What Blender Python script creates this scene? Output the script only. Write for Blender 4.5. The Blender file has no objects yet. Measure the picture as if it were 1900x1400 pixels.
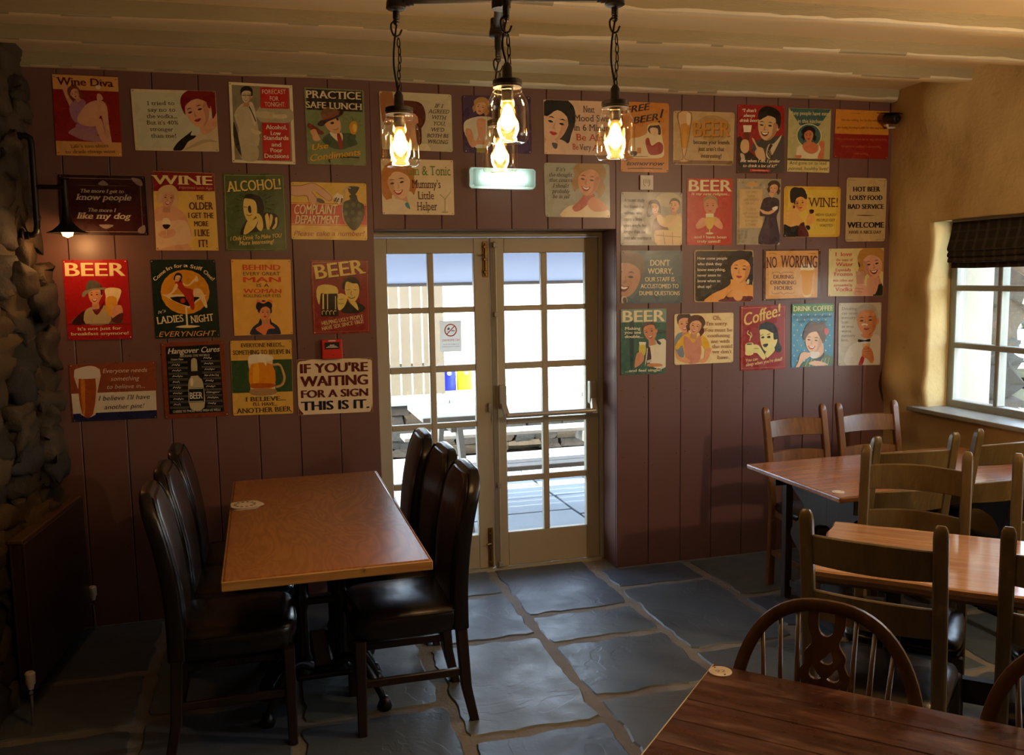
import bpy, bmesh, math, random
from mathutils import Vector, Matrix, noise
from mathutils.geometry import tessellate_polygon
random.seed(7)
SC = bpy.context.scene
COL = SC.collection
PI = math.pi

# ---------------------------------------------------------------- camera
cam_d = bpy.data.cameras.new('camera')
cam = bpy.data.objects.new('camera', cam_d)
COL.objects.link(cam)
cam_d.sensor_fit = 'HORIZONTAL'
cam_d.sensor_width = 36.0
cam_d.lens = 36.0 * 1650.0 / 1900.0
cam_d.clip_start = 0.05
pit, yaw, roll = 0.1126, 0.2752, -0.0169
fw = Vector((math.sin(yaw)*math.cos(pit), math.cos(yaw)*math.cos(pit), -math.sin(pit)))
r0 = Vector((math.cos(yaw), -math.sin(yaw), 0))
u0 = r0.cross(fw)
rr = math.cos(roll)*r0 + math.sin(roll)*u0
uu = -math.sin(roll)*r0 + math.cos(roll)*u0
cam.matrix_world = Matrix(((rr.x, uu.x, -fw.x, 0), (rr.y, uu.y, -fw.y, 0), (rr.z, uu.z, -fw.z, 1.70), (0, 0, 0, 1)))
SC.camera = cam

# ---------------------------------------------------------------- sky, sun, exposure
w = bpy.data.worlds.new('world'); SC.world = w
w.use_nodes = True
nt = w.node_tree; nt.nodes.clear()
wo = nt.nodes.new('ShaderNodeOutputWorld'); bgn = nt.nodes.new('ShaderNodeBackground')
sky = nt.nodes.new('ShaderNodeTexSky'); sky.sky_type = 'NISHITA'; sky.sun_disc = False
sky.sun_elevation = math.radians(52); sky.sun_rotation = math.radians(200); sky.dust_density = 1.4
bgn.inputs[1].default_value = SKY_STRENGTH = 2.1
hs = nt.nodes.new('ShaderNodeHueSaturation'); hs.inputs['Saturation'].default_value = .62
nt.links.new(sky.outputs[0], hs.inputs['Color']); nt.links.new(hs.outputs[0], bgn.inputs[0]); nt.links.new(bgn.outputs[0], wo.inputs[0])
sd = bpy.data.lights.new('sun', 'SUN'); sd.energy = 15.0; sd.angle = 0.009; sd.color = (1, .95, .86)
sun = bpy.data.objects.new('sun', sd); COL.objects.link(sun)
sun.rotation_euler = Vector((-0.50, -0.12, 0.86)).to_track_quat('Z', 'Y').to_euler()
def portal(name, loc, rot, sx, sy):
    l = bpy.data.lights.new(name, 'AREA'); l.shape = 'RECTANGLE'; l.size = sx; l.size_y = sy
    l.cycles.is_portal = True
    o = bpy.data.objects.new(name, l); o.location = loc; o.rotation_euler = rot; COL.objects.link(o)
portal('door_portal', (1.28, 5.30, 0.98), (PI/2, 0, PI), 1.36, 1.96)
portal('window_portal', (4.30, 3.66, 1.42), (0, PI/2, 0), 1.10, 1.34)
portal('added_window_portal', (4.30, 0.6, 1.42), (0, PI/2, 0), 1.10, 1.34)  # belongs to the added second window
vs = SC.view_settings
vs.view_transform = 'Standard'; vs.look = 'None'; vs.gamma = 1.0; vs.use_curve_mapping = False
vs.exposure = 0.34
SC.cycles.max_bounces = 8; SC.cycles.transparent_max_bounces = 24
SC.cycles.caustics_reflective = False; SC.cycles.caustics_refractive = False
SC.cycles.sample_clamp_indirect = 4.0
SC.cycles.use_denoising = True

# ---------------------------------------------------------------- helpers
def lin(c):
    if isinstance(c, str):
        c = c.lstrip('#'); c = [int(c[i:i+2], 16)/255 for i in (0, 2, 4)]
    return tuple((x/12.92 if x <= .04045 else ((x+.055)/1.055)**2.4) for x in c)

class NT:
    """tiny node-tree writer"""
    def __init__(s, name):
        s.m = bpy.data.materials.new(name); s.m.use_nodes = True
        s.t = s.m.node_tree; s.t.nodes.clear()
        s.out = s.t.nodes.new('ShaderNodeOutputMaterial')
    def n(s, typ, **kw):
        nd = s.t.nodes.new('ShaderNode'+typ)
        for k, v in kw.items():
            if k.startswith('i_'):
                key = k[2:]; key = int(key) if key.isdigit() else key.replace('_', ' ')
                s.put(nd, key, v)
            else: setattr(nd, k, v)
        return nd
    def put(s, nd, key, v):
        if isinstance(v, bpy.types.NodeSocket): s.t.links.new(v, nd.inputs[key])
        else: nd.inputs[key].default_value = v
    def mix(s, f, a, b, mode='MIX'):
        nd = s.t.nodes.new('ShaderNodeMix'); nd.data_type = 'RGBA'; nd.blend_type = mode
        for i, v in ((0, f), (6, a), (7, b)):
            if isinstance(v, tuple): v = (*v, 1) if len(v) == 3 else v
            s.put(nd, i, v)
        return nd.outputs[2]
    def ramp(s, f, *stops):
        nd = s.t.nodes.new('ShaderNodeValToRGB')
        e = nd.color_ramp.elements
        while len(e) < len(stops): e.new(0.5)
        for i, (p, c) in enumerate(stops):
            e[i].position = p
            e[i].color = (c, c, c, 1) if isinstance(c, (int, float)) else (*c, 1)
        s.put(nd, 0, f); return nd.outputs[0]
    def coord(s, kind='Object', scale=(1, 1, 1), rot=(0, 0, 0)):
        tc = s.n('TexCoord'); mp = s.n('Mapping')
        s.put(mp, 0, tc.outputs[kind]); mp.inputs['Scale'].default_value = scale; mp.inputs['Rotation'].default_value = rot
        return mp.outputs[0]
    def noise(s, vec, scale, detail=4, rough=.5, dist=0):
        nd = s.n('TexNoise'); s.put(nd, 'Vector', vec); nd.inputs['Scale'].default_value = scale
        nd.inputs['Detail'].default_value = detail; nd.inputs['Roughness'].default_value = rough
        nd.inputs['Distortion'].default_value = dist
        return nd.outputs[0]
    def bump(s, h, strength=.3, dist=.01, normal=None):
        b = s.n('Bump'); s.put(b, 'Height', h); b.inputs['Strength'].default_value = strength
        b.inputs['Distance'].default_value = dist
        if normal is not None: s.put(b, 'Normal', normal)
        return b.outputs[0]
    def principled(s, color, rough=.5, metal=0, spec=.5, normal=None, coat=0, **kw):
        p = s.n('BsdfPrincipled')
        if isinstance(color, tuple) and len(color) == 3: color = (*color, 1)
        s.put(p, 'Base Color', color); s.put(p, 'Roughness', rough); s.put(p, 'Metallic', metal)
        s.put(p, 'Specular IOR Level', spec)
        if normal is not None: s.put(p, 'Normal', normal)
        if coat: p.inputs['Coat Weight'].default_value = coat; p.inputs['Coat Roughness'].default_value = kw.get('coat_rough', .1)
        s.t.links.new(p.outputs[0], s.out.inputs[0]); return p

M = {}
def plain(name, color, rough=.5, metal=0, spec=.5, bump=0, bscale=40, var=.12, coat=0):
    t = NT(name); v = t.coord()
    nz = t.noise(v, bscale*.2, 3)
    c = lin(color)
    col = t.mix(nz, tuple(x*(1-var) for x in c), tuple(min(1, x*(1+var)) for x in c))
    nm = t.bump(t.noise(v, bscale, 4), bump, .005) if bump else None
    t.principled(col, rough, metal, spec, nm, coat)
    M[name] = t.m; return t.m
def wood(name, dark, light, rough=.35, scale=1.0, axis='x', coat=0, wear=0, wearcol='#c8bca4'):
    """wood grain running along the given object axis, with rays and patches"""
    t = NT(name)
    sc = {'x': (1.2, 14, 14), 'y': (14, 1.2, 14), 'z': (14, 14, 1.2)}[axis]
    v = t.coord('Object', tuple(k*scale for k in sc))
    n1 = t.noise(v, 1.6, 5, .6, 1.2); n2 = t.noise(v, 9, 3, .6)
    c = t.mix(t.ramp(n1, (.3, 0), (.7, 1)), lin(dark), lin(light))
    c = t.mix(t.ramp(n2, (.35, 0), (.65, .45)), c, lin(dark))
    if wear:
        nw = t.noise(t.coord('Object', (3, 3, 3)), 4, 5, .7)
        c = t.mix(t.ramp(nw, (.62, 0), (.72, wear)), c, lin(wearcol))
    nm = t.bump(n2, .12, .003)
    t.principled(c, rough, 0, .5, nm, coat)
    M[name] = t.m; return t.m

def link(o, parent=None):
    COL.objects.link(o)
    if parent is not None: o.parent = parent
    return o
def obj(name, bm, mat, parent=None, smooth=False, kind=None, label=None, angle=None):
    me = bpy.data.meshes.new(name)
    if smooth:
        for f in bm.faces: f.smooth = True
    bm.to_mesh(me); bm.free()
    if isinstance(mat, (list, tuple)):
        for m_ in mat: me.materials.append(M[m_] if isinstance(m_, str) else m_)
    else: me.materials.append(M[mat] if isinstance(mat, str) else mat)
    if smooth and angle: me.set_sharp_from_angle(angle=math.radians(angle))
    o = bpy.data.objects.new(name, me); link(o, parent)
    if kind: o['kind'] = kind
    if label: o['label'] = label
    return o
def thing(name, label, cat, loc=(0, 0, 0), rz=0, group=None, kind=None):
    o = bpy.data.objects.new(name, None); o.empty_display_size = .1; link(o)
    o.location = loc; o.rotation_euler = (0, 0, rz)
    o['label'] = label
    if cat: o['category'] = cat
    if group: o['group'] = group
    if kind: o['kind'] = kind
    return o
def tag(o, label, cat, group=None):
    o['label'] = label; o['category'] = cat
    if group: o['group'] = group
    return o
def struct(name, loc=(0, 0, 0), label=None):
    o = bpy.data.objects.new(name, None); o.empty_display_size = .1; link(o); o.location = loc; o['kind'] = 'structure'
    if label: o['label'] = label
    return o
def dup(root, loc, rz, label, group=None):
    r = root.copy(); link(r); r.location = loc; r.rotation_euler = (0, 0, rz); r['label'] = label
    if group: r['group'] = group
    for ch in list(root.children):
        c = ch.copy(); link(c, r)
        for g in list(ch.children):
            d = g.copy(); link(d, c)
    return r

def NB(): return bmesh.new()
def box(bm, x0, x1, y0, y1, z0, z1, bev=0, mat=None, seg=1):
    r = bmesh.ops.create_cube(bm, size=1)
    vs_ = r['verts']
    for v in vs_:
        v.co = Vector((x0+(v.co.x+.5)*(x1-x0), y0+(v.co.y+.5)*(y1-y0), z0+(v.co.z+.5)*(z1-z0)))
    if bev:
        es = list({e for v in vs_ for e in v.link_edges})
        r2 = bmesh.ops.bevel(bm, geom=es, offset=bev, segments=seg, affect='EDGES', profile=.5)
        vs_ = list({v for f in r2['faces'] for v in f.verts} | {v for v in vs_ if v.is_valid})
    if mat is not None:
        for v in vs_: v.co = mat @ v.co
    return vs_
def loft(bm, rings, closed=True, caps=True):
    """rings: list of equal-length point lists"""
    V = [[bm.verts.new(p) for p in r] for r in rings]
    n = len(V[0])
    for a, b in zip(V, V[1:]):
        for i in range(n if closed else n-1):
            j = (i+1) % n
            try: bm.faces.new((a[i], a[j], b[j], b[i]))
            except ValueError: pass
    if caps and closed:
        for r, rev in ((V[0], True), (V[-1], False)):
            try: bm.faces.new(list(reversed(r)) if rev else r)
            except ValueError: pass
    return V
def tube(bm, pts, r, n=8, caps=True, closed=False):
    pts = [Vector(p) for p in pts]
    rings = []; up = None
    N = len(pts)
    for i, p in enumerate(pts):
        if closed: t = (pts[(i+1) % N]-pts[i-1])
        else: t = pts[min(i+1, N-1)]-pts[max(i-1, 0)]
        t.normalize()
        if up is None:
            up = Vector((0, 0, 1)) if abs(t.z) < .9 else Vector((1, 0, 0))
        a = t.cross(up).normalized(); b = a.cross(t).normalized(); up = b
        rad = r[i] if isinstance(r, (list, tuple)) else r
        rings.append([p+(a*math.cos(k*2*PI/n)+b*math.sin(k*2*PI/n))*rad for k in range(n)])
    if closed:
        rings.append(rings[0])
        V = [[bm.verts.new(q) for q in r_] for r_ in rings[:-1]]
        for i in range(N):
            A, B = V[i], V[(i+1) % N]
            for k in range(n): bm.faces.new((A[k], A[(k+1) % n], B[(k+1) % n], B[k]))
    else: loft(bm, rings, True, caps)
def lathe(bm, prof, n=24, cx=0, cy=0, caps=False, a0=0, mat=None):
    rings = []
    for r, z in prof:
        ring = [Vector((cx+r*math.cos(k*2*PI/n+a0), cy+r*math.sin(k*2*PI/n+a0), z)) for k in range(n)]
        if mat is not None: ring = [mat @ p for p in ring]
        rings.append(ring)
    loft(bm, rings, True, caps)
def prism(bm, poly, t, mat=None):
    """poly = outline in xz; extruded along y by t (centred)"""
    a = [Vector((p[0], -t/2, p[1])) for p in poly]; b = [Vector((p[0], t/2, p[1])) for p in poly]
    if mat is not None: a = [mat @ p for p in a]; b = [mat @ p for p in b]
    A = [bm.verts.new(p) for p in a]; B = [bm.verts.new(p) for p in b]
    n = len(A)
    for i in range(n): bm.faces.new((A[i], A[(i+1) % n], B[(i+1) % n], B[i]))
    tri = tessellate_polygon([[Vector((p[0], p[1], 0)) for p in poly]])
    for f in tri:
        try:
            bm.faces.new([A[i] for i in f]); bm.faces.new([B[i] for i in reversed(f)])
        except ValueError: pass
    bmesh.ops.recalc_face_normals(bm, faces=bm.faces)
def spline(pts, k=4, closed=True):
    n = len(pts); out = []
    rng = range(n if closed else n-1)
    for i in rng:
        p0, p1, p2, p3 = [pts[(i+j) % n] if closed else pts[max(0, min(n-1, i+j))] for j in (-1, 0, 1, 2)]
        for s in range(k):
            t = s/k
            out.append(tuple(.5*((2*b)+(-a+c)*t+(2*a-5*b+4*c-d)*t*t+(-a+3*b-3*c+d)*t*t*t) for a, b, c, d in zip(p0, p1, p2, p3)))
    if not closed: out.append(tuple(pts[-1]))
    return out
def fnoise(p, s): return noise.fractal(Vector(p)*s, 1.0, 2.0, 3)
def stone_blob(bm, c, size, seed, n=2, rough=.22, soft=.26):
    """an irregular stone: a subdivided box pulled towards a lump"""
    r = bmesh.ops.create_cube(bm, size=1); vs_ = r['verts']
    es = list({e for v in vs_ for e in v.link_edges})
    r2 = bmesh.ops.subdivide_edges(bm, edges=es, cuts=n, use_grid_fill=True)
    allv = list({v for f in bm.faces for v in f.verts if v.is_valid and (v.tag is False)})
    for v in allv:
        p = v.co.copy()
        q = p.normalized()*.62
        p = p.lerp(q, soft)
        d = noise.noise_vector(p*2.2+Vector((seed*3.1, seed*1.7, seed)))
        p += d*rough
        v.co = Vector((c[0]+p.x*size[0], c[1]+p.y*size[1], c[2]+p.z*size[2])); v.tag = True
    return allv
# ---------------------------------------------------------------- materials
def mk_materials():
    # painted plum-brown boarding
    t = NT('plum_paint'); v = t.coord()
    n1 = t.noise(v, 1.4, 4); n2 = t.noise(v, 90, 2)
    c = t.mix(n1, lin('#674943'), lin('#76554e'))
    c = t.mix(t.ramp(t.noise(v, 26, 5, .7), (.70, 0), (.78, .5)), c, lin('#4a302c'))
    nm = t.bump(n2, .06, .002); nm = t.bump(t.noise(t.coord('Object', (6, 6, .6)), 5, 3), .10, .004, nm)
    t.principled(c, .38, 0, .45, nm); M['plum_paint'] = t.m
    t = NT('groove'); t.principled((.012, .008, .007), .9); M['groove'] = t.m  # near-black for the shade painted into board gaps; nail heads share it
    # cream-painted timber and plaster overhead
    t = NT('beam_paint'); v = t.coord()
    n1 = t.noise(v, 3, 5, .6)
    c = t.mix(n1, lin('#8f8567'), lin('#a99d7d'))
    c = t.mix(t.ramp(t.noise(v, 34, 4, .7), (.70, 0), (.76, .6)), c, lin('#6d5c40'))
    nm = t.bump(t.noise(t.coord('Object', (4, 18, 18)), 3, 6, .65), .45, .012)
    t.principled(c, .55, 0, .4, nm); M['beam_paint'] = t.m
    plain('chipped_highlight', '#cdc3a8', .45, bump=.5, bscale=50)  # pale chips that also paint the highlight along the joist arris
    t = NT('ceiling_plaster'); v = t.coord()
    c = t.mix(t.noise(v, 2, 4), lin('#d8bd8c'), lin('#e6cfa2'))
    t.principled(c, .75, 0, .3, t.bump(t.noise(v, 14, 4), .25, .01)); M['ceiling_plaster'] = t.m
    t = NT('wall_plaster'); v = t.coord()
    n1 = t.noise(v, 2.2, 5, .6)
    c = t.mix(n1, lin('#c2a468'), lin('#dac48e'))
    c = t.mix(t.ramp(t.noise(v, 11, 5, .7), (.62, 0), (.8, .5)), c, lin('#8d6c3a'))
    nm = t.bump(t.noise(v, 7, 6, .55), .5, .02)
    t.principled(c, .7, 0, .35, nm); M['wall_plaster'] = t.m
    # rough stones of the left wall
    for i, (a, b) in enumerate((('#32281b', '#4e3e28'), ('#272018', '#3b3225'), ('#3c2f1d', '#5a472b'), ('#22201b', '#353129'))):
        t = NT('stone%d' % i); v = t.coord()
        c = t.mix(t.noise(v, 9, 6, .65), lin(a), lin(b))
        nm = t.bump(t.noise(v, 24, 6, .7), .8, .012)
        t.principled(c, .75, 0, .4, nm); M['stone%d' % i] = t.m
    plain('stone_mortar', '#40331f', .9, bump=.8, bscale=60)
    # slate flags
    for i, (a, b) in enumerate((('#424f59', '#62727e'), ('#3d4953', '#5a6875'), ('#484f4f', '#667070'), ('#3b4550', '#566576'))):
        t = NT('slate%d' % i); v = t.coord('Object', (1, 1, 1))
        big = t.noise(v, 2.1, 6, .55, 1.4)
        c = t.mix(big, lin(a), lin(b))
        lay = t.ramp(t.noise(v, 1.7, 4, .5, 1.8), (.40, 0), (.415, .33), (.52, .36), (.535, .7), (.64, .72), (.655, 1))
        nm = t.bump(lay, .38, .005); nm = t.bump(t.noise(v, 9, 6, .6), .35, .008, nm)
        rg = t.ramp(t.noise(v, 5, 5, .6), (.3, .34), (.7, .58))
        t.principled(c, rg, 0, .55, nm); M['slate%d' % i] = t.m
    plain('floor_mortar', '#7b7974', .9, bump=.7, bscale=70, var=.25)
    plain('patio_joint', '#3c4042', .9)
    plain('patio_slate', '#8b9399', .6, bump=.3, bscale=8, var=.15)
    # joinery
    plain('door_paint', '#aea58d', .42, bump=.08, bscale=60, var=.05)
    plain('window_paint', '#8e918a', .4, bump=.08, bscale=60, var=.05)
    plain('brass', '#8a6a3a', .35, metal=.9)
    plain('grey_metal', '#a29c90', .35, metal=.15)
    plain('chrome', '#c8c8c8', .2, metal=1)
    plain('dark_steel', '#1d1a18', .45, metal=.6, bump=.2)
    plain('black_iron', '#0c0c0e', .3, metal=.3, bump=.2, bscale=60)
    # thin glass
    def glass(name, tint, base=.04, rough=0.0, edge=.9):
        t = NT(name)
        fr = t.n('LayerWeight'); fr.inputs[0].default_value = .5
        f = t.ramp(fr.outputs['Facing'], (0, base), (.75, base*2.2), (1, edge))
        tr = t.n('BsdfTransparent'); tr.inputs[0].default_value = (*tint, 1)
        gl = t.n('BsdfGlossy'); gl.inputs['Roughness'].default_value = rough; gl.inputs[0].default_value = (1, 1, 1, 1)
        mx = t.n('MixShader'); t.put(mx, 0, f); t.put(mx, 1, tr.outputs[0]); t.put(mx, 2, gl.outputs[0])
        t.t.links.new(mx.outputs[0], t.out.inputs[0]); M[name] = t.m
    glass('pane_glass', (.93, .96, .95), .035, 0, .6)
    glass('jar_glass', (.97, .93, .86), .06, .02, .85)
    glass('bulb_glass', (1, .86, .6), .05, .02, .8)
    def emit(name, col, s):
        t = NT(name); e = t.n('Emission'); e.inputs[0].default_value = (*col, 1); e.inputs[1].default_value = s
        t.t.links.new(e.outputs[0], t.out.inputs[0]); M[name] = t.m
    emit('filament', (1, .52, .17), 26)
    emit('bulb_glow', (1, .40, .10), 22)
    emit('tube_glow', (.78, 1.0, .93), 17)
    # exit light diffuser: ribbed translucent
    t = NT('diffuser'); 
    tr = t.n('BsdfTransparent'); tr.inputs[0].default_value = (.8, .95, .9, 1)
    df = t.n('BsdfTranslucent'); df.inputs[0].default_value = (.8, .9, .85, 1)
    mx = t.n('MixShader', i_0=.45); t.put(mx, 1, tr.outputs[0]); t.put(mx, 2, df.outputs[0])
    t.t.links.new(mx.outputs[0], t.out.inputs[0]); M['diffuser'] = t.m
    plain('white_plastic', '#d9d2c2', .4)
    plain('call_red', '#c4231a', .35)
    plain('camera_black', '#14130f', .35)
    # furniture
    t = NT('leather'); v = t.coord()
    n1 = t.noise(v, 2.5, 3); n2 = t.n('TexVoronoi', feature='F1'); t.put(n2, 'Vector', v); n2.inputs['Scale'].default_value = 260
    c = t.mix(n1, lin('#0d0b0b'), lin('#181210'))
    nm = t.bump(t.noise(v, 5, 3), .25, .02); nm = t.bump(n2.outputs[0], .10, .0015, nm)
    t.principled(c, .27, 0, .5, nm); M['leather'] = t.m
    t = NT('leather_brown'); v = t.coord()
    c = t.mix(t.noise(v, 2.5, 3), lin('#201512'), lin('#2f1f18'))
    nm = t.bump(t.noise(v, 5, 3), .25, .02)
    t.principled(c, .3, 0, .5, nm); M['leather_brown'] = t.m
    wood('dark_leg', '#1d120c', '#33211a', .4, axis='z')
    # oak veneer top, flame figure
    t = NT('oak_top'); v = t.coord('Object', (1, 1, 1))
    fl = t.noise(t.coord('Object', (5.2, 1.5, 1)), 1.0, 3, .5, .7)
    m1 = t.n('Math', operation='MULTIPLY'); t.put(m1, 0, fl); m1.inputs[1].default_value = 30
    wv = t.n('Math', operation='PINGPONG'); t.put(wv, 0, m1.outputs[0]); wv.inputs[1].default_value = 1.0
    fine = t.noise(t.coord('Object', (60, 5, 1)), 3, 4, .6)
    c = t.mix(t.ramp(wv.outputs[0], (.2, 0), (.8, 1)), lin('#7c4d2b'), lin('#a87646'))
    c = t.mix(t.ramp(fine, (.4, 0), (.7, .5)), c, lin('#6f421f'))
    c = t.mix(t.noise(v, 2.2, 3), c, lin('#95602f'))
    t.principled(c, .29, 0, .5); M['oak_top'] = t.m
    wood('oak_edge', '#8f6430', '#bd8f4e', .45, axis='x', wear=.8, wearcol='#2a1c10')
    wood('reddish_top', '#8a5230', '#b47c4c', .25, axis='x', coat=.4)
    wood('pine_top', '#9c7050', '#caa27a', .2, axis='x', coat=.5)
    wood('pine_edge', '#4e3220', '#806040', .5, axis='x')
    t = NT('dark_plank'); v = t.coord('Object', (1.3, 15, 15))
    n1 = t.noise(v, 1.5, 5, .6, .8); st = t.noise(t.coord('Object', (1.6, 7, 7)), 2.4, 6, .7, .5); fi = t.noise(t.coord('Object', (3, 60, 60)), 4, 3, .6)
    c = t.mix(t.ramp(n1, (.3, 0), (.7, 1)), lin('#2b150e'), lin('#532e20'))
    c = t.mix(t.ramp(st, (.52, 0), (.68, .62)), c, lin('#8a6552'))
    c = t.mix(t.ramp(fi, (.45, 0), (.7, .5)), c, lin('#2a140c'))
    c = t.mix(t.ramp(t.noise(t.coord('Object', (9, 20, 20)), 9, 3, .8), (.76, 0), (.80, .8)), c, lin('#b79a86'))
    t.principled(c, t.ramp(st, (.4, .25), (.7, .45)), 0, .5, t.bump(fi, .12, .002), coat=.2); M['dark_plank'] = t.m
    wood('trestle_wood', '#23140c', '#3d2416', .4, axis='z')
    wood('olive_wood', '#524428', '#705d38', .34, axis='z', wear=.25, wearcol='#a3926a')
    wood('brown_chair', '#5c3819', '#86592c', .3, axis='z', wear=.15)
    wood('windsor', '#3f2a18', '#60442a', .32, axis='z', wear=.3, wearcol='#8d7a5c')
    plain('worn_edge', '#c9b592', .5)
    # tweed blind
    t = NT('tweed'); v = t.coord('Object', (1, 1, 1))
    ch = t.n('TexWave', wave_type='BANDS', bands_direction='Y'); t.put(ch, 'Vector', v); ch.inputs['Scale'].default_value = 4.5; ch.inputs['Distortion'].default_value = .3
    ch2 = t.n('TexWave', wave_type='BANDS', bands_direction='Z'); t.put(ch2, 'Vector', v); ch2.inputs['Scale'].default_value = 6
    c = t.mix(t.ramp(ch.outputs[0], (.7, 0), (.95, .6)), lin('#3a332c'), lin('#5c5447'))
    c = t.mix(t.ramp(ch2.outputs[0], (.8, 0), (.97, .4)), c, lin('#57503f'))
    c = t.mix(t.ramp(t.noise(v, 300, 2), (.4, 0), (.6, .5)), c, lin('#1f1a16'))
    t.principled(c, .95, 0, .1, t.bump(t.noise(v, 400, 2), .4, .002)); M['tweed'] = t.m
    plain('radiator_paint', '#3a2a22', .4)
    plain('radiator_top', '#5a3f28', .45)
    # outside
    plain('picnic_wood', '#8a8275', .7, bump=.4, bscale=30, var=.2)
    plain('fence_wood', '#665a48', .8, bump=.4, bscale=20, var=.2)
    plain('coping', '#9aa29c', .7, bump=.3, bscale=12)
    plain('gravel', '#c9c4b4', .9, bump=.6, bscale=30)
    t = NT('grass'); v = t.coord(); 
    t.principled(t.mix(t.noise(v, 1.1, 6), lin('#8f9a5c'), lin('#b5b784')), .9, 0, .1, t.bump(t.noise(v, 40, 4), .5, .03)); M['grass'] = t.m
    plain('leaf', '#6f8a3a', .6, var=.4)
    plain('drum_blue', '#2330b0', .35); plain('drum_yellow', '#e3d21c', .35)
    plain('outer_render', '#9a9588', .85, bump=.5, bscale=20)
    t = NT('notice_paper'); a = t.n('BsdfTranslucent'); a.inputs[0].default_value = (.85, .84, .82, 1)
    b = t.n('BsdfDiffuse'); b.inputs[0].default_value = (.85, .84, .82, 1)
    mx = t.n('MixShader', i_0=.4); t.put(mx, 1, a.outputs[0]); t.put(mx, 2, b.outputs[0])
    t.t.links.new(mx.outputs[0], t.out.inputs[0]); M['notice_paper'] = t.m
    t = NT('canvas'); v = t.coord('Object', (1, 1, 1))
    a = t.n('BsdfTranslucent'); a.inputs[0].default_value = (*lin('#8590a8'), 1)
    b = t.n('BsdfPrincipled'); t.put(b, 'Base Color', (*lin('#66718a'), 1)); b.inputs['Roughness'].default_value = .35
    mx = t.n('MixShader', i_0=.82); t.put(mx, 1, a.outputs[0]); t.put(mx, 2, b.outputs[0])
    t.t.links.new(mx.outputs[0], t.out.inputs[0]); M['canvas'] = t.m
    # enamelled sign faces: colour comes from the printed layers
    t = NT('print'); at = t.n('Attribute'); at.attribute_name = 'ink'; v = t.coord()
    wn = t.noise(v, 55, 5, .7)
    c = t.mix(t.ramp(wn, (.66, 0), (.80, .35)), at.outputs[0], lin('#7a5a3a'))
    t.principled(c, t.ramp(t.noise(v, 12, 3), (.3, .22), (.7, .36)), 0, .5, t.bump(t.noise(v, 7, 2), .10, .01)); M['print'] = t.m
    plain('tin_back', '#57503f', .4, metal=.5)
    plain('screw', '#d8cdb0', .25, metal=.8)
mk_materials()
# ---------------------------------------------------------------- floor of slate flags
def rough_rect(x0, x1, y0, y1, gap, seed, amp=.012, step=.055, skew=0):
    pts = []
    cs = [(x0+gap, y0+gap), (x1-gap, y0+gap), (x1-gap, y1-gap), (x0+gap, y1-gap)]
    for i in range(4):
        a, b = Vector(cs[i]), Vector(cs[(i+1) % 4]); n = max(2, int((b-a).length/step))
        d = (b-a).normalized(); nn = Vector((d.y, -d.x))
        for k in range(n):
            p = a.lerp(b, k/n)
            p += nn*(noise.noise((p.x*9+seed, p.y*9, seed*.7))*amp + noise.noise((p.x*31, p.y*31+seed, 1))*amp*.4)
            if k == 0: p = p.lerp(Vector(((x0+x1)/2, (y0+y1)/2)), .02)
            pts.append((p.x, p.y))
    return pts
def slab(name, pts, z, th, mat, parent, bev=.007, kind=None):
    bm = NB(); cx = sum(p[0] for p in pts)/len(pts); cy = sum(p[1] for p in pts)/len(pts)
    rings = [[Vector((p[0], p[1], z-th)) for p in pts], [Vector((p[0], p[1], z-bev)) for p in pts]]
    ins = []
    for p in pts:
        d = Vector((cx-p[0], cy-p[1])).normalized()*bev*1.3
        ins.append(Vector((p[0]+d.x, p[1]+d.y, z)))
    rings.append(ins)
    V = loft(bm, rings, True, False)
    bm.faces.new(V[-1])
    for f in bm.faces: f.normal_update()
    bmesh.ops.recalc_face_normals(bm, faces=bm.faces)
    return obj(name, bm, mat, parent, kind=kind)
def mk_floor():
    bm = NB(); box(bm, -1.5, 4.2, -2.6, 5.16, -.12, -.0055)
    fl = obj('floor', bm, 'floor_mortar', kind='structure')
    cols = [-1.3, -.52, .07, .655, 1.225, 1.81, 2.37, 2.97, 3.5, 4.05]
    cuts = {3: [4.93, 4.49, 3.91, 3.05, 2.3], 2: [4.7, 4.16, 3.35, 2.75, 2.05], 4: [4.93, 4.14, 3.775, 3.215, 2.55],
            5: [4.7, 4.37, 3.51, 2.9, 2.2], 6: [4.7, 4.05, 3.62, 2.95, 2.3], 1: [4.7, 4.33, 3.6, 3.0, 2.35], 0: [4.7, 4.05, 3.55, 2.8, 2.1]}
    rnd = random.Random(3); k = 0
    for c in range(len(cols)-1):
        ys = list(cuts.get(c, [4.7, 4.2, 3.5, 2.95, 2.3]))
        while ys[-1] > -2.3: ys.append(ys[-1]-rnd.uniform(.45, .85))
        for y1, y0 in zip(ys, ys[1:]):
            if c >= 7 and y0 > 4.68: continue
            k += 1
            x0, x1 = cols[c], cols[c+1]
            g = rnd.uniform(.016, .026)
            pts = rough_rect(x0, x1, y0, y1, g, k*1.7, amp=.022, step=.04)
            slab('flagstone', pts, rnd.uniform(-.0015, .0015), .03, 'slate%d' % (k % 4), fl)
mk_floor()

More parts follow.
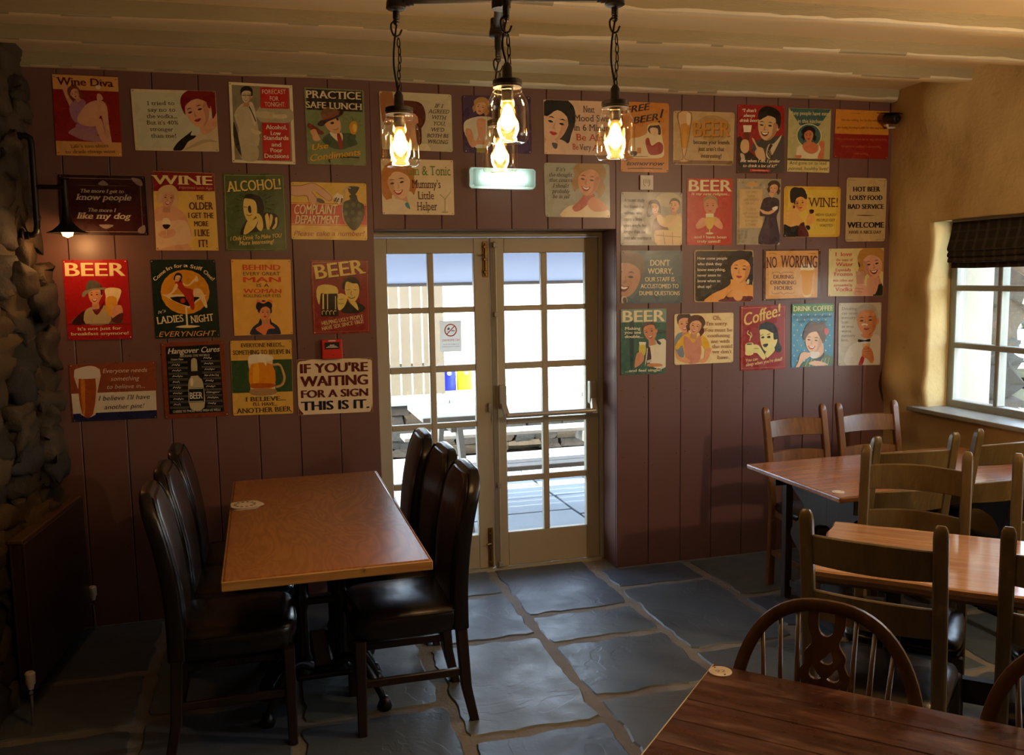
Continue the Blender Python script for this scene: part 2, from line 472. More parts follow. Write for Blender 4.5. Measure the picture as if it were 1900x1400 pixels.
# ---------------------------------------------------------------- back wall of plum boarding
def mk_back():
    bm = NB()
    box(bm, -1.5, .56, 4.704, 5.15, 0, 2.95); box(bm, 1.94, 4.2, 4.704, 5.15, 0, 2.95); box(bm, .56, 1.94, 4.704, 5.15, 1.955, 2.95)
    wb = obj('wall_back', bm, 'plum_paint', kind='structure')
    bm = NB(); y = 4.7015
    for (x0, x1, z0, z1) in ((-1.3, .585, 0, 2.9), (1.945, 4.0, 0, 2.9), (.585, 1.945, 1.96, 2.9)):
        f = [bm.verts.new(p) for p in ((x0, y, z0), (x1, y, z0), (x1, y, z1), (x0, y, z1))]; bm.faces.new(f)
    obj('groove_shade_sheet', bm, 'groove', wb)  # dark sheet standing in for the shade between boards
    L = [-1.06, -.858, -.653, -.444, -.234, -.027, .178, .382, .59]
    A = [.59, .755, .95, 1.14, 1.335, 1.54, 1.74, 1.94]
    Rr = [1.94, 2.137, 2.341, 2.543, 2.749, 2.956, 3.16, 3.373, 3.58, 3.80]
    g = .0014; rnd = random.Random(5)
    for xs, z0 in ((L, .004), (A, 1.955), (Rr, .004)):
        for a, b in zip(xs, xs[1:]):
            bm = NB(); d = rnd.uniform(-.0008, .0008)
            box(bm, a+(0 if a in (.59, 1.94) else g), b-(0 if b in (.59, 1.94) else g), 4.68+d, 4.7, z0, 2.80, bev=.0028)
            o = obj('plank', bm, 'plum_paint', wb)
    bm = NB()
    for xs, zz in ((L, (.35, 1.35, 2.2)), (Rr, (.08, .62, 1.02, 1.9))):
        for a, b in zip(xs, xs[1:]):
            for z in zz:
                for x in (a+.03, b-.03):
                    x += rnd.uniform(-.006, .006); z_ = z+rnd.uniform(-.05, .05)
                    lathe(bm, [(.0001, .0), (.0028, .0)], 6, mat=Matrix.Translation((x, 4.6785, z_)) @ Matrix.Rotation(PI/2, 4, 'X'), caps=True)
    obj('nail_heads', bm, 'groove', wb, kind='stuff')
    # gap filler along the foot of the boarding
    bm = NB(); box(bm, 1.945, 3.75, 4.672, 4.70, -.01, .004); box(bm, -1.0, .588, 4.672, 4.70, -.01, .004)
    obj('baseboard_back', bm, 'floor_mortar', kind='structure')
mk_back()

# ---------------------------------------------------------------- ceiling and joists
def mk_ceiling():
    bm = NB(); box(bm, -1.5, 4.2, -2.6, 4.72, 2.763, 2.95)
    ce = obj('ceiling', bm, 'ceiling_plaster', kind='structure')
    bm = NB(); box(bm, -1.8, 4.3, -3.0, 5.42, 2.95, 3.08); obj('shade_eaves', bm, 'outer_render', kind='structure')  # unseen overhang, added so its shadow covers the near patio
    ys = [(4.60, .08), (4.07, .08), (3.665, .075), (3.21, .08), (2.77, .08), (2.31, .08), (1.87, .08), (1.42, .08), (.97, .08), (.5, .08), (.05, .08), (-.4, .08), (-.85, .08), (-1.3, .08), (-1.75, .08), (-2.2, .08)]
    for i, (y, wd) in enumerate(ys):
        bm = NB(); n = 90 if y > 2 else 30
        rings = []
        for k in range(n+1):
            x = -1.25+k*(5.3/n)
            yo = y+(2.5-x)*.034 + .009*noise.noise((x*1.3, i*7.1, 0))
            if y > 4.5: yo = y+(2.5-x)*.012
            zb = 2.70+.010*noise.noise((x*1.1, i*5.3, 3))
            ch = .011+.009*noise.noise((x*5, i*2.7, 9))+.006*noise.noise((x*17, i, 2)); ch = max(.003, ch)*(1 if x > .8 else .6)
            j = .004*noise.noise((x*13, i*3.3, 5))
            rings.append([Vector((x, yo, 2.79)), Vector((x, yo+j, zb+ch*1.3)), Vector((x, yo+j+ch*.5, zb+ch*.45)), Vector((x, yo+ch*1.4, zb)),
                          Vector((x, yo+wd*.5, zb-.001)), Vector((x, yo+wd-.008, zb)), Vector((x, yo+wd, zb+.01)), Vector((x, yo+wd, 2.79))])
        loft(bm, rings, True, True)
        bmesh.ops.recalc_face_normals(bm, faces=bm.faces)
        for f in bm.faces:
            c = f.calc_center_median(); nrm = f.normal
            if nrm.z < -.25 and nrm.y < -.3 and c.x > 1.1 and noise.noise((c.x*1.4, i*4.1, 7)) > -.12: f.material_index = 1
            elif nrm.z < -.9: f.material_index = 2
        obj('beam', bm, ['beam_paint', 'chipped_highlight', 'ceiling_plaster'], ce, smooth=True, angle=28)
mk_ceiling()

# ---------------------------------------------------------------- right wall: lumpy plaster with deep window openings
WINS = [(2.98, 4.33, .885, 1.99), (-.05, 1.25, .885, 1.99)]  # second opening is unseen, added to bring more daylight into the room
def bulge(p):
    x, y, z = p
    d = noise.noise_vector(Vector((x*.5, y*1.3, z*1.3)))*.026 + noise.noise_vector(Vector((x, y*4.2, z*4.2)))*.012 + noise.noise_vector(Vector((x, y*10, z*10)))*.004
    g = lambda yy, zz, s: math.exp(-((y-yy)**2+(z-zz)**2)/s)
    d.x += -.055*g(4.62, 1.02, .012) - .03*g(4.56, 2.02, .02) - .03*g(4.35, 1.0, .004) + .02*g(4.55, 1.5, .03) - .06*g(4.3, 2.62, .03) - .02*g(4.37, 1.62, .006)
    d.x -= .02*max(0, min(1, (z-2.3)/.4))
    return d*(1 if y < 4.6 else max(.35, 1-(y-4.6)*6))
def mk_right():
    bm = NB(); X = 3.745
    st = .05
    ys = sorted(set([round(-2.5+k*.1, 3) for k in range(45)]+[round(1.9+k*st, 3) for k in range(57)]+[v for w_ in WINS for v in w_[:2]]))
    ys = [y for i, y in enumerate(ys) if i == 0 or y-ys[i-1] > .012 or y in (4.33, 2.98, -.05, 1.25)]
    zs = sorted(set([round(k*st, 3) for k in range(58)]+[.885, 1.99]))
    def inw(y, z): return any(a < y < b and c < z < d for a, b, c, d in WINS)
    vc = {}
    def V(x, y, z):
        k = (round(x, 4), round(y, 4), round(z, 4))
        if k not in vc:
            p = Vector((x, y, z)); d = bulge(p)
            if x > 3.9: d *= .1
            elif x > X+.001: d *= .75
            vc[k] = bm.verts.new(p+d)
        return vc[k]
    for a, b in zip(ys, ys[1:]):
        for c, d in zip(zs, zs[1:]):
            if inw((a+b)/2, (c+d)/2): continue
            bm.faces.new((V(X, a, c), V(X, a, d), V(X, b, d), V(X, b, c)))
    dep = [X, X+.03, X+.08, X+.14, X+.20]
    for (y0, y1, z0, z1) in WINS:
        yy = [y for y in ys if y0 <= y <= y1]; zz = [z for z in zs if z0 <= z <= z1]
        for p, q in zip(dep, dep[1:]):
            for a, b in zip(yy, yy[1:]):
                for z in (z0, z1): bm.faces.new((V(p, a, z), V(q, a, z), V(q, b, z), V(p, b, z)))
            for a, b in zip(zz, zz[1:]):
                for y in (y0, y1): bm.faces.new((V(p, y, a), V(q, y, a), V(q, y, b), V(p, y, b)))
    bmesh.ops.recalc_face_normals(bm, faces=bm.faces)
    wr = obj('wall_right', bm, 'wall_plaster', smooth=True, kind='structure')
    # outer leaf
    bm = NB(); x0, x1 = 3.96, 4.22
    box(bm, x0, x1, 4.34, 5.15, -.1, 2.95); box(bm, x0, x1, 1.26, 2.97, -.1, 2.95); box(bm, x0, x1, -2.6, -.06, -.1, 2.95)
    for (y0, y1, z0, z1) in WINS: box(bm, x0, x1, y0-.01, y1+.01, -.1, z0-.03); box(bm, x0, x1, y0-.01, y1+.01, z1, 2.95)
    obj('outer_leaf', bm, 'outer_render', wr)
    for wi, (y0, y1, z0, z1) in enumerate(WINS):
        wn = struct('window_%d' % (wi+1), (3.925, 0, 0), 'grey painted small-paned window in the plastered wall')
        fw_ = .05
        bm = NB()
        box(bm, -.03, .035, y1-fw_, y1, z0, z1, .004); box(bm, -.03, .035, y0, y0+fw_, z0, z1, .004)
        box(bm, -.031, .036, y0, y1, z0, z0+.055, .004); box(bm, -.03, .035, y0, y1, z1-.05, z1, .004)
        obj('window_frame', bm, 'window_paint', wn)
        ny, nz = 4, 3
        yc = [y1-fw_-(k)*((y1-y0-2*fw_)/ny) for k in range(ny+1)]
        zc = [.94, 1.262, 1.592, 1.94]
        for k in range(1, ny):
            bm = NB(); box(bm, -.028, .03, yc[k]-.015, yc[k]+.015, z0+.055, z1-.05, .004); obj('mullion', bm, 'window_paint', wn)
        for k in (1, 2):
            bm = NB(); box(bm, -.034, .026, y0+fw_-.008, y1-fw_+.008, zc[k]-.016, zc[k]+.016, .004); obj('glazing_bar', bm, 'window_paint', wn)
        for a in range(ny):
            for b in range(nz):
                bm = NB(); box(bm, .004, .008, yc[a+1]+.012, yc[a]-.012, zc[b]+.012, zc[b+1]-.012); obj('pane', bm, 'pane_glass', wn)
        bm = NB(); box(bm, 3.675, 3.93, y0-.03 if wi else 2.9, y1+.07, z0-.012, z0+.014, .005, seg=2)
        s_ = obj('window_sill', bm, 'window_paint', kind='structure')
    return wr
mk_right()

# ---------------------------------------------------------------- left wall of rough stones
def mk_left():
    xw = lambda y: -.955-(4.68-max(y, 3.9))*.13
    bm = NB()
    for (y0, y1) in ((-2.6, 3.4),):
        pass
    ys = [-2.6+k*.15 for k in range(49)]+[4.75]; zs = [k*.15 for k in range(20)]
    V = [[bm.verts.new((xw(min(y, 4.68))-.048+.03*noise.noise((y*2, z*2, 4)) + (.045 if y < 3.2 else 0), y, z)) for z in zs] for y in ys]
    for i in range(len(ys)-1):
        for j in range(len(zs)-1): bm.faces.new((V[i][j], V[i+1][j], V[i+1][j+1], V[i][j+1]))
    bmesh.ops.recalc_face_normals(bm, faces=bm.faces)
    wl = obj('wall_left', bm, 'stone_mortar', smooth=True, kind='structure')
    bm = NB(); box(bm, -1.6, -1.25, -2.6, 5.15, -.1, 2.95); obj('outer_leaf', bm, 'outer_render', wl)
    rnd = random.Random(11); z = .0; k = 0
    while z < 2.74:
        h = rnd.uniform(.085, .15)
        y = 4.70+rnd.uniform(0, .05)
        while y > 2.9:
            l = rnd.uniform(.20, .42)
            k += 1
            bm = NB(); yc = y-l/2
            flat = 1.9 if z < 1.75 else 1.2
            sh = Matrix.Rotation(rnd.uniform(-.12, .12), 4, 'X') @ Matrix.Rotation(rnd.uniform(-.08, .08), 4, 'Z')
            stone_blob(bm, (0, 0, 0), ((.13 if z < 1.75 else .08), l*1.10, h*1.22), k, 3, .30, .36)
            for v in bm.verts: v.co = sh @ v.co
            proud = rnd.uniform(-.022, .012)-(.02 if z > 1.75 else 0)
            for v in bm.verts: v.co += Vector((xw(yc)-.030+proud, yc, z+h/2+rnd.uniform(-.01, .01)))
            mi = rnd.choice((0, 0, 1, 2, 3)) if z < 1.8 else rnd.choice((0, 0, 1, 0))
            obj('stone', bm, 'stone%d' % mi, wl, smooth=True)
            y -= l*rnd.uniform(.93, 1.0)
        z += h*.93
    # rear of the room, behind the photographer
    bm = NB()
    ys = [-1.4+k*.2 for k in range(29)]; zs = [k*.2 for k in range(15)]
    V = [[bm.verts.new((x, -2.5+.03*noise.noise((x*2, z*2, 8)), z)) for z in zs] for x in ys]
    for i in range(len(ys)-1):
        for j in range(len(zs)-1): bm.faces.new((V[i][j], V[i+1][j], V[i+1][j+1], V[i][j+1]))
    obj('wall_rear', bm, 'wall_plaster', smooth=True, kind='structure')
    bm = NB(); box(bm, -1.6, 4.2, -2.9, -2.56, -.1, 2.95); obj('wall_rear_outer', bm, 'outer_render', kind='structure')
mk_left()

# ---------------------------------------------------------------- glazed double doors
def mk_doors():
    bm = NB()
    box(bm, .50, 1.99, 4.89, 4.955, 1.925, 1.99, .003); box(bm, .50, .596, 4.89, 4.955, 0, 1.93, .003); box(bm, 1.922, 1.99, 4.89, 4.955, 0, 1.93, .003)
    box(bm, .596, 1.922, 4.87, 5.1, -.02, .004)
    obj('trim_1', bm, 'door_paint', kind='structure')
    rows = [(1.835, 1.537), (1.506, 1.21), (1.172, .882), (.85, .546), (.51, .211)]
    for di, (x0, x1, c1, c2) in enumerate(((.600, 1.264, (.684, .909), (.943, 1.171)), (1.268, 1.919, (1.348, 1.570), (1.606, 1.838)))):
        d = struct('door_%d' % (di+1), ((x0+x1)/2, 4.905, 0), 'putty-painted glazed door leaf, the %s of the pair' % ('left' if di == 0 else 'right'))
        ox = (x0+x1)/2
        def part(nm, a, b, z0, z1, y0=0, y1=.042, bev=.004, mat='door_paint'):
            bm = NB(); box(bm, a-ox, b-ox, y0, y1, z0, z1, bev); return obj(nm, bm, mat, d)
        part('stile', x0, c1[0], .008, 1.922); part('stile', c2[1], x1, .008, 1.922)
        part('top_rail', c1[0], c2[1], 1.835, 1.921); part('bottom_rail', c1[0], c2[1], .009, .211)
        part('mullion', c1[1], c2[0], .211, 1.835, .0015, .0405)
        for (a, b), (c, e) in zip(rows, rows[1:]): part('glazing_bar', c1[0], c2[1], c, b, .003, .039)
        for (t_, b_) in rows:
            for (a, b) in (c1, c2): part('pane', a-.004, b+.004, b_-.004, t_+.004, .018, .022, 0, 'pane_glass')
        if di == 0:
            # long barrel bolts, brass
            for z0, z1 in ((1.70, 1.90), (.015, .25)):
                bm = NB(); x = 1.238-ox; box(bm, x-.015, x+.015, -.006, 0, z0, z1, .002)
                for zz in (z0+.03, (z0+z1)/2, z1-.03): box(bm, x-.013, x+.013, -.018, -.006, zz-.008, zz+.008, .003)
                tube(bm, [(x, -.012, z0+.01), (x, -.012, z1-.01)], .005, 8); tube(bm, [(x-.002, -.014, (z0+z1)/2+.025), (x-.028, -.024, (z0+z1)/2+.025)], .005, 8)
                obj('slide_bolt', bm, 'brass', d)
            bm = NB(); box(bm, 1.236-ox, 1.256-ox, -.025, 0, .935, .985, .003); obj('strike_plate', bm, 'grey_metal', d)
        else:
            bm = NB(); x = 1.293-ox; tube(bm, [(x, -.018, .03), (x, -.018, 1.90)], .0065, 8)
            obj('bolt_rod', bm, 'door_paint', d)
            for zz in (1.88, 1.49, .50, .03):
                bm = NB(); box(bm, x-.013, x+.013, -.03, 0, zz-.014, zz+.014, .003); obj('rod_guide', bm, 'grey_metal', d)
            for xx, sx in ((1.318, 1), (1.868, -1)):
                bm = NB(); box(bm, xx-ox-.022, xx-ox+.022, -.045, 0, .95, 1.085, .006, seg=2); obj('latch_case', bm, 'grey_metal', d)
                bm = NB()
                pr = [(xx-ox-.014, -.04, .985), (xx-ox+.014, -.04, .985)]
                loft(bm, [[Vector((xx-ox-.015, -.02, .985)), Vector((xx-ox+.015, -.02, .985)), Vector((xx-ox+.015, -.055, .985)), Vector((xx-ox-.015, -.055, .985))],
                          [Vector((xx-ox-.015+sx*.012, -.075, .905)), Vector((xx-ox+.015+sx*.012, -.075, .905)), Vector((xx-ox+.015+sx*.012, -.105, .905)), Vector((xx-ox-.015+sx*.012, -.105, .905))]])
                bmesh.ops.recalc_face_normals(bm, faces=bm.faces)
                obj('lever_arm', bm, 'grey_metal', d)
            bm = NB(); tube(bm, [(1.325-ox, -.09, .918), (1.862-ox, -.09, .918)], .013, 12)
            obj('push_bar', bm, 'grey_metal', d)
mk_doors()
# ---------------------------------------------------------------- outside: patio, tables, low wall, fence, green
def mk_outside():
    bm = NB(); box(bm, -6, 10, 5.15, 8.42, -.2, -.04); pa = obj('patio_paving', bm, 'patio_joint', kind='structure')
    rnd = random.Random(21); k = 0
    x = -1.4
    while x < 5.2:
        w_ = rnd.uniform(.42, .62); y = 5.13
        while y < 8.3:
            l = rnd.uniform(.36, .6); k += 1
            pts = rough_rect(x, x+w_, y, min(y+l, 8.4), .006, k*2.3, amp=.004, step=.15)
            slab('paving_slab', pts, -.022+rnd.uniform(-.001, .001), .02, 'patio_slate', pa, .003)
            y += l
        x += w_
    # low retaining wall of rough stone with slate coping
    rw = thing('retaining_wall', 'low rough stone wall with pale slate coping beyond the patio', 'wall', (0, 8.45, 0), kind='structure')
    del rw['category']
    bm = NB(); box(bm, -4, 8, .05, .45, -.2, .47); obj('wall_core', bm, 'stone_mortar', rw)
    z = -.02; k = 0
    while z < .44:
        h = rnd.uniform(.09, .14); x = .7
        while x < 3.9:
            l = rnd.uniform(.16, .4); k += 1
            bm = NB(); stone_blob(bm, (x+l/2, .06, z+h/2), (l, .16, h*1.02), k+200, 1, .2)
            obj('stone', bm, 'stone%d' % rnd.choice((0, 3, 3, 1)), rw, smooth=True, angle=40); x += l
        z += h*.96
    x = .4
    while x < 4.2:
        l = rnd.uniform(.5, .9); bm = NB(); box(bm, x, x+l-.008, -.06, .5, .49, .545, .008)
        obj('coping_stone', bm, 'coping', rw); x += l
    # raised lawn behind
    bm = NB()
    n = 26
    V = [[bm.verts.new((-10+i*2.2, 8.8+j*1.6, .47+.018*j*j*.6+.05*noise.noise((i*.7, j*.7, 0)))) for j in range(n)] for i in range(n)]
    for i in range(n-1):
        for j in range(n-1): bm.faces.new((V[i][j], V[i+1][j], V[i+1][j+1], V[i][j+1]))
    obj('lawn', bm, 'gravel', smooth=True, kind='structure')
    # vertical board fence on the left
    fe = thing('board_fence', 'tall close-boarded timber fence seen through the left door panes', 'fence', (0, 8.75, .47))
    x = .55
    while x < 1.70:
        bm = NB(); box(bm, x, x+.096, -.011, .011, .07+rnd.uniform(-.02, .02), 1.62, .003); obj('fence_board', bm, 'fence_wood', fe); x += .112
    for zz in (.3, 1.3):
        bm = NB(); box(bm, .5, 1.72, .013, .05, zz, zz+.09, .004); obj('fence_rail', bm, 'fence_wood', fe)
    bm = NB(); box(bm, 1.67, 1.75, .0, .08, .0, 1.66, .005); obj('fence_post', bm, 'fence_wood', fe)
    # drums on the wall
    for nm, mt, x, r, lb in (('blue_drum', 'drum_blue', 1.85, .088, 'blue plastic drum standing behind the low wall'), ('yellow_drum', 'drum_yellow', 2.03, .082, 'yellow plastic drum beside the blue one')):
        d = thing(nm, lb, 'drum', (x, 9.02, .475))
        bm = NB(); prof = [(.001, 0), (r*.93, 0), (r, .02), (r, .10), (r*1.03, .12), (r, .14), (r, .19), (r*1.03, .205), (r, .22), (r, .27), (r*.93, .29), (.001, .29)]
        lathe(bm, prof, 28); obj('drum_body', bm, mt, d, smooth=True, angle=40)
        bm = NB(); lathe(bm, [(.001, 0), (.022, 0), (.022, .015), (.001, .015)], 14, mat=Matrix.Translation((0, -r+.002, .25)) @ Matrix.Rotation(PI/2, 4, 'X')); obj('bung_cap', bm, 'white_plastic', d)
    # picnic tables
    def picnic(x, y, L, lb):
        t = thing('picnic_table', lb, 'picnic table', (x, y, -.022), 0, 'picnic tables on the patio')
        for k in range(5):
            bm = NB(); box(bm, -L/2, L/2, -.34+k*.138, -.34+k*.138+.128, .715, .75, .004); obj('table_board', bm, 'picnic_wood', t)
        for s in (-1, 1):
            for k in range(2):
                bm = NB(); yy = s*.66+k*.12-.12; box(bm, -L/2, L/2, yy, yy+.11, .425, .457, .004); obj('bench_board', bm, 'picnic_wood', t)
        for xx in (-L/2+.22, L/2-.22):
            bm = NB(); box(bm, xx-.02, xx+.02, -.72, .72, .335, .425, .004); obj('bench_bearer', bm, 'picnic_wood', t)
            bm = NB(); box(bm, xx-.02, xx+.02, -.33, .34, .635, .715, .004); obj('top_bearer', bm, 'picnic_wood', t)
            for s in (-1, 1):
                bm = NB()
                loft(bm, [[Vector((xx+.022+a, s*(.62-.33*tt)+b, .0+.70*tt)) for a, b in ((0, -.05), (.038, -.05), (.038, .05), (0, .05))] for tt in (0, 1)])
                bmesh.ops.recalc_face_normals(bm, faces=bm.faces); obj('leg', bm, 'picnic_wood', t)
        return t
    picnic(1.94, 6.42, 1.75, 'weathered timber picnic table with attached benches, straight behind the doors')
    picnic(-.55, 6.6, 1.7, 'second weathered picnic table, left of the one behind the doors')
    # rolled-down awning over the patio
    aw = thing('patio_awning', 'blue grey canvas awning hanging over the patio beyond the door tops', 'awning', (1.5, 5.3, 0))
    bm = NB()
    rows = []
    for k in range(15):
        tt = k/14; sag = -.05*math.sin(tt*PI)
        rows.append([Vector((-2.2+i*.22, tt*.72, 2.12-.455*tt+sag+.03*noise.noise((i*.35, tt*3+i*.3, 0))*(1-tt)+.02*math.sin(i*.9+tt*4)*tt*(1-tt))) for i in range(21)])
    rows.append([p+Vector((0, .004, -.005)) for p in rows[-1]])
    loft(bm, rows, False, False); obj('canvas_sheet', bm, 'canvas', aw, smooth=True, label='blue grey canvas')
    bm = NB(); tube(bm, [(-2.2, .725, 1.66), (2.2, .725, 1.66)], .016, 10); obj('front_rail', bm, 'grey_metal', aw)
    for x in (-2.15, 2.15):
        bm = NB(); tube(bm, [(x, -.14, 2.1), (x, .35, 1.90), (x, .71, 1.67)], .013, 8); obj('awning_arm', bm, 'grey_metal', aw)
    # beyond the side window: ground, boundary stones, buttress, greenery
    bm = NB()
    V = [[bm.verts.new((4.2+i*1.1, -6+j*1.2, -.12+.05*noise.noise((i*.8, j*.8, 3))+max(0, i-7)*.10)) for j in range(17)] for i in range(24)]
    for i in range(23):
        for j in range(16): bm.faces.new((V[i][j], V[i+1][j], V[i+1][j+1], V[i][j+1]))
    obj('side_yard', bm, 'gravel', smooth=True, kind='structure')
    bt = thing('stone_buttress', 'rough grey stone pier outside the small-paned window', 'buttress', (4.22, 4.78, 0), kind='structure')
    del bt['category']
    z = -.1; k = 0
    while z < 2.4:
        h = rnd.uniform(.14, .24); k += 1
        bm = NB(); stone_blob(bm, (.20, 0, z+h/2), (.44+rnd.uniform(-.05, .08), .5, h*1.15), k+400, 2, .25)
        obj('stone', bm, 'stone%d' % rnd.choice((0, 1, 3)), bt, smooth=True); z += h*.95
    dw = thing('boundary_wall', 'dry stone boundary wall across the yard beyond the window', 'wall', (0, 0, 0), kind='structure')
    del dw['category']
    z = .0
    rows_ = 0
    while z < 1.45:
        h = rnd.uniform(.12, .19); y = 4.2
        while y < 10.2:
            l = rnd.uniform(.22, .5); k += 1
            xx = 9.4+ (y-4)*.05
            bm = NB(); stone_blob(bm, (xx, y+l/2, z+h/2), (.4, l*1.02, h*1.05), k+700, 1, .2)
            obj('stone', bm, 'coping' if rnd.random() < .5 else 'stone3', dw, smooth=True, angle=45); y += l
        z += h*.97
    for i, (x, y, s) in enumerate(((11.4, 5.9, 1.2), (12.8, 9.4, 1.6), (14.2, 3.2, 1.6))):
        tr = thing('shrub', ['round green bush over the boundary wall, nearest the buttress', 'taller green bush behind the boundary wall', 'green bush at the right beyond the boundary wall'][i], 'bush', (x, y, .1))
        bm = NB(); rn = random.Random(i)
        for q in range(900):
            th = rn.uniform(0, 2*PI); ph = math.acos(rn.uniform(-.4, 1)); r_ = s*rn.uniform(.55, 1)
            p = Vector((r_*math.sin(ph)*math.cos(th)*.8, r_*math.sin(ph)*math.sin(th)*.8, .7+r_*math.cos(ph)))
            a = Vector((rn.uniform(-1, 1), rn.uniform(-1, 1), rn.uniform(-1, 1))).normalized()*.09; b = a.orthogonal().normalized()*.05
            bm.faces.new([bm.verts.new(p+v) for v in (a, b, -a, -b)])
        obj('foliage', bm, 'leaf', tr, kind='stuff')
        bm = NB(); tube(bm, [(0, 0, -.2), (.05, 0, .9)], [.07, .03], 7); obj('stem', bm, 'fence_wood', tr)
mk_outside()
# ---------------------------------------------------------------- leather dining chairs
def rrect(cx, cy, hx, hy, z, n=6, e=.35):
    """superellipse ring in the xy plane"""
    out = []
    N = 4*n
    for k in range(N):
        a = 2*PI*(k+.5)/N
        ca, sa = math.cos(a), math.sin(a)
        out.append(Vector((cx+hx*math.copysign(abs(ca)**e, ca), cy+hy*math.copysign(abs(sa)**e, sa), z)))
    return out
def make_leather_chair(lb):
    t = thing('leather_chair', lb, 'chair', (0, 0, 0), 0, 'leather dining chairs around the oak table')
    H = .196
    bm = NB()
    loft(bm, [rrect(.005, 0, .19, H-.02, .365), rrect(.005, 0, .215, H, .375), rrect(.007, 0, .222, H+.004, .42), rrect(.007, 0, .222, H+.003, .445), rrect(.007, 0, .214, H-.006, .462), rrect(.005, 0, .19, H-.03, .474), rrect(.0, 0, .12, H-.1, .482), rrect(0, 0, .03, .02, .484)])
    obj('seat', bm, 'leather', t, smooth=True, angle=60)
    bm = NB()
    for r_ in ((.008, .222, H+.005, .452),):
        ring = rrect(.007, 0, r_[1]-.002, r_[2]-.002, r_[3]); tube(bm, ring, .0035, 5, closed=True)
    obj('piping', bm, 'leather', t, smooth=True)
    def xb(z): s = (z-.40)/.6; return -.188-.055*s-.035*s*s+.03*math.sin(s*PI)*.6
    bm = NB(); rings = []
    zt = .968
    N = 15
    for k in range(N+1):
        s = k/N; z = .375+(zt-.375)*(1-(1-s)**1.25)
        u = max(0, (z-.855)/(zt-.855)); hw = H*(1-.40*u**2.3)
        th = .036-.006*s; th *= (1-.35*u**4)
        rings.append(rrect(xb(z), 0, th, hw, z, 6, .30))
    rings.append(rrect(xb(zt), 0, .016, H*.42, zt+.006, 6, .4))
    loft(bm, rings)
    obj('backrest', bm, 'leather', t, smooth=True, angle=70)
    # front panel of the back: slightly proud, browner leather, with arched head
    bm = NB(); rings = []
    for k in range(N+1):
        s = k/N; z = .47+(zt-.015-.47)*(1-(1-s)**1.25)
        u = max(0, (z-.85)/(zt-.01-.85)); hw = (H-.045)*(1-.42*u**2.3)
        rings.append(rrect(xb(z)+.026-.004*s, 0, .012, hw, z, 6, .4))
    loft(bm, rings); obj('back_panel', bm, 'leather_brown', t, smooth=True, angle=70)
    # seams down both sides of the back and over the top
    for s in (-1, 1):
        bm = NB(); pts = []
        for k in range(18):
            z = .47+(.488)*k/17; u = max(0, (z-.855)/(zt-.855)); hw = (H+.001)*(1-.40*u**2.3)
            pts.append((xb(z)+.026, s*(hw-.012), z))
        tube(bm, pts, .004, 5); obj('seam', bm, 'leather', t, smooth=True)
    for sx, sy in ((1, 1), (1, -1), (-1, 1), (-1, -1)):
        bm = NB(); y = sy*(H-.025)
        if sx > 0: loft(bm, [rrect(.195, y, .017, .017, 0, 2, .3), rrect(.193, y, .022, .022, .37, 2, .3)])
        else: loft(bm, [rrect(-.235, y, .017, .017, 0, 2, .3), rrect(-.205, y, .020, .019, .14, 2, .3), rrect(-.19, y, .022, .021, .38, 2, .3)])
        bmesh.ops.recalc_face_normals(bm, faces=bm.faces); obj('leg', bm, 'dark_leg', t)
    for sy in (-1, 1):
        bm = NB(); y = sy*(H-.025); box(bm, -.205, .195, y-.009, y+.009, .185, .215, .003); obj('stretcher', bm, 'dark_leg', t)
    return t
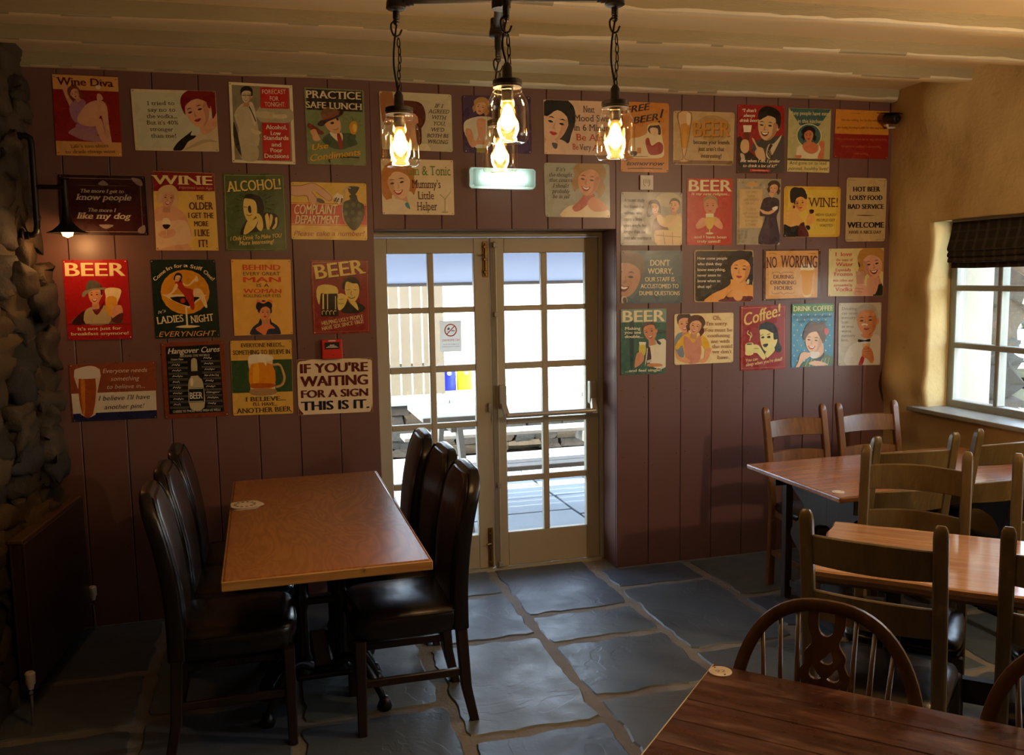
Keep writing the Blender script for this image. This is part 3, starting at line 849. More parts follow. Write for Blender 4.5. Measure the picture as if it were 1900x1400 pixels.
def mk_left_set():
    lab = [('leather chair nearest the viewer on the right side of the oak table', (.495, 3.375), PI),
           ('middle leather chair of the three on the right side of the oak table', (.495, 3.775), PI+.02),
           ('leather chair beside the door panes, farthest on the right side of the oak table', (.47, 4.19), PI-.03),
           ('nearest leather chair on the left side of the oak table, in deep shade', (-.15, 3.40), .02),
           ('middle leather chair of the three on the left side of the oak table', (-.14, 3.79), -.02),
           ('leather chair against the plum boarding, farthest on the left side of the oak table', (-.125, 4.19), 0)]
    lb, p, r = lab[0]
    c0 = make_leather_chair('black '+lb); c0.location = (*p, 0); c0.rotation_euler.z = r
    for lb, p, r in lab[1:]: dup(c0, (*p, 0), r, 'black '+lb)
    # oak table on a cast-iron base
    t = thing('dining_table', 'oak-topped pub table on a black cast-iron base, six leather chairs around it', 'table', (.183, 3.61, 0))
    bm = NB(); box(bm, -.334, .334, -.735, .735, .731, .760, .006, seg=2); obj('table_top', bm, 'oak_top', t)
    for (a, b, c, d) in ((-.337, .337, -.741, -.733), (-.337, .337, .733, .741), (-.340, -.332, -.741, .741), (.332, .340, -.741, .741)):
        bm = NB(); box(bm, a, b, c, d, .724, .757, .003); obj('edging', bm, 'oak_edge', t)
    for yc in (-.10, .22):
        for xx in (-.075, .075):
            bm = NB(); prof = [(.001, .13), (.045, .13), (.047, .16), (.03, .18), (.036, .20), (.026, .23), (.024, .40), (.030, .42), (.036, .44), (.030, .46), (.024, .48), (.024, .62), (.034, .64), (.036, .67), (.025, .69), (.025, .715), (.001, .715)]
            rings = []
            for r_, z in prof:
                rings.append([Vector((xx+r_*(1-.10*(k % 2))*math.cos(k*2*PI/20), yc+r_*(1-.10*(k % 2))*math.sin(k*2*PI/20), z)) for k in range(20)])
            loft(bm, rings); obj('column', bm, 'black_iron', t, smooth=True, angle=50)
        for sx in (-1, 1):
            for sy in (-1, 1):
                bm = NB()
                pts = [(sx*.05, yc+sy*.02, .17), (sx*.10, yc+sy*.04, .20), (sx*.16, yc+sy*.07, .155), (sx*.205, yc+sy*.10, .08), (sx*.222, yc+sy*.112, .035)]
                pts = spline(pts, 4, False)
                tube(bm, pts, [.022-.009*i/len(pts) for i in range(len(pts))], 8)
                lathe(bm, [(.001, 0), (.028, 0), (.032, .012), (.024, .03), (.016, .05), (.001, .055)], 10, sx*.226, yc+sy*.115)
                obj('foot', bm, 'black_iron', t, smooth=True, angle=50)
    bm = NB(); box(bm, -.11, .11, -.15, .27, .125, .15, .01, seg=2); box(bm, -.04, .04, -.14, .26, .15, .175, .01)
    obj('base_plate', bm, 'black_iron', t)
    for yc in (-.10, .22):
        bm = NB(); box(bm, -.12, .12, yc-.025, yc+.025, .425, .455, .006); obj('cross_bar', bm, 'black_iron', t)
    bm = NB(); box(bm, -.25, .25, -.16, -.10+.02, .712, .732, .003); box(bm, -.25, .25, .19, .25, .712, .732, .003); box(bm, -.03, .03, -.6, .6, .712, .731, .003)
    obj('top_plate', bm, 'black_iron', t)
mk_left_set()

# ---------------------------------------------------------------- ladder-back chairs
def make_ladder_chair(lb, mat='olive_wood', H=1.03, curve=.035, group='olive ladder-back chairs'):
    """faces +y; origin on the floor under the seat centre"""
    t = thing('ladder_back_chair', lb, 'chair', (0, 0, 0), 0, group)
    W = .175
    def yb(z): s = max(0, (z-.44)/(H-.44)); return -.205-.075*s-.02*s*s if z > .44 else -.205-.02*(1-z/.44)
    for s in (-1, 1):
        bm = NB(); rings = []
        zs = [0, .2, .44, .6, .75, .9, H-.035, H-.016, H-.005, H]
        for z in zs:
            u = max(0, (z-(H-.035))/.035); k = math.sqrt(max(.02, 1-u*u*.94))
            hx, hy = .019, .0165
            rings.append([Vector((s*W+a*hx*(1 if abs(u) < .01 else (.35+.65*k)), yb(z)+b*hy*k*(1 if z < .6 else .92), z)) for a, b in ((-1, -.75), (-.75, -1), (.75, -1), (1, -.75), (1, .75), (.75, 1), (-.75, 1), (-1, .75))])
        loft(bm, rings); bmesh.ops.recalc_face_normals(bm, faces=bm.faces); obj('back_post', bm, mat, t, smooth=True, angle=35)
        bm = NB(); box(bm, s*W-.018, s*W+.018, .165, .2, 0, .43, .004); obj('leg', bm, mat, t)
        bm = NB(); box(bm, s*W-.009, s*W+.009, -.21, .18, .17, .2, .003); obj('stretcher', bm, mat, t)
    for (z0, z1) in ((H-.165, H-.075), (H-.335, H-.245)):
        bm = NB(); rings = []
        for k in range(13):
            u = k/12*2-1; x = u*(W-.012); bow = -curve*(1-u*u)
            top = z1+.008*(1-u*u); lo = z0+.002*(1-u*u)
            rings.append([Vector((x, yb(z)+bow+dy, z)) for z, dy in ((lo+.003, -.008), (lo, -.004), (lo, .004), (lo+.003, .008), (top-.003, .008), (top, .004), (top, -.004), (top-.003, -.008))])
        loft(bm, rings); bmesh.ops.recalc_face_normals(bm, faces=bm.faces); obj('slat', bm, mat, t, smooth=True, angle=40)
    bm = NB(); box(bm, -W, W, -.20, .19, .385, .425, .004); obj('seat_rail', bm, mat, t)
    bm = NB()
    loft(bm, [rrect(-.0, .0, W+.012, .20, .425, 5), rrect(0, 0, W+.02, .212, .445, 5), rrect(0, 0, W+.014, .205, .462, 5), rrect(0, 0, W-.04, .15, .475, 5), rrect(0, 0, .02, .02, .478, 5)])
    obj('seat_pad', bm, 'leather', t, smooth=True, angle=60)
    bm = NB(); box(bm, -W, W, .172, .188, .24, .27, .003); obj('front_stretcher', bm, mat, t)
    return t
def mk_right_chairs():
    A0 = make_ladder_chair('honey brown ladder-back chair against the plum boarding, left of the two behind the far table', 'brown_chair', .97, .02, 'brown ladder-back chairs along the boarding')
    A0.location = (2.80, 3.945, 0); A0.rotation_euler.z = PI-.03
    dup(A0, (3.245, 3.93, 0), PI-.06, 'honey brown ladder-back chair in the corner by the window wall, behind the far table')
    def place(root, mid, ang, back, lb):
        """mid = where the middle of the back's head stands; ang = heading the sitter looks"""
        f = Vector((-math.sin(ang), math.cos(ang)))
        p = Vector(mid)+f*back
        return (p.x, p.y, 0), ang
    F0 = make_ladder_chair('x')
    specs = [((1.585, 2.02), -.845, 'olive ladder-back chair seen squarely from behind, at the near side of the pine table'),
             ((1.98, 1.70), -.80, 'olive ladder-back chair cut by the right edge, near side of the pine table'),
             ((2.37, 2.775), PI-.77, 'olive ladder-back chair with dark shaded slats on the far side of the pine table'),
             ((2.77, 2.45), PI-.75, 'olive ladder-back chair at the right edge, only its left post showing behind the pine table'),
             ((2.575, 3.015), -.12, 'pale olive ladder-back chair with bowed slats, tucked under the near side of the far table'),
             ((3.075, 3.03), .03, 'olive ladder-back chair with bowed slats near the window sill, right of the pale one')]
    first = True
    for mid, ang, lb in specs:
        loc, a = place(None, mid, ang, .30, lb)
        if first: F0.location = loc; F0.rotation_euler.z = a; F0['label'] = lb; first = False
        else: dup(F0, loc, a, lb)
mk_right_chairs()

# ---------------------------------------------------------------- tables on the right
def mk_right_tables():
    t = thing('refectory_table', 'long reddish wooden table on dark trestle ends, below the window corner', 'table', (2.335, 3.555, -.018), .01)
    bm = NB(); box(bm, 0, 1.31, -.372, .372, .735, .760, .006, seg=2); obj('table_top', bm, 'reddish_top', t)
    for yy in (-.31, .29):
        bm = NB(); box(bm, .12, 1.26, yy, yy+.022, .655, .735, .003); obj('apron', bm, 'trestle_wood', t)
    half = [(.085, .10), (.10, .16), (.075, .20), (.06, .26), (.085, .33), (.115, .40), (.10, .47), (.07, .52), (.075, .58), (.11, .64), (.12, .70)]
    out = spline(half, 3, False)
    poly = out+[(-p[0], p[1]) for p in reversed(out)]
    hole = spline([(0, .33), (.035, .38), (.05, .44), (.03, .50), (0, .52)], 3, False)
    for xx in (.225, 1.12):
        for s in (-1, 1):
            bm = NB()
            hp = [(s*p[0], p[1]) for p in hole]
            oo = [(s*p[0], p[1]) for p in out]
            pl = oo+[(0, .70), (0, .52)]+list(reversed(hp))[1:]+[(0, .10)]
            cl = []
            for q in pl:
                if not cl or (abs(q[0]-cl[-1][0])+abs(q[1]-cl[-1][1])) > 1e-5: cl.append(q)
            prism(bm, cl, .035, Matrix.Translation((xx, s*.001, 0)) @ Matrix.Rotation(PI/2, 4, 'Z') @ Matrix.Diagonal((2.5, 1, 1, 1)))
            obj('trestle_panel', bm, 'trestle_wood', t)
        bm = NB()
        pf = [(-.34, .018), (-.34, .035), (-.30, .055), (-.12, .085), (-.09, .11), (.09, .11), (.12, .085), (.30, .055), (.34, .035), (.34, .018), (.24, .018), (.2, .035), (-.2, .035), (-.24, .018)]
        prism(bm, pf, .075, Matrix.Translation((xx, .04, 0)) @ Matrix.Rotation(PI/2, 4, 'Z')); obj('foot_rail', bm, 'trestle_wood', t)
        bm = NB(); box(bm, xx-.03, xx+.03, -.31, .31, .69, .735, .006); obj('top_bearer', bm, 'trestle_wood', t)
        bm = NB(); box(bm, xx-.02, xx+.02, .325, .365, .04, .72, .003); obj('post', bm, 'trestle_wood', t)
        bm = NB(); box(bm, xx-.02, xx+.02, -.31, -.27, .05, .70, .003) if xx > 1 else box(bm, xx-.012, xx+.012, .10, .30, .12, .155, .003); obj('rail', bm, 'trestle_wood', t)
    bm = NB(); box(bm, .12, 1.24, -.02, .02, .25, .34, .004); obj('stretcher', bm, 'trestle_wood', t)
    # number disc
    d = thing('table_number', 'small white number disc at the corner of the long reddish table', 'table number', (2.395, 3.272, .742))
    bm = NB(); lathe(bm, [(.0001, 0), (.026, 0), (.026, .003), (.0001, .003)], 24); obj('disc', bm, 'white_plastic', d)
    bm = NB()
    for (x, y) in ((-.018, .0), (.018, .0)): lathe(bm, [(.0001, .0032), (.003, .0032), (.003, .0036), (.0001, .0036)], 8, x, y)
    obj('screw_heads', bm, 'dark_steel', d)

    # pine table with a thick waney edge, turned 43 degrees
    ang = math.atan2(-.683, .73)
    t = thing('pine_table', 'light pine table with a thick worn waney edge and strong window glare', 'table', (2.062, 2.842, 0), ang)
    L, Wd = 1.35, .62
    n = 40; top = []
    for k in range(n+1): top.append((k*L/n, -.004+.010*noise.noise((k*.35, 1, 0))))
    near = []
    for k in range(n+1):
        x = L-k*L/n; near.append((x, -Wd+.022*noise.noise((x*3.2, 4, 0))+.006*noise.noise((x*14, 5, 0))))
    end = [(.01*noise.noise((j*.9, 7, 0)), -Wd+Wd*j/8) for j in range(1, 8)]
    out = top+near+end
    bm = NB()
    def ins(p, d):
        c = Vector((L/2, -Wd/2)); v = Vector(p); dx = d if v.x < L/2 else -d; dy = d if v.y < -Wd/2 else -d
        return Vector((v.x+(dx if (v.x < .05 or v.x > L-.05) else 0), v.y+(dy if (v.y < -Wd+.08 or v.y > -.06) else 0)))
    rings = [[Vector((*ins(p, .012), .716)) for p in out], [Vector((*ins(p, .004), .727)) for p in out], [Vector((*p, .742)) for p in out], [Vector((*ins(p, .003), .755)) for p in out], [Vector((*ins(p, .009), .760)) for p in out]]
    V = loft(bm, rings, True, False); bm.faces.new(V[-1]); bm.faces.new(list(reversed(V[0])))
    bmesh.ops.recalc_face_normals(bm, faces=bm.faces)
    for f in bm.faces: f.material_index = 0 if f.calc_center_median().z > .757 else 1
    obj('table_top', bm, ['pine_top', 'pine_edge'], t)
    for xx in (.24, L-.24):
        bm = NB(); box(bm, xx-.035, xx+.035, -Wd+.1, -.1, .68, .718, .005); obj('top_bearer', bm, 'trestle_wood', t)
        bm = NB(); box(bm, xx-.025, xx+.025, -Wd/2-.09, -Wd/2+.09, .07, .70, .006); obj('trestle_panel', bm, 'trestle_wood', t)
        bm = NB(); box(bm, xx-.035, xx+.035, -Wd+.06, -.06, 0, .075, .01); obj('foot_rail', bm, 'trestle_wood', t)
    bm = NB(); box(bm, .2, L-.2, -Wd/2-.02, -Wd/2+.02, .28, .36, .004); obj('stretcher', bm, 'trestle_wood', t)

    # near table of dark planks
    ang = math.atan2(-.717, .697)
    t = thing('plank_table', 'dark stained plank table with worn patches, nearest the viewer at bottom right', 'table', (1.020, 1.856, 0), ang)
    L, Wd, N = 1.25, .80, 8
    rnd = random.Random(2)
    bm = NB(); box(bm, -.0015, .0006, -Wd+.001, -.001, .7545, .7605, .0004); obj('worn_edge', bm, 'worn_edge', t, label='pale worn edge')
    for k in range(N):
        bm = NB(); y1 = -k*Wd/N; box(bm, .0, L, y1-Wd/N+.0008, y1-.0008, .735, .760+rnd.uniform(-.0004, .0002), .0018)
        o = obj('plank', bm, 'dark_plank', t)
    bm = NB(); box(bm, .002, L-.004, -Wd+.002, -.002, .729, .736); obj('under_board', bm, 'dark_plank', t)
    for (x, y) in ((.07, -.07), (.07, -Wd+.07), (L-.07, -.07), (L-.07, -Wd+.07)):
        bm = NB(); box(bm, x-.03, x+.03, y-.03, y+.03, 0, .73, .005); obj('leg', bm, 'dark_plank', t)
    for a in ((.09, L-.09, -.08, -.06), (.09, L-.09, -Wd+.06, -Wd+.08), (.06, .08, -Wd+.09, -.09), (L-.08, L-.06, -Wd+.09, -.09)):
        bm = NB(); box(bm, a[0], a[1], a[2], a[3], .63, .73, .003); obj('apron', bm, 'dark_plank', t)
    d = thing('table_number', 'white disc reading 92 screwed to the corner of the dark plank table', 'table number', (1.013, 1.811, .7600), -.28)
    bm = NB(); lathe(bm, [(.0001, 0), (.027, 0), (.0275, .0015), (.027, .003), (.0001, .003)], 32); obj('disc', bm, 'white_plastic', d)
    bm = NB()
    for (x, y) in ((-.009, .019), (.006, -.019)): lathe(bm, [(.0001, .0032), (.0022, .0032), (.0022, .0038), (.0001, .0038)], 8, x, y)
    obj('screw_heads', bm, 'dark_steel', d)
    text_mesh('number', '92', (-.012, -.007), (.012, -.007), .013, 'plain_grey', d, z=.0034, flat=True)
def text_mesh(name, s, p0, p1, cap, mat, parent, z=0, flat=False, mirror=False, yoff=0):
    cu = bpy.data.curves.new('t', 'FONT'); cu.body = s; cu.size = 1
    o = bpy.data.objects.new('t', cu); COL.objects.link(o)
    bpy.context.view_layer.update()
    me = bpy.data.meshes.new_from_object(o.evaluated_get(bpy.context.evaluated_depsgraph_get()))
    bpy.data.objects.remove(o); bpy.data.curves.remove(cu)
    xs = [v.co.x for v in me.vertices]; x0, x1 = min(xs), max(xs)
    W = math.hypot(p1[0]-p0[0], p1[1]-p0[1]); sx = W/(x1-x0); sy = cap/.73
    for v in me.vertices:
        x = (v.co.x-x0)*sx; y = v.co.y*sy
        if mirror: x = W-x
        v.co = Vector((p0[0]+x, p0[1]+y, z)) if flat else Vector((p0[0]+x, yoff, p0[1]+y))
    me.name = name; me.materials.append(M[mat])
    ob = bpy.data.objects.new(name, me); link(ob, parent); return ob
plain('plain_grey', '#8d8580', .6)
mk_right_tables()

# ---------------------------------------------------------------- windsor chairs with pierced splats
def make_windsor(lb):
    """faces -y (towards the plank table); head of hoop above origin side +y"""
    t = thing('windsor_chair', lb, 'chair', (0, 0, 0), 0, 'hoop-back chairs at the plank table')
    R, top, base = .205, .93, .45
    def P(x, z): s = (z-base)/(top-base); return Vector((x, .165+.075*s, z))
    pts = []
    for k in range(33):
        a = PI*k/32
        x = -R*math.copysign(abs(math.cos(a))**.82, math.cos(a)); z = .64+(top-.64)*math.sin(a)**.9
        pts.append((x, z))
    pts = [(-R*.93, base), (-R*.985, .54)]+pts+[(R*.985, .54), (R*.93, base)]
    bm = NB(); rings = []
    for i, p in enumerate(pts):
        a = pts[max(0, i-1)]; b = pts[min(len(pts)-1, i+1)]
        d = Vector((b[0]-a[0], b[1]-a[1])).normalized(); nrm = Vector((-d.y, d.x))
        c = P(*p); ring = []
        for u, v in ((-1, -.6), (-.6, -1), (.6, -1), (1, -.6), (1, .6), (.6, 1), (-.6, 1), (-1, .6)):
            ring.append(c+Vector((nrm.x*u*.0145, v*.0095, nrm.y*u*.0145)))
        rings.append(ring)
    loft(bm, rings); bmesh.ops.recalc_face_normals(bm, faces=bm.faces); obj('hoop', bm, 'windsor', t, smooth=True, angle=40)
    for x in (-.145, -.105, -.065, .065, .105, .145):
        zt = .64+(top-.64)*math.sqrt(max(0, 1-(abs(x)/R)**2.2))-.006
        bm = NB(); a = P(x*.8, base); b = P(x, zt)
        tube(bm, [a, a.lerp(b, .4), a.lerp(b, .6), b], [.0055, .0075, .007, .005], 8); obj('spindle', bm, 'windsor', t, smooth=True)
    # splat: wavy outline with a U notch at its head and teardrop piercings
    side = spline([(.030, .45), (.036, .52), (.050, .57), (.040, .61), (.050, .65), (.060, .69), (.046, .725), (.052, .755), (.056, .775), (.044, .80), (.046, .82), (.034, .838), (.030, .85), (.036, .868), (.041, .885), (.042, .918)], 3, False)
    notch = spline([(.018, .918), (.018, .885), (.012, .868), (0, .862), (-.012, .868), (-.018, .885), (-.018, .918)], 3, False)
    outer = side+notch+[(-p[0], p[1]) for p in reversed(side)]
    def tear(cx, cz, sx, sz):
        return spline([(cx-.006*sx, cz+.018*sz), (cx+.006*sx, cz+.002*sz), (cx+.016*sx, cz-.008*sz), (cx, cz-.013*sz), (cx-.012*sx, cz-.004*sz)], 2)
    holes = [tear(.006, .812, -1, 1), tear(-.022, .775, 1, 1), tear(.022, .775, -1, 1), tear(-.030, .735, 1, 1), tear(.030, .735, -1, 1), tear(-.024, .67, 1, 1.5), tear(.024, .67, -1, 1.5), tear(0, .60, 1, 1.5)]
    bm = NB(); loops = [[Vector((p[0], p[1], 0)) for p in q] for q in [outer]+holes]
    flat_ = [p for q in loops for p in q]
    A = [bm.verts.new(P(p.x, p.y)+Vector((0, -.005, 0))) for p in flat_]; B = [bm.verts.new(P(p.x, p.y)+Vector((0, .005, 0))) for p in flat_]
    for f in tessellate_polygon(loops):
        try: bm.faces.new([A[i] for i in f]); bm.faces.new([B[i] for i in reversed(f)])
        except ValueError: pass
    o_ = 0
    for q in loops:
        for i in range(len(q)):
            j = o_+(i+1) % len(q); i = o_+i
            try: bm.faces.new((A[i], A[j], B[j], B[i]))
            except ValueError: pass
        o_ += len(q)
    bmesh.ops.recalc_face_normals(bm, faces=bm.faces); obj('splat', bm, 'windsor', t)
    bm = NB()
    loft(bm, [rrect(0, 0, .20, .19, .425, 6, .6), rrect(0, 0, .215, .205, .437, 6, .6), rrect(0, 0, .213, .203, .452, 6, .6), rrect(0, 0, .15, .14, .450, 6, .7), rrect(0, 0, .03, .03, .446, 6, .8)])
    obj('seat', bm, 'windsor', t, smooth=True, angle=50)
    for sx in (-1, 1):
        for sy in (-1, 1):
            bm = NB(); a = Vector((sx*.13, sy*.12, .43)); b = Vector((sx*.19, sy*.19, 0)); prof = (.013, .017, .021, .014, .019, .012)
            tube(bm, [a.lerp(b, k/5) for k in range(6)], prof, 10); obj('leg', bm, 'windsor', t, smooth=True)
        bm = NB(); tube(bm, [(sx*.155, -.15, .22), (sx*.155, 0, .22), (sx*.155, .15, .22)], [.008, .013, .008], 8); obj('stretcher', bm, 'windsor', t, smooth=True)
    bm = NB(); tube(bm, [(-.155, 0, .22), (0, 0, .22), (.155, 0, .22)], [.008, .013, .008], 8); obj('cross_stretcher', bm, 'windsor', t, smooth=True)
    return t
def mk_windsors():
    ang = math.atan2(-.717, .697)
    f = Vector((.717, .697))          # away from the table
    a = make_windsor('hoop-back chair with a pierced splat, whole arch showing behind the plank table')
    m = Vector((1.235, 1.715)); p = m-f*.24
    a.location = (p.x, p.y, 0); a.rotation_euler.z = ang
    m = Vector((1.235, 1.715))+Vector((.697, -.717))*.52; p = m-f*.24
    dup(a, (p.x, p.y, 0), ang-.05, 'hoop-back chair cut off by the right edge, second behind the plank table')
mk_windsors()

# beer mats on the oak table
def mk_mats():
    plain('mat_card', '#cfc0a2', .7); plain('mat_print', '#57422c', .7)
    rnd = random.Random(4)
    for i in range(5):
        a = rnd.uniform(0, .5); x = -.088+rnd.uniform(-.010, .010); y = 3.83+rnd.uniform(-.012, .012)
        m = thing('beer_mat', ['beer mat at the bottom of the small pile on the oak table', 'second beer mat from the bottom of the pile', 'middle beer mat of the pile on the oak table', 'beer mat just under the top one in the pile', 'patterned beer mat lying on top of the pile on the oak table'][i], 'beer mat', (x, y, .760+i*.0022), a, 'beer mats piled on the oak table')
        bm = NB(); prof = spline([(-.048, -.048), (0, -.056), (.048, -.048), (.056, 0), (.048, .048), (0, .056), (-.048, .048), (-.056, 0)], 3)
        loft(bm, [[Vector((p[0], p[1], z)) for p in prof] for z in (0, .0018)]); obj('card', bm, 'mat_card', m)
        if i == 4:
            bm = NB()
            for k in range(12):
                t0 = k*PI/6; 
                q = [Vector((r_*math.cos(t0+d), r_*math.sin(t0+d), .0021)) for r_, d in ((.033, 0), (.046, 0), (.046, .28), (.033, .28))]
                bm.faces.new([bm.verts.new(p) for p in q])
            obj('printed_border', bm, 'mat_print', m, kind='stuff')
mk_mats()
# ---------------------------------------------------------------- pendant of jars
def ring_link(bm, c, rx, rz, ang, r=.0016):
    pts = []
    for k in range(14):
        a = 2*PI*k/14; u = rx*math.cos(a)*(1-.35*math.sin(a)); v = rz*math.sin(a)
        pts.append((c[0]+u*math.cos(ang), c[1]+u*math.sin(ang), c[2]+v))
    tube(bm, pts, r, 5, closed=True)
def bulb_light(name, loc, e, col=(1, .64, .33), r=.03):
    l = bpy.data.lights.new(name, 'POINT'); l.energy = e; l.color = col; l.shadow_soft_size = r
    o = bpy.data.objects.new(name, l); o.location = loc; COL.objects.link(o); return o
def mk_pendant():
    ctr = Vector((.615, 2.22, 2.392))
    ax = Vector((.962, -.272, 0)); ay = Vector((.272, .962, 0))
    t = thing('pipe_chandelier', 'black iron pipe chandelier cross hanging from the joists, carrying the lit jars', 'chandelier', tuple(ctr))
    def tube_part(nm, pts, r, n=14, mat='dark_steel'):
        bm = NB(); tube(bm, pts, r, n); return obj(nm, bm, mat, t, smooth=True, angle=50)
    arms = [('left', -ax*.262), ('right', ax*.283), ('front', -ay*.13+ax*.012), ('rear', ay*.27-ax*.012)]
    for nm, d in arms: tube_part('arm_pipe', [(0, 0, 0), tuple(d)], .0135)
    bm = NB(); lathe(bm, [(.001, -.03), (.024, -.03), (.024, .03), (.001, .03)], 16); obj('centre_cross', bm, 'dark_steel', t, smooth=True, angle=40)
    tube_part('drop_pipe', [(0, 0, 0), (0, 0, .375)], .0135)
    bm = NB(); lathe(bm, [(.001, .352), (.05, .352), (.05, .365), (.02, .369), (.001, .371)], 20); obj('ceiling_flange', bm, 'dark_steel', t, smooth=True, angle=40)
    info = []
    spec = {'left': (.0, .165, 'left-hand lit glass jar pendant, in front of the agreed-with-you sign'), 'right': (.0, .158, 'right-hand lit glass jar pendant, beside the tomorrow sign'),
            'front': (-.03, .10, 'nearest lit glass jar pendant at the middle, overlapping the one behind'), 'rear': (-.03, .125, 'rear lit glass jar pendant hanging lowest in front of the exit light')}
    for nm, d in arms:
        dn = d.normalized()
        bm = NB()
        lathe(bm, [(.001, .022), (.020, .022), (.021, .0), (.024, -.012), (.025, -.024), (.020, -.027), (.001, -.027)], 18, d.x, d.y)
        c = d-dn*.03
        for rr_, a0 in ((.019, 0), (.017, .01)):
            tube(bm, [tuple(d-dn*(.022+a0)), tuple(d-dn*(.034+a0))], rr_, 14)
        obj('tee_fitting', bm, 'dark_steel', t, smooth=True, angle=40)
        z0 = -.03
        ex = spec[nm][0]
        if ex: tube_part('drop_nipple', [(d.x, d.y, z0+.005), (d.x, d.y, z0+ex)], .010, 12); z0 += ex
        bm = NB(); lathe(bm, [(.001, z0), (.0085, z0), (.0085, z0-.018), (.007, z0-.020), (.0085, z0-.023), (.007, z0-.026), (.0085, z0-.029), (.005, z0-.034), (.001, z0-.034)], 12, d.x, d.y)
        obj('nipple', bm, 'dark_steel', t, smooth=True, angle=40)
        info.append((nm, ctr+d, z0-.034, spec[nm][1], spec[nm][2]))
    for nm, base, zoff, drop, lb in info:
        top = base+Vector((0, 0, zoff))
        j = thing('jar_pendant', lb, 'pendant lamp', (top.x, top.y, top.z), 0, 'lit jar pendants on the pipe chandelier')
        bm = NB()      # S hook
        hk = spline([(.002, 0, .012), (-.012, 0, .004), (-.013, 0, -.012), (-.006, 0, -.026), (.006, 0, -.024), (.013, 0, -.010)], 4, False)
        tube(bm, hk, .0026, 7); obj('hook', bm, 'dark_steel', j, smooth=True)
        nl = max(2, int((drop-.05)/.0155)); 
        bm = NB(); z = -.032
        lh = (drop-.03)/nl
        for k in range(nl):
            ring_link(bm, (.004+.002*math.sin(k), 0, z-lh*.5), .0042, lh*.62, (k % 2)*PI/2+.5); z -= lh
        obj('chain', bm, 'dark_steel', j, smooth=True)
        bm = NB()
        tube(bm, spline([(0, 0, .0), (-.007, .003, -drop*.3), (-.009, .003, -drop*.6), (-.003, 0, -drop*.9), (0, 0, -drop-.01)], 4, False), .0026, 7); obj('flex', bm, 'black_iron', j, smooth=True)
        zl = -drop-.035           # lid top
        bm = NB(); lathe(bm, [(.001, zl+.040), (.006, zl+.040), (.0115, zl+.030), (.0125, zl+.004), (.015, zl), (.001, zl)], 14); obj('cord_grip', bm, 'black_iron', j, smooth=True, angle=40)
        bm = NB(); lathe(bm, [(.001, zl+.001), (.031, zl+.001), (.0345, zl-.001), (.035, zl-.010), (.033, zl-.011), (.034, zl-.017), (.001, zl-.0165)], 28); obj('lid', bm, 'dark_steel', j, smooth=True, angle=40)
        g = zl-.010
        prof = [(.0315, g), (.0315, g-.006), (.0335, g-.008), (.0315, g-.011), (.0335, g-.014), (.032, g-.018), (.0365, g-.028), (.0445, g-.045), (.0468, g-.060), (.0468, g-.132), (.0455, g-.143), (.040, g-.152), (.030, g-.155), (.024, g-.151), (.001, g-.149)]
        prof = [(r_*1.06, g-(g-z)*.88) for r_, z in prof]
        bm = NB(); lathe(bm, prof, 36); obj('glass_jar', bm, 'jar_glass', j, smooth=True, angle=60)
        bm = NB()
        for k in range(3):
            pts = [(.0340*math.cos(2*PI*m/24), .0340*math.sin(2*PI*m/24), g-.008-.004*k) for m in range(24)]
        tube(bm, pts, .0012, 5, closed=True); obj('glass_rim', bm, 'jar_glass', j, smooth=True)
        b = g-.004
        bm = NB(); lathe(bm, [(.001, b), (.0145, b), (.0145, b-.03), (.0125, b-.034), (.001, b-.034)], 16); obj('lamp_holder', bm, 'black_iron', j, smooth=True, angle=40)
        bz = b-.034
        bm = NB(); lathe(bm, [(.011, bz), (.013, bz-.008), (.021, bz-.020), (.0225, bz-.040), (.0215, bz-.055), (.013, bz-.070), (.001, bz-.075)], 24)
        bu = obj('bulb', bm, 'bulb_glass', j, smooth=True)
        bm = NB()
        lathe(bm, [(.001, bz-.006), (.007, bz-.010), (.013, bz-.020), (.0175, bz-.038), (.0175, bz-.054), (.010, bz-.065), (.001, bz-.069)], 16)
        obj('filament', bm, 'filament', bu, smooth=True)
        wp = top+Vector((0, 0, bz-.045))
        bulb_light('jar_bulb', tuple(wp), JAR_W)
        bpy.context.view_layer.objects.active = None
JAR_W = 9.0
mk_pendant()

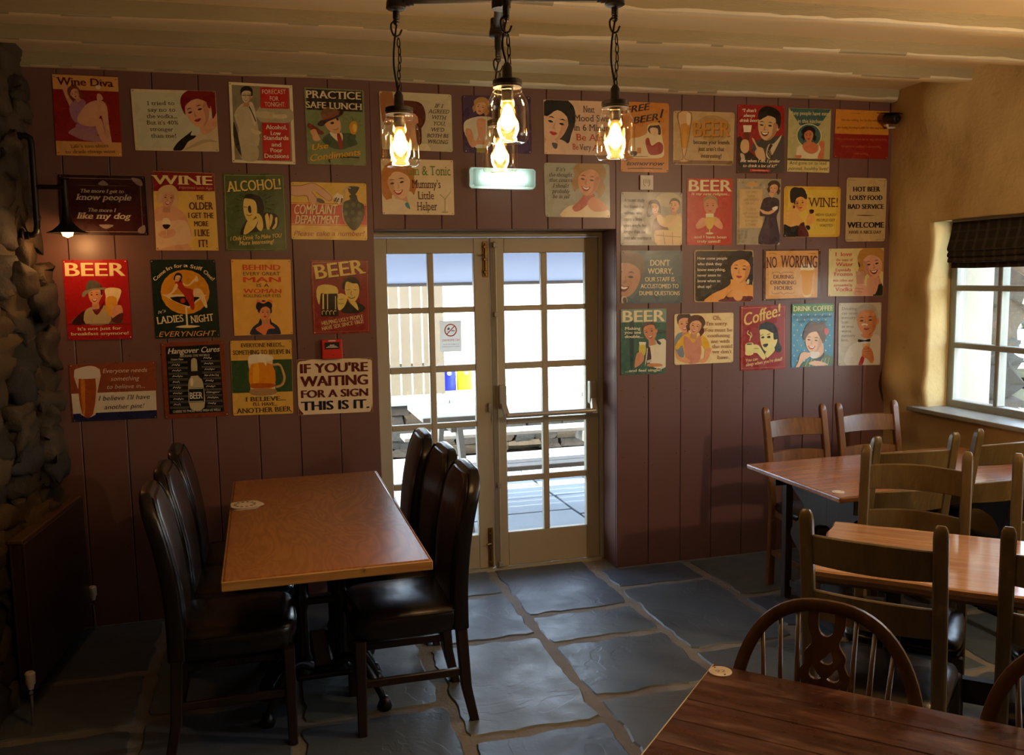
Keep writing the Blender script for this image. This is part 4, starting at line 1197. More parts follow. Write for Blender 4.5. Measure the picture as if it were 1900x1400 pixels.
# ---------------------------------------------------------------- pipe wall lamp on the stones
def mk_wall_lamp():
    t = thing('pipe_wall_lamp', 'black iron pipe wall lamp with a flared metal shade, lit, on the rough stone wall', 'wall lamp', (0, 4.45, 0))
    def P(nm, pts, r, n=12):
        bm = NB(); tube(bm, pts, r, n); return obj(nm, bm, 'dark_steel', t, smooth=True, angle=50)
    P('bracket_pipe', [(-.99, 0, 2.352), (-.955, 0, 2.355), (-.938, 0, 2.345), (-.934, 0, 2.32), (-.936, 0, 1.965), (-.940, 0, 1.935), (-.955, 0, 1.922), (-1.0, 0, 1.92)], .0135)
    for z in (2.352, 1.92):
        bm = NB(); lathe(bm, [(.001, 0), (.03, 0), (.03, .008), (.018, .012), (.018, .03), (.001, .03)], 18, mat=Matrix.Translation((-1.0, 0, z)) @ Matrix.Rotation(PI/2, 4, 'Y')); obj('flange', bm, 'dark_steel', t, smooth=True, angle=40)
    P('arm', [(-.936, 0, 2.133), (-.83, 0, 2.133)], .0105)
    P('elbow', [(-.84, 0, 2.133), (-.822, 0, 2.133), (-.816, 0, 2.128), (-.814, 0, 2.10)], .014)
    P('stem', [(-.814, 0, 2.165), (-.814, 0, 2.04)], .014)
    P('tap_handle', [(-.835, 0, 2.168), (-.79, 0, 2.168)], .006)
    bm = NB(); lathe(bm, [(.014, 2.05), (.018, 2.02), (.022, 1.985), (.035, 1.965), (.060, 1.943), (.084, 1.932), (.085, 1.929), (.082, 1.929), (.058, 1.938), (.033, 1.959), (.018, 1.98), (.012, 2.0)], 30, -.814, 0)
    obj('shade', bm, 'dark_steel', t, smooth=True, angle=50)
    bm = NB(); lathe(bm, [(.001, 1.99), (.012, 1.985), (.022, 1.955), (.026, 1.935), (.020, 1.917), (.001, 1.909)], 18, -.814, 0)
    obj('bulb', bm, 'bulb_glow', t, smooth=True)
    bulb_light('wall_lamp_bulb', (-.814, 4.45, 1.885), 1.8, (1, .5, .18), .02)
mk_wall_lamp()

# ---------------------------------------------------------------- lights elsewhere in the room (unseen pendants, the rear one added for fill light)
def mk_room_pendant(x, y, z, e):
    t = thing('bulb_pendant', 'bare bulb on a flex %s' % ('above the right-hand side of the room, out of the picture' if y > 0 else 'over the rear of the room, unseen, added as fill light'), 'pendant lamp', (x, y, z))
    bm = NB(); tube(bm, [(0, 0, .06), (0, 0, 2.763-z)], .003, 6); obj('flex', bm, 'black_iron', t)
    bm = NB(); lathe(bm, [(.001, .09), (.018, .09), (.018, .045), (.001, .045)], 14); obj('lamp_holder', bm, 'black_iron', t, smooth=True, angle=40)
    bm = NB(); lathe(bm, [(.012, .045), (.028, .01), (.03, -.01), (.02, -.032), (.001, -.038)], 18); obj('bulb', bm, 'bulb_glow', t, smooth=True)
    bulb_light('room_bulb', (x, y, z-.08), e, (1, .72, .45), .05)
mk_room_pendant(3.25, 1.9, 2.25, 50)
mk_room_pendant(2.6, -1.0, 2.42, 4)  # unseen rear lamp, added only as fill

# ---------------------------------------------------------------- small fittings on the boarding
def mk_fittings():
    # exit light
    t = thing('exit_light', 'rectangular emergency exit light box above the doors, glowing greenish white', 'exit light', (1.28, 4.68, 2.221), -0.0)
    t.rotation_euler = (0, .012, 0)
    W, Hh, D = .182, .056, .062
    bm = NB()
    loft(bm, [[Vector((a*W*k, y, b*Hh*k2)) for a, b in ((-1, -.8), (-.94, -1), (.94, -1), (1, -.8), (1, .8), (.94, 1), (-.94, 1), (-1, .8))] for y, k, k2 in ((-.001, 1, 1), (-.018, 1, 1), (-.022, .99, .97))], True, False)
    obj('housing', bm, 'white_plastic', t)
    bm = NB()
    loft(bm, [[Vector((a*W*k, y, b*Hh*k2)) for a, b in ((-1, -.8), (-.94, -1), (.94, -1), (1, -.8), (1, .8), (.94, 1), (-.94, 1), (-1, .8))] for y, k, k2 in ((-.022, .985, .96), (-.050, .97, .90), (-D, .93, .82))])
    obj('diffuser', bm, 'diffuser', t)
    bm = NB()
    for k in range(34):
        x = -.165+k*.01; box(bm, x, x+.0022, -D-.0015, -D+.0002, -.044, .044)
    obj('diffuser_ribs', bm, 'diffuser', t, kind='stuff')
    bm = NB(); tube(bm, [(-.12, -.032, 0), (.12, -.032, 0)], .011, 12); obj('tube_lamp', bm, 'tube_glow', t)
    # fire call point
    t = thing('fire_call_point', 'red fire alarm call point box above the waiting-for-a-sign plate', 'call point', (.353, 4.68, 1.345), 0)
    bm = NB(); box(bm, -.052, .052, -.034, -.001, -.050, .050, .004, seg=2); obj('case', bm, 'call_red', t)
    bm = NB(); box(bm, -.038, .038, -.036, -.033, .002, .036, .001); obj('glass_window', bm, 'camera_black', t)
    bm = NB(); box(bm, -.018, .018, -.0352, -.034, .041, .047); box(bm, -.030, .030, -.0368, -.0355, .009, .012); box(bm, -.022, .022, -.0368, -.0355, .0145, .0175); box(bm, -.012, .012, -.0368, -.0355, .020, .024); obj('printed_lines', bm, 'white_plastic', t)
    bm = NB(); lathe(bm, [(.0001, 0), (.003, 0), (.003, .002), (.0001, .002)], 10, mat=Matrix.Translation((.004, -.0345, -.030)) @ Matrix.Rotation(PI/2, 4, 'X')); obj('key_hole', bm, 'camera_black', t)
    # blank white socket plate with push button
    t = thing('wall_switch', 'small white square switch plate above the recent-study sign', 'switch', (2.122, 4.68, 2.212), 0)
    bm = NB(); box(bm, -.040, .040, -.012, -.001, -.041, .041, .003, seg=2); obj('plate', bm, 'white_plastic', t)
    bm = NB()
    for pts in ([(-.018, .016), (-.018, -.012), (-.008, -.02)], [(.018, .016), (.018, -.012), (.008, -.02)], [(-.006, .018), (-.006, -.006)], [(.006, .018), (.006, -.006)]):
        tube(bm, [(p[0], -.0122, p[1]) for p in pts], .0012, 5)
    obj('embossed_mark', bm, 'tin_back', t)
    # camera in the top corner
    t = thing('security_camera', 'small black security camera on a pale bracket in the top corner by the right wall', 'security camera', (3.66, 4.60, 2.595), .35)
    bm = NB(); lathe(bm, [(.001, -.035), (.026, -.035), (.031, -.028), (.031, .045), (.022, .052), (.001, .052)], 20, mat=Matrix.Rotation(PI/2+.15, 4, 'X')); obj('body', bm, 'camera_black', t, smooth=True, angle=40)
    bm = NB(); lathe(bm, [(.001, .0), (.016, .0), (.014, .004), (.001, .003)], 16, mat=Matrix.Translation((0, -.055, -.008)) @ Matrix.Rotation(PI/2+.15, 4, 'X')); obj('lens', bm, 'black_iron', t, smooth=True)
    bm = NB(); box(bm, -.03, .03, -.06, .05, .030, .034, .001, mat=Matrix.Rotation(.15, 4, 'X')); obj('hood', bm, 'camera_black', t)
    bm = NB(); tube(bm, [(.0, .02, -.028), (.03, .03, -.045), (.10, .01, -.040)], .007, 8); obj('bracket', bm, 'white_plastic', t, smooth=True)
    # roman blind in the window head
    t = thing('roman_blind', 'dark checked tweed roman blind drawn up at the window head', 'blind', (3.83, 3.66, 0))
    y0, y1 = -.70, .58
    def sheet(nm, prof, mt='tweed'):
        bm = NB(); n = 30; rings = []
        for k in range(n+1):
            y = y0+(y1-y0)*k/n
            rings.append([Vector((p[0]+.006*noise.noise((y*3, p[1]*8, 2)), y+.006*noise.noise((p[1]*14, k*.02, 3)), p[1]+.004*noise.noise((y*4, 3, p[0]*9)))) for p in prof])
        loft(bm, rings, True, True); bmesh.ops.recalc_face_normals(bm, faces=bm.faces); return obj(nm, bm, mt, t, smooth=True, angle=50)
    sheet('upper_panel', spline([(-.012, 1.975), (-.02, 1.92), (-.034, 1.86), (-.05, 1.815), (-.035, 1.80), (-.01, 1.83), (.006, 1.90), (.004, 1.975)], 2))
    sheet('middle_fold', spline([(-.02, 1.822), (-.040, 1.80), (-.048, 1.778), (-.035, 1.768), (-.004, 1.785), (.006, 1.82)], 2))
    sheet('lower_fold', spline([(-.02, 1.79), (-.036, 1.770), (-.044, 1.748), (-.034, 1.738), (-.004, 1.75), (.006, 1.79)], 2))
    sheet('hem_flap', spline([(.0, 1.77), (-.012, 1.74), (-.014, 1.712), (-.006, 1.71), (.004, 1.74), (.01, 1.77)], 2))
    bm = NB(); box(bm, -.02, .03, y0, y1, 1.965, 1.988, .003); obj('head_rail', bm, 'window_paint', t)
    # radiator on the stone wall
    t = thing('radiator', 'dark painted flat panel radiator against the stone wall at floor level', 'radiator', (-.915, 4.24, 0), math.atan2(.80, .085)-PI/2)
    L = .385
    bm = NB(); box(bm, -.001, .012, -L, L, .065, .675, .004, seg=2); obj('front_panel', bm, 'radiator_paint', t)
    bm = NB(); box(bm, -.050, -.038, -L, L, .065, .675, .004); obj('rear_panel', bm, 'radiator_paint', t)
    bm = NB(); box(bm, -.053, .006, -L-.004, L+.004, .674, .690, .003)
    obj('top_cover', bm, 'radiator_top', t)
    bm = NB(); box(bm, -.038, -.001, -L+.002, -L+.010, .065, .675); obj('side_cover', bm, 'radiator_paint', t); bm = NB(); box(bm, -.038, -.001, L-.010, L-.002, .065, .675); obj('side_cover', bm, 'radiator_paint', t)
    for y, z, vx in ((L+.02, .20, .02), (-L-.17, .19, .055)):
        bm = NB()
        tube(bm, [(-.03, math.copysign(L-.005, y), z-.06), (vx, y, z-.06)], .008, 8); tube(bm, [(vx, y, z-.07), (vx, y, -.005)], .0075, 8)
        v = obj('valve', bm, 'chrome', t, smooth=True, angle=40)
        bm = NB(); lathe(bm, [(.001, z-.045), (.010, z-.045), (.013, z-.03), (.018, z-.022), (.019, z+.018), (.014, z+.024), (.001, z+.025)], 16, vx, y)
        obj('valve_cap', bm, 'white_plastic', v, smooth=True, angle=40)
    # no-smoking notice stuck outside the glass, seen from behind
    t = thing('no_smoking_notice', 'white no-smoking notice on the left door pane, its lettering reversed', 'notice', (1.035, 4.9255, 1.375))
    plain('notice_red', '#d8473c', .5); plain('notice_grey', '#6e6e70', .6)
    bm = NB(); box(bm, -.062, .062, -.0006, .0006, -.090, .085); obj('paper', bm, 'notice_paper', t)
    def flat(nm, polys, mt, y):
        bm = NB()
        for p in polys:
            tri = tessellate_polygon([[Vector((q[0], q[1], 0)) for q in p]]); vv = [bm.verts.new((q[0], y, q[1])) for q in p]
            for f in tri: bm.faces.new([vv[i] for i in f])
        return obj(nm, bm, mt, t)
    rg = []
    for k in range(32):
        a, b = 2*PI*k/32, 2*PI*(k+1)/32
        rg.append([(r_*math.cos(q), .032+r_*math.sin(q)) for r_, q in ((.030, a), (.036, a), (.036, b), (.030, b))])
    rg.append([(-.024, .012), (-.020, .008), (.024, .052), (.020, .056)])
    flat('prohibition_ring', rg, 'notice_red', -.0012)
    flat('cigarette', [[(.004, .026), (.024, .026), (.024, .031), (.004, .031)], [(-.022, .026), (-.012, .026), (-.012, .0285), (-.022, .0285)],
                       [(-.020, .034), (-.006, .034), (-.004, .040), (-.008, .048), (-.013, .047), (-.018, .042)]], 'notice_grey', -.0010)
    text_mesh('heading', 'NO SMOKING', (-.050, -.030), (.050, -.030), .013, 'notice_red', t, mirror=True, yoff=-.0011)
    text_mesh('small_print', 'It is against the law to', (-.045, -.050), (.045, -.050), .0065, 'notice_grey', t, mirror=True, yoff=-.0011)
    text_mesh('small_print', 'smoke in these premises', (-.050, -.063), (.050, -.063), .0065, 'notice_grey', t, mirror=True, yoff=-.0011)
mk_fittings()
PALETTE = 'd8a058 5e1c14 a8738c b07a86 dca27c 7a3a1c c98f68 1c1612 b03030 e8d8b0 7a4a24 8e1d1a cfcfae 3a2c18 d9c39a bfa678 dfa47c e2a880 7e1712 3a1c10 a01c1c 15120f dfd0a4 8c8468 b5ab88 c9bc94 d8c7a0 bfb28c ddceaa 3a3226 3a3428 d2c19a 221d18 8a7a60 fff6e8 c2271c efe0c0 f3e6cc e9dcb8 30281c 46583c 9c2a1e e0ac78 7a3a20 3c2a1c 7d5a3a 7a2e1c d99a2e f0c860 e0a92c 7d8a5c a06a3c 5e2e1c d8a078 e6dcae 3c3226 cfc4a0 d9d0b4 d99a70 9a8c3c b98a4a dca67c 4a3452 c07a34 dcab7c efc79c 4a2a18 c03020 e9d8b4 4a8c94 6f8f3c 4a2f24 9c9470 b8ae80 dfe0b0 e9d6ac 1d1a16 d8a684 ecc4a0 c43a34 5a5a60 3f3a3a b8402c e2c0a0 efd9b0 b8583c d9996c a8844c d99c70 c07f54 3a2418 9c2a20 4a4236 a9ab98 2c160c e6d2a0 e6c08c d9b060 a32a1c c9812a 7d5a38 8f6a34 d9b078 c98a20 e8cfa0 d99c2a b08c54 6a4618 c8881e 4c3420 c2a574 2a1a14 4a4442 d6c6a0 352a28 c9b890 d9b482 b5855a 17120e 6a2418 efe2c4 6a3a1c c8b48c c0301f e8b8a0 9c2018 3f6460 cfc68c d8d0a0 17140f d07a50 e8dcb4 5a4e34 dccb84 3c3a1c bcb67c d08a30 8a5a1c b85a3c a8742c 8e1f14 8c7c70 c4b49c 3a1012 141210 8e1c1c efdc9c e0a080 d9a27c e4bf94 dcb480 c48c68 dca684 5a3420 b04434 ead4b0 2a0c10 5a2a14 e2bd5c c8b468 241c10 e8cc6c 4c6034 c4301c e0b84c dcab84 3a2018 3c3a2c 7c1c10 efd69c 262e20 4c5c34 b8a888 9c3018 efd9a0 7a5a40 3a1a1a b5a078 6a1a20 d99a6c 2a1a12 8c2a1c 5c5848 e8d09c d99c34 5a2a28 5a1010 efd0a0 a8181a d8921e e8d4a4 14120f b03020 b02a18 efc890 2a1a10 e0a040 14281e d8481c 3c3018 2c3248 e8854c 1a1a24 eb9458 9c2c1c 15151c ecb44c c88a54 241810 4a1412 e8c484 8a2422 d8cab0 1e2244 d8c0a0 a04a14 c87a24 d8cab8 e0c8b0 20202c 8a4426 11110f d9d0bc b8b09c cfc6b0 8c8676 b8ac88 e0d8c0 e6dcb8 c9c0a8 7c3a20 32502a 4a3c18 e0c890 e08a10 f0a820 b85a10 efe2c0 a88050 c8a060 7a6030 dcae4c 5c2418 5a1418 14182c e4cfa8 b4a888 e0b87c d8c07c 7a4a34 e6c084 e0c088 8a6a3c 4a2c1c e4ac78 dca06c 241a14 3a3a34 9c9684 e6dba8 d9986c e0a070 cf8458 9c7c54 5a2414 a85030 e6dcb0 d8b040 d8c88c e0cc8c ecd8ac b82416 bcb08e 8e866c c9a060 d0b078 a08658 3c2c34 4c3a44 d9a878 efe6d0 4a2c1a dca478 a89c80 e2c04c e0ac58 1e1a14 5a1e18 e4a854 c98a40 a83820 3a1018 5a3014 6a5420 dcae3c 8c7448 1c140c 4c3a20 5a4424 c2a878 56686c b98a68 a07354 6a5238 3a281c 6a2c20 c8bca0 5a4238 8a7a5c e6d8a8 4c6068 e8a04c 6a1a14 241410 eaa658 d08a44 4a2414 b01c14 d8d0b8 e8dcc0 2c261e b8a070 d89c50 e0b070 6a3014 8a5a2c e8c88c dc9c24 f0dcae 4e2c1c c43a1c 24301c 5a3424 b8863c c4886c dca484 7a1818 c49478 7a4a3c 7c9484 24443a 2c4c3c ece0b0 e6dcbc 3a4a50 cf8a60 5a4640 4a2c20 a04c34 e8e4c0 cfc050 d09468 4a2a2c d0c4b0 d08a5c ece4c4 3c6450 7c8890 e4a478 4a3a34 b84c34 e4b030 cf8a6c e6a878 b03c2c 94583c ecd49c d8a070 e8c470 1c1410 e8d888 e8c888 941c18 c4dcd4 3c7c34 e8e0a0 3a4a64 4c6c44 d8dca0 26242c e4b490 5a3c2c e8bc98 cf9a78 3a2420 b83c30 6a4834 d8545c e8dcd0 3f8cae 7a7264 d4cebc cf8a5c d08e60 b87648 b0aa9c 5a4434 9c5a40 e0dac8 16161a dcae7c b02420 c9814e 8a4c2c c4bca4'.split()
SIGNS = [
("wine tin sign of a reclining woman, cream band above and below, top left corner", -0.8736, 2.6715, -0.0073, [0,0,284,0,283,370,-3,371], 22, 11, -1, [
('p',0,'0 0 284 0 284 68 -1 68'),
('p',0,'-3 304 283 303 283 370 -3 371'),
('t',1,[21,48,260,47,35.0],"Wine Diva",17),
('s',2,'96 218 166 198 193 237 185 268 128 274 88 258'),
('s',3,'55 264 85 240 134 256 203 285 194 303 119 297 70 276'),
('s',4,'35 41 50 36 80 113 96 183 88 192 59 123'),
('s',2,'66 144 101 108 137 119 126 173 94 218 71 192'),
('s',4,'95 200 127 146 162 118 204 112 228 138 232 222 240 302 227 307 213 249 201 179 182 215 164 233 115 226'),
('s',4,'173 215 200 196 213 258 231 307 210 316 187 277'),
('s',5,'85 124 68 102 61 80 64 62 79 49 97 47 111 60 123 82 135 98 119 102 90 115'),
('p',6,'90 100 106 90 119 113 100 126'),
('s',4,'70 82 72 67 89 55 102 61 109 76 111 91 107 103 98 109 87 106 77 96'),
('s',6,'99 74 103 65 109 77 111 91 107 103 104 106 106 92'),
('s',5,'74 97 64 77 74 59 93 51 105 58 112 74 101 64 88 63 79 71 74 83'),
('s',7,'79 90 81 87 85 86 83 90'),
('s',7,'76 87 79 82 84 81 79 83'),
('s',7,'93 81 95 78 100 77 97 81'),
('s',7,'90 78 93 73 98 72 94 74'),
('s',6,'88 84 90 94 94 91 91 90'),
('s',8,'90 100 93 97 95 96 97 94 100 94 97 100'),
('s',4,'189 82 206 85 213 107 188 113'),
('s',9,'185 45 206 44 201 59 188 60'),
('t',10,[63,335,226,326,16.0],"Life's too short",16),
('t',10,[37,361,253,352,16.0],"to drink cheap wine",16),
]),
("cream tin sign with a red-haired woman in a black glove, top row", -0.5379, 2.6171, 0.0112, [0,0,383,0,383,288,1,285], 6, 22, -1, [
('p',12,'11 14 364 14 363 273 12 271'),
('t',13,[72,74,192,70,18.9],"I tried to",24),
('t',13,[70,104,194,101,18.9],"say no to",24),
('t',13,[63,134,200,132,18.9],"the vodka...",24),
('t',13,[63,164,203,162,19.0],"But it's 40%",24),
('t',13,[74,194,178,194,19.0],"stronger",24),
('t',13,[76,225,189,224,19.0],"than me!",24),
('s',14,'216 283 269 225 316 188 375 159 387 196 383 286'),
('s',15,'225 280 285 243 331 229 381 242 330 243 284 261'),
('s',16,'300 156 336 146 378 113 379 168 328 206 306 197'),
('s',17,'334 68 350 56 359 82 348 100'),
('s',17,'234 75 248 33 304 13 336 39 348 86 345 130 327 163 299 173 268 157 246 122'),
('s',6,'320 73 337 51 347 88 344 131 327 162 316 167 331 131'),
('s',18,'238 117 219 65 230 21 276 -7 324 -6 349 31 355 79 344 77 332 41 295 38 261 53 239 79'),
('s',19,'250 107 260 99 271 100 262 108'),
('s',19,'245 94 255 83 270 84 257 87'),
('s',19,'295 91 305 83 317 85 307 92'),
('s',19,'290 78 301 67 315 68 302 71'),
('s',6,'280 94 280 124 294 120 287 115'),
('s',20,'277 143 287 135 293 135 298 131 310 132 296 147'),
('s',18,'237 30 252 8 381 3 381 68 381 104 362 130 358 73 325 46 281 38 249 62'),
('s',21,'172 283 197 244 243 207 264 191 256 211 281 213 269 227 241 244 212 283'),
]),
("white-framed print of a forecaster in a pale suit beside two red text panels", -0.091, 2.6679, -0.0147, [0,0,302,0,307,385,4,385], 2, 38, -1, [
('p',23,'14 13 287 13 292 372 17 371'),
('s',24,'142 112 288 113 290 177 144 183'),
('s',25,'21 157 49 109 85 91 115 109 128 184 132 299 42 306 38 220'),
('s',25,'110 137 193 133 216 148 207 168 125 160'),
('s',26,'204 149 263 142 271 158 231 167'),
('s',27,'46 306 124 303 122 371 52 371'),
('s',28,'92 103 112 98 124 184 112 200'),
('l',29,'5.3 88 103 106 141 122 184'),
('s',26,'96 221 127 224 146 235 138 245 111 244'),
('s',30,'16 189 33 243 49 346 43 346 16 284'),
('p',6,'70 79 93 78 94 113 66 115'),
('s',31,'101 54 109 51 110 64 103 70'),
('s',31,'59 45 70 29 96 28 105 43 105 64 98 83 87 94 74 95 64 84 59 66'),
('s',6,'95 55 105 48 104 65 98 83 87 93 82 94 93 81'),
('s',32,'56 63 54 39 64 22 86 15 106 22 112 41 109 62 104 60 103 43 89 37 73 39 61 48'),
('s',32,'66 61 71 58 75 60 70 63'),
('s',32,'65 54 71 51 77 53 71 53'),
('s',32,'86 59 91 57 96 59 91 62'),
('s',32,'85 53 91 50 97 52 91 52'),
('s',6,'80 59 76 71 82 72 80 69'),
('s',33,'70 77 80 78 90 75 84 85 75 86'),
('s',34,'73 78 80 79 87 76 83 81 76 82'),
('k',32,'2.7 59 61 78 60 86 60 107 59'),
('p',35,'148 17 283 16 282 115 148 118'),
('p',35,'151 186 282 185 285 366 150 370'),
('t',36,[157,49,270,44,21.7],"FORECAST",0),
('t',36,[193,80,234,79,21.8],"FOR",0),
('t',36,[167,109,266,105,21.8],"TONIGHT:",0),
('t',37,[169,218,270,215,20.7],"Alcohol,",1),
('t',37,[192,246,240,245,20.8],"Low",1),
('t',37,[158,270,276,267,20.7],"Standards",1),
('t',37,[194,301,239,301,20.8],"and",1),
('t',37,[188,329,245,328,20.8],"Poor",1),
('t',37,[159,358,275,355,20.8],"Decisions",1),
]),
("green safe-lunch tin sign with a man in a hat eating a hot dog, top row", 0.2677, 2.657, -0.0118, [0,0,296,0,299,375,7,374], 6, 50, -1, [
('p',39,'9 7 287 7 288 108 11 108'),
('t',9,[10,51,280,47,36.8],"PRACTICE",17),
('t',9,[7,99,282,98,31.3],"SAFE LUNCH",17),
('s',40,'81 253 123 219 193 217 234 232 258 268 216 285 178 299 121 289'),
('s',36,'119 216 180 217 181 258 159 259'),
('s',41,'156 220 170 220 183 266 176 301 162 275'),
('s',42,'96 176 113 155 162 137 177 185 168 214 143 221 115 204'),
('s',7,'124 169 137 162 143 170 132 175'),
('s',7,'154 145 164 141 166 153 158 155'),
('l',43,'2.3 136 199 152 202 165 191'),
('s',44,'61 177 76 159 109 151 154 129 188 95 190 119 166 139 112 163 87 186 67 185'),
('s',45,'82 140 83 112 110 91 155 99 171 116 154 133 109 151'),
('l',41,'6.1 84 150 113 147 154 121 167 116'),
('s',46,'11 184 23 175 87 213 88 225 70 228 18 199'),
('s',42,'24 211 50 202 62 230 73 254 41 259 33 235'),
('s',40,'193 217 250 223 233 256'),
('s',47,'218 183 231 160 252 157 260 182 251 215 230 219'),
('c',48,'245.1 188.2 10.4 20.4'),
('k',7,'1.5 203 143 219 159'),
('k',7,'1.5 236 138 240 152'),
('k',7,'1.5 277 148 264 161'),
('k',7,'1.5 285 174 268 177'),
('t',49,[33,306,113,293,28.4],"Use",5),
('t',49,[23,361,275,322,32.5],"Condiments",5),
('l',7,'6.1 119 364 113 354 132 341 190 335 264 336'),
]),
("worn cream tin sign reading if I agreed with you, behind the left jar lamp", 0.6401, 2.6534, -0.0098, [0,0,377,0,380,293,10,290], 10, 56, -1, [
('s',51,'6 7 70 4 72 144 24 167 9 105'),
('s',52,'85 50 166 41 220 55 240 111 229 159 195 192 175 140 121 101'),
('s',53,'95 102 186 108 201 160 195 234 161 277 91 280'),
('s',52,'185 166 212 160 216 249 194 255'),
('s',54,'172 277 238 254 259 295 172 293'),
('t',55,[289,70,333,71,20.0],"IF I",20),
('t',55,[254,100,366,98,20.0],"AGREED",20),
('t',55,[274,129,348,130,20.0],"WITH",20),
('t',55,[282,160,342,160,20.1],"YOU,",20),
('t',55,[270,192,337,192,20.1],"WE'D",20),
('t',55,[244,223,364,222,20.1],"BOTH BE",20),
('t',55,[251,253,357,253,20.1],"WRONG",20),
]),
("purple tin sign of a blonde woman with clasped hands, half behind the middle jar lamps", 1.0762, 2.6493, 0.0162, [0,0,374,0,371,299,-2,295], 10, 62, -1, [
('s',57,'4 140 56 113 113 107 163 122 154 224 129 268 61 268 8 204'),
('s',58,'72 129 118 123 115 203 86 225'),
('s',58,'9 178 42 177 63 236 112 128 120 139 62 260 28 252'),
('s',58,'63 236 120 225 130 251 67 263'),
('p',57,'65 252 116 252 115 270 64 271'),
('p',59,'67 271 115 270 114 296 66 296'),
('s',60,'55 76 51 61 62 48 61 29 81 13 104 8 126 12 141 27 146 48 135 65 141 81 131 98 118 106 113 91 70 79 58 88'),
('s',61,'76 37 92 22 122 28 129 47 123 70 111 89 96 98 81 96 71 81 70 60'),
('s',6,'114 57 127 52 122 71 111 89 96 98 90 97 105 85'),
('s',60,'66 57 74 26 101 17 130 26 136 46 128 71 126 49 114 35 97 35 79 42'),
('s',7,'78 56 84 55 89 58 83 59'),
('s',7,'79 49 87 46 92 50 86 49'),
('s',7,'102 60 108 59 113 62 107 63'),
('s',7,'103 53 110 51 116 55 110 53'),
('s',6,'94 57 87 70 94 72 92 68'),
('s',8,'81 78 88 77 90 79 94 78 98 81 89 85'),
]),
("cream tin sign of a blonde woman with a cocktail, lettered gin and tonic in green", 0.6379, 2.316, -0.0046, [0,0,380,0,382,284,2,283], 4, 75, -1, [
('s',63,'177 158 189 125 170 97 178 57 142 21 96 10 49 17 13 48 -2 93 15 129 0 162 15 198 38 218 53 185 146 163 167 183'),
('p',64,'124 158 68 167 73 251 142 241'),
('s',65,'145 73 115 41 53 51 32 91 38 141 57 181 87 203 118 198 141 168 150 123'),
('s',64,'60 114 35 103 40 142 59 181 86 201 99 201 71 174'),
('s',63,'159 117 151 51 98 28 37 47 20 90 29 142 38 95 67 67 102 67 136 84'),
('s',66,'118 115 106 112 95 120 107 122'),
('s',66,'119 100 104 95 90 103 104 100'),
('s',66,'68 123 56 120 45 127 57 130'),
('s',66,'69 108 54 103 41 111 54 107'),
('s',64,'84 118 95 146 80 150 85 141'),
('s',67,'111 156 86 163 62 160 79 182 99 179'),
('s',34,'105 159 87 165 69 162 80 173 97 170'),
('s',63,'3 65 39 44 54 80 21 112 41 154 53 202 19 192 4 155'),
('s',68,'7 224 56 202 126 217 147 254 108 281 8 282'),
('s',69,'120 228 137 222 147 254 128 246'),
('t',70,[132,81,365,79,48.7],"Gin & Tonic",16),
('t',71,[162,147,311,145,42.6],"Mummy's",16),
('t',71,[192,204,274,203,40.6],"Little",16),
('t',71,[186,261,290,260,42.8],"Helper",16),
('k',72,'3.2 298 169 333 203 362 166'),
('k',72,'2.6 333 203 333 266'),
('s',73,'312 270 333 263 352 269 333 275'),
('c',74,'303.1 169.2 8.9 8.6'),
]),
("pinkish cream tin sign of a dark-haired woman, lettered about a mood swing", 1.522, 2.6429, 0.0076, [0,0,445,0,442,290,-1,286], 4, 83, -1, [
('s',76,'-49 182 -45 112 -14 31 44 -11 118 -8 172 34 180 110 156 179 138 228 101 210 -17 185'),
('p',77,'17 163 87 178 64 281 -22 262'),
('s',78,'7 59 51 21 130 37 149 88 131 149 99 196 56 220 17 212 -7 174 -10 119'),
('s',77,'107 114 142 102 129 150 97 196 57 219 40 217 82 187'),
('s',76,'-20 111 3 31 76 7 151 34 165 87 143 151 141 92 108 56 62 55 16 72'),
('s',76,'24 109 40 107 53 117 36 119'),
('s',76,'26 92 46 86 61 97 44 92'),
('s',76,'86 123 102 120 115 130 99 132'),
('s',76,'88 105 109 99 124 110 107 105'),
('s',77,'66 116 47 148 66 154 60 143'),
('s',79,'30 168 48 166 55 170 63 169 76 178 50 186'),
('s',76,'1 75 5 20 30 2 139 0 155 46 155 77 168 107 142 143 132 87 78 53 23 85'),
('s',78,'9 212 48 201 80 241 98 282 1 286'),
('s',80,'44 226 75 231 69 257 52 252'),
('t',81,[228,60,291,62,34.7],"Next",16),
('t',81,[176,109,412,108,34.7],"Mood Swing",16),
('t',81,[174,159,412,159,34.7],"in 6 Minutes",16),
('t',82,[186,211,400,212,34.8],"Be Afraid",16),
('t',82,[164,261,195,261,31.8],"Be",16),
('t',81,[203,263,269,262,31.9],"Very",16),
('t',82,[277,265,416,263,32.0],"Afraid",16),
]),
("pale grey tin sign of a smiling blonde woman, lettered the thought that counts", 1.5202, 2.3114, -0.0025, [0,0,380,0,384,293,5,290], 18, 93, -1, [
('s',84,'102 292 130 238 181 222 271 210 373 252 383 292'),
('s',85,'161 237 198 206 249 153 294 174 226 242 181 261'),
('s',86,'248 216 294 179 373 244 293 260'),
('s',87,'167 130 155 97 177 68 169 28 209 -9 259 -23 309 -18 347 12 362 58 343 95 358 129 340 166 315 187 299 153 200 134 176 155'),
('s',88,'204 43 237 9 304 17 325 57 317 108 295 150 262 173 229 169 204 139 196 94'),
('s',89,'293 82 321 69 315 109 293 149 262 171 249 171 280 143'),
('s',87,'187 88 198 21 256 -4 321 12 339 55 327 109 319 61 287 34 249 36 213 54'),
('s',90,'210 82 223 79 235 86 221 89'),
('s',90,'210 67 226 61 240 69 225 66'),
('s',90,'263 88 276 85 288 92 275 95'),
('s',90,'263 73 279 67 293 75 279 72'),
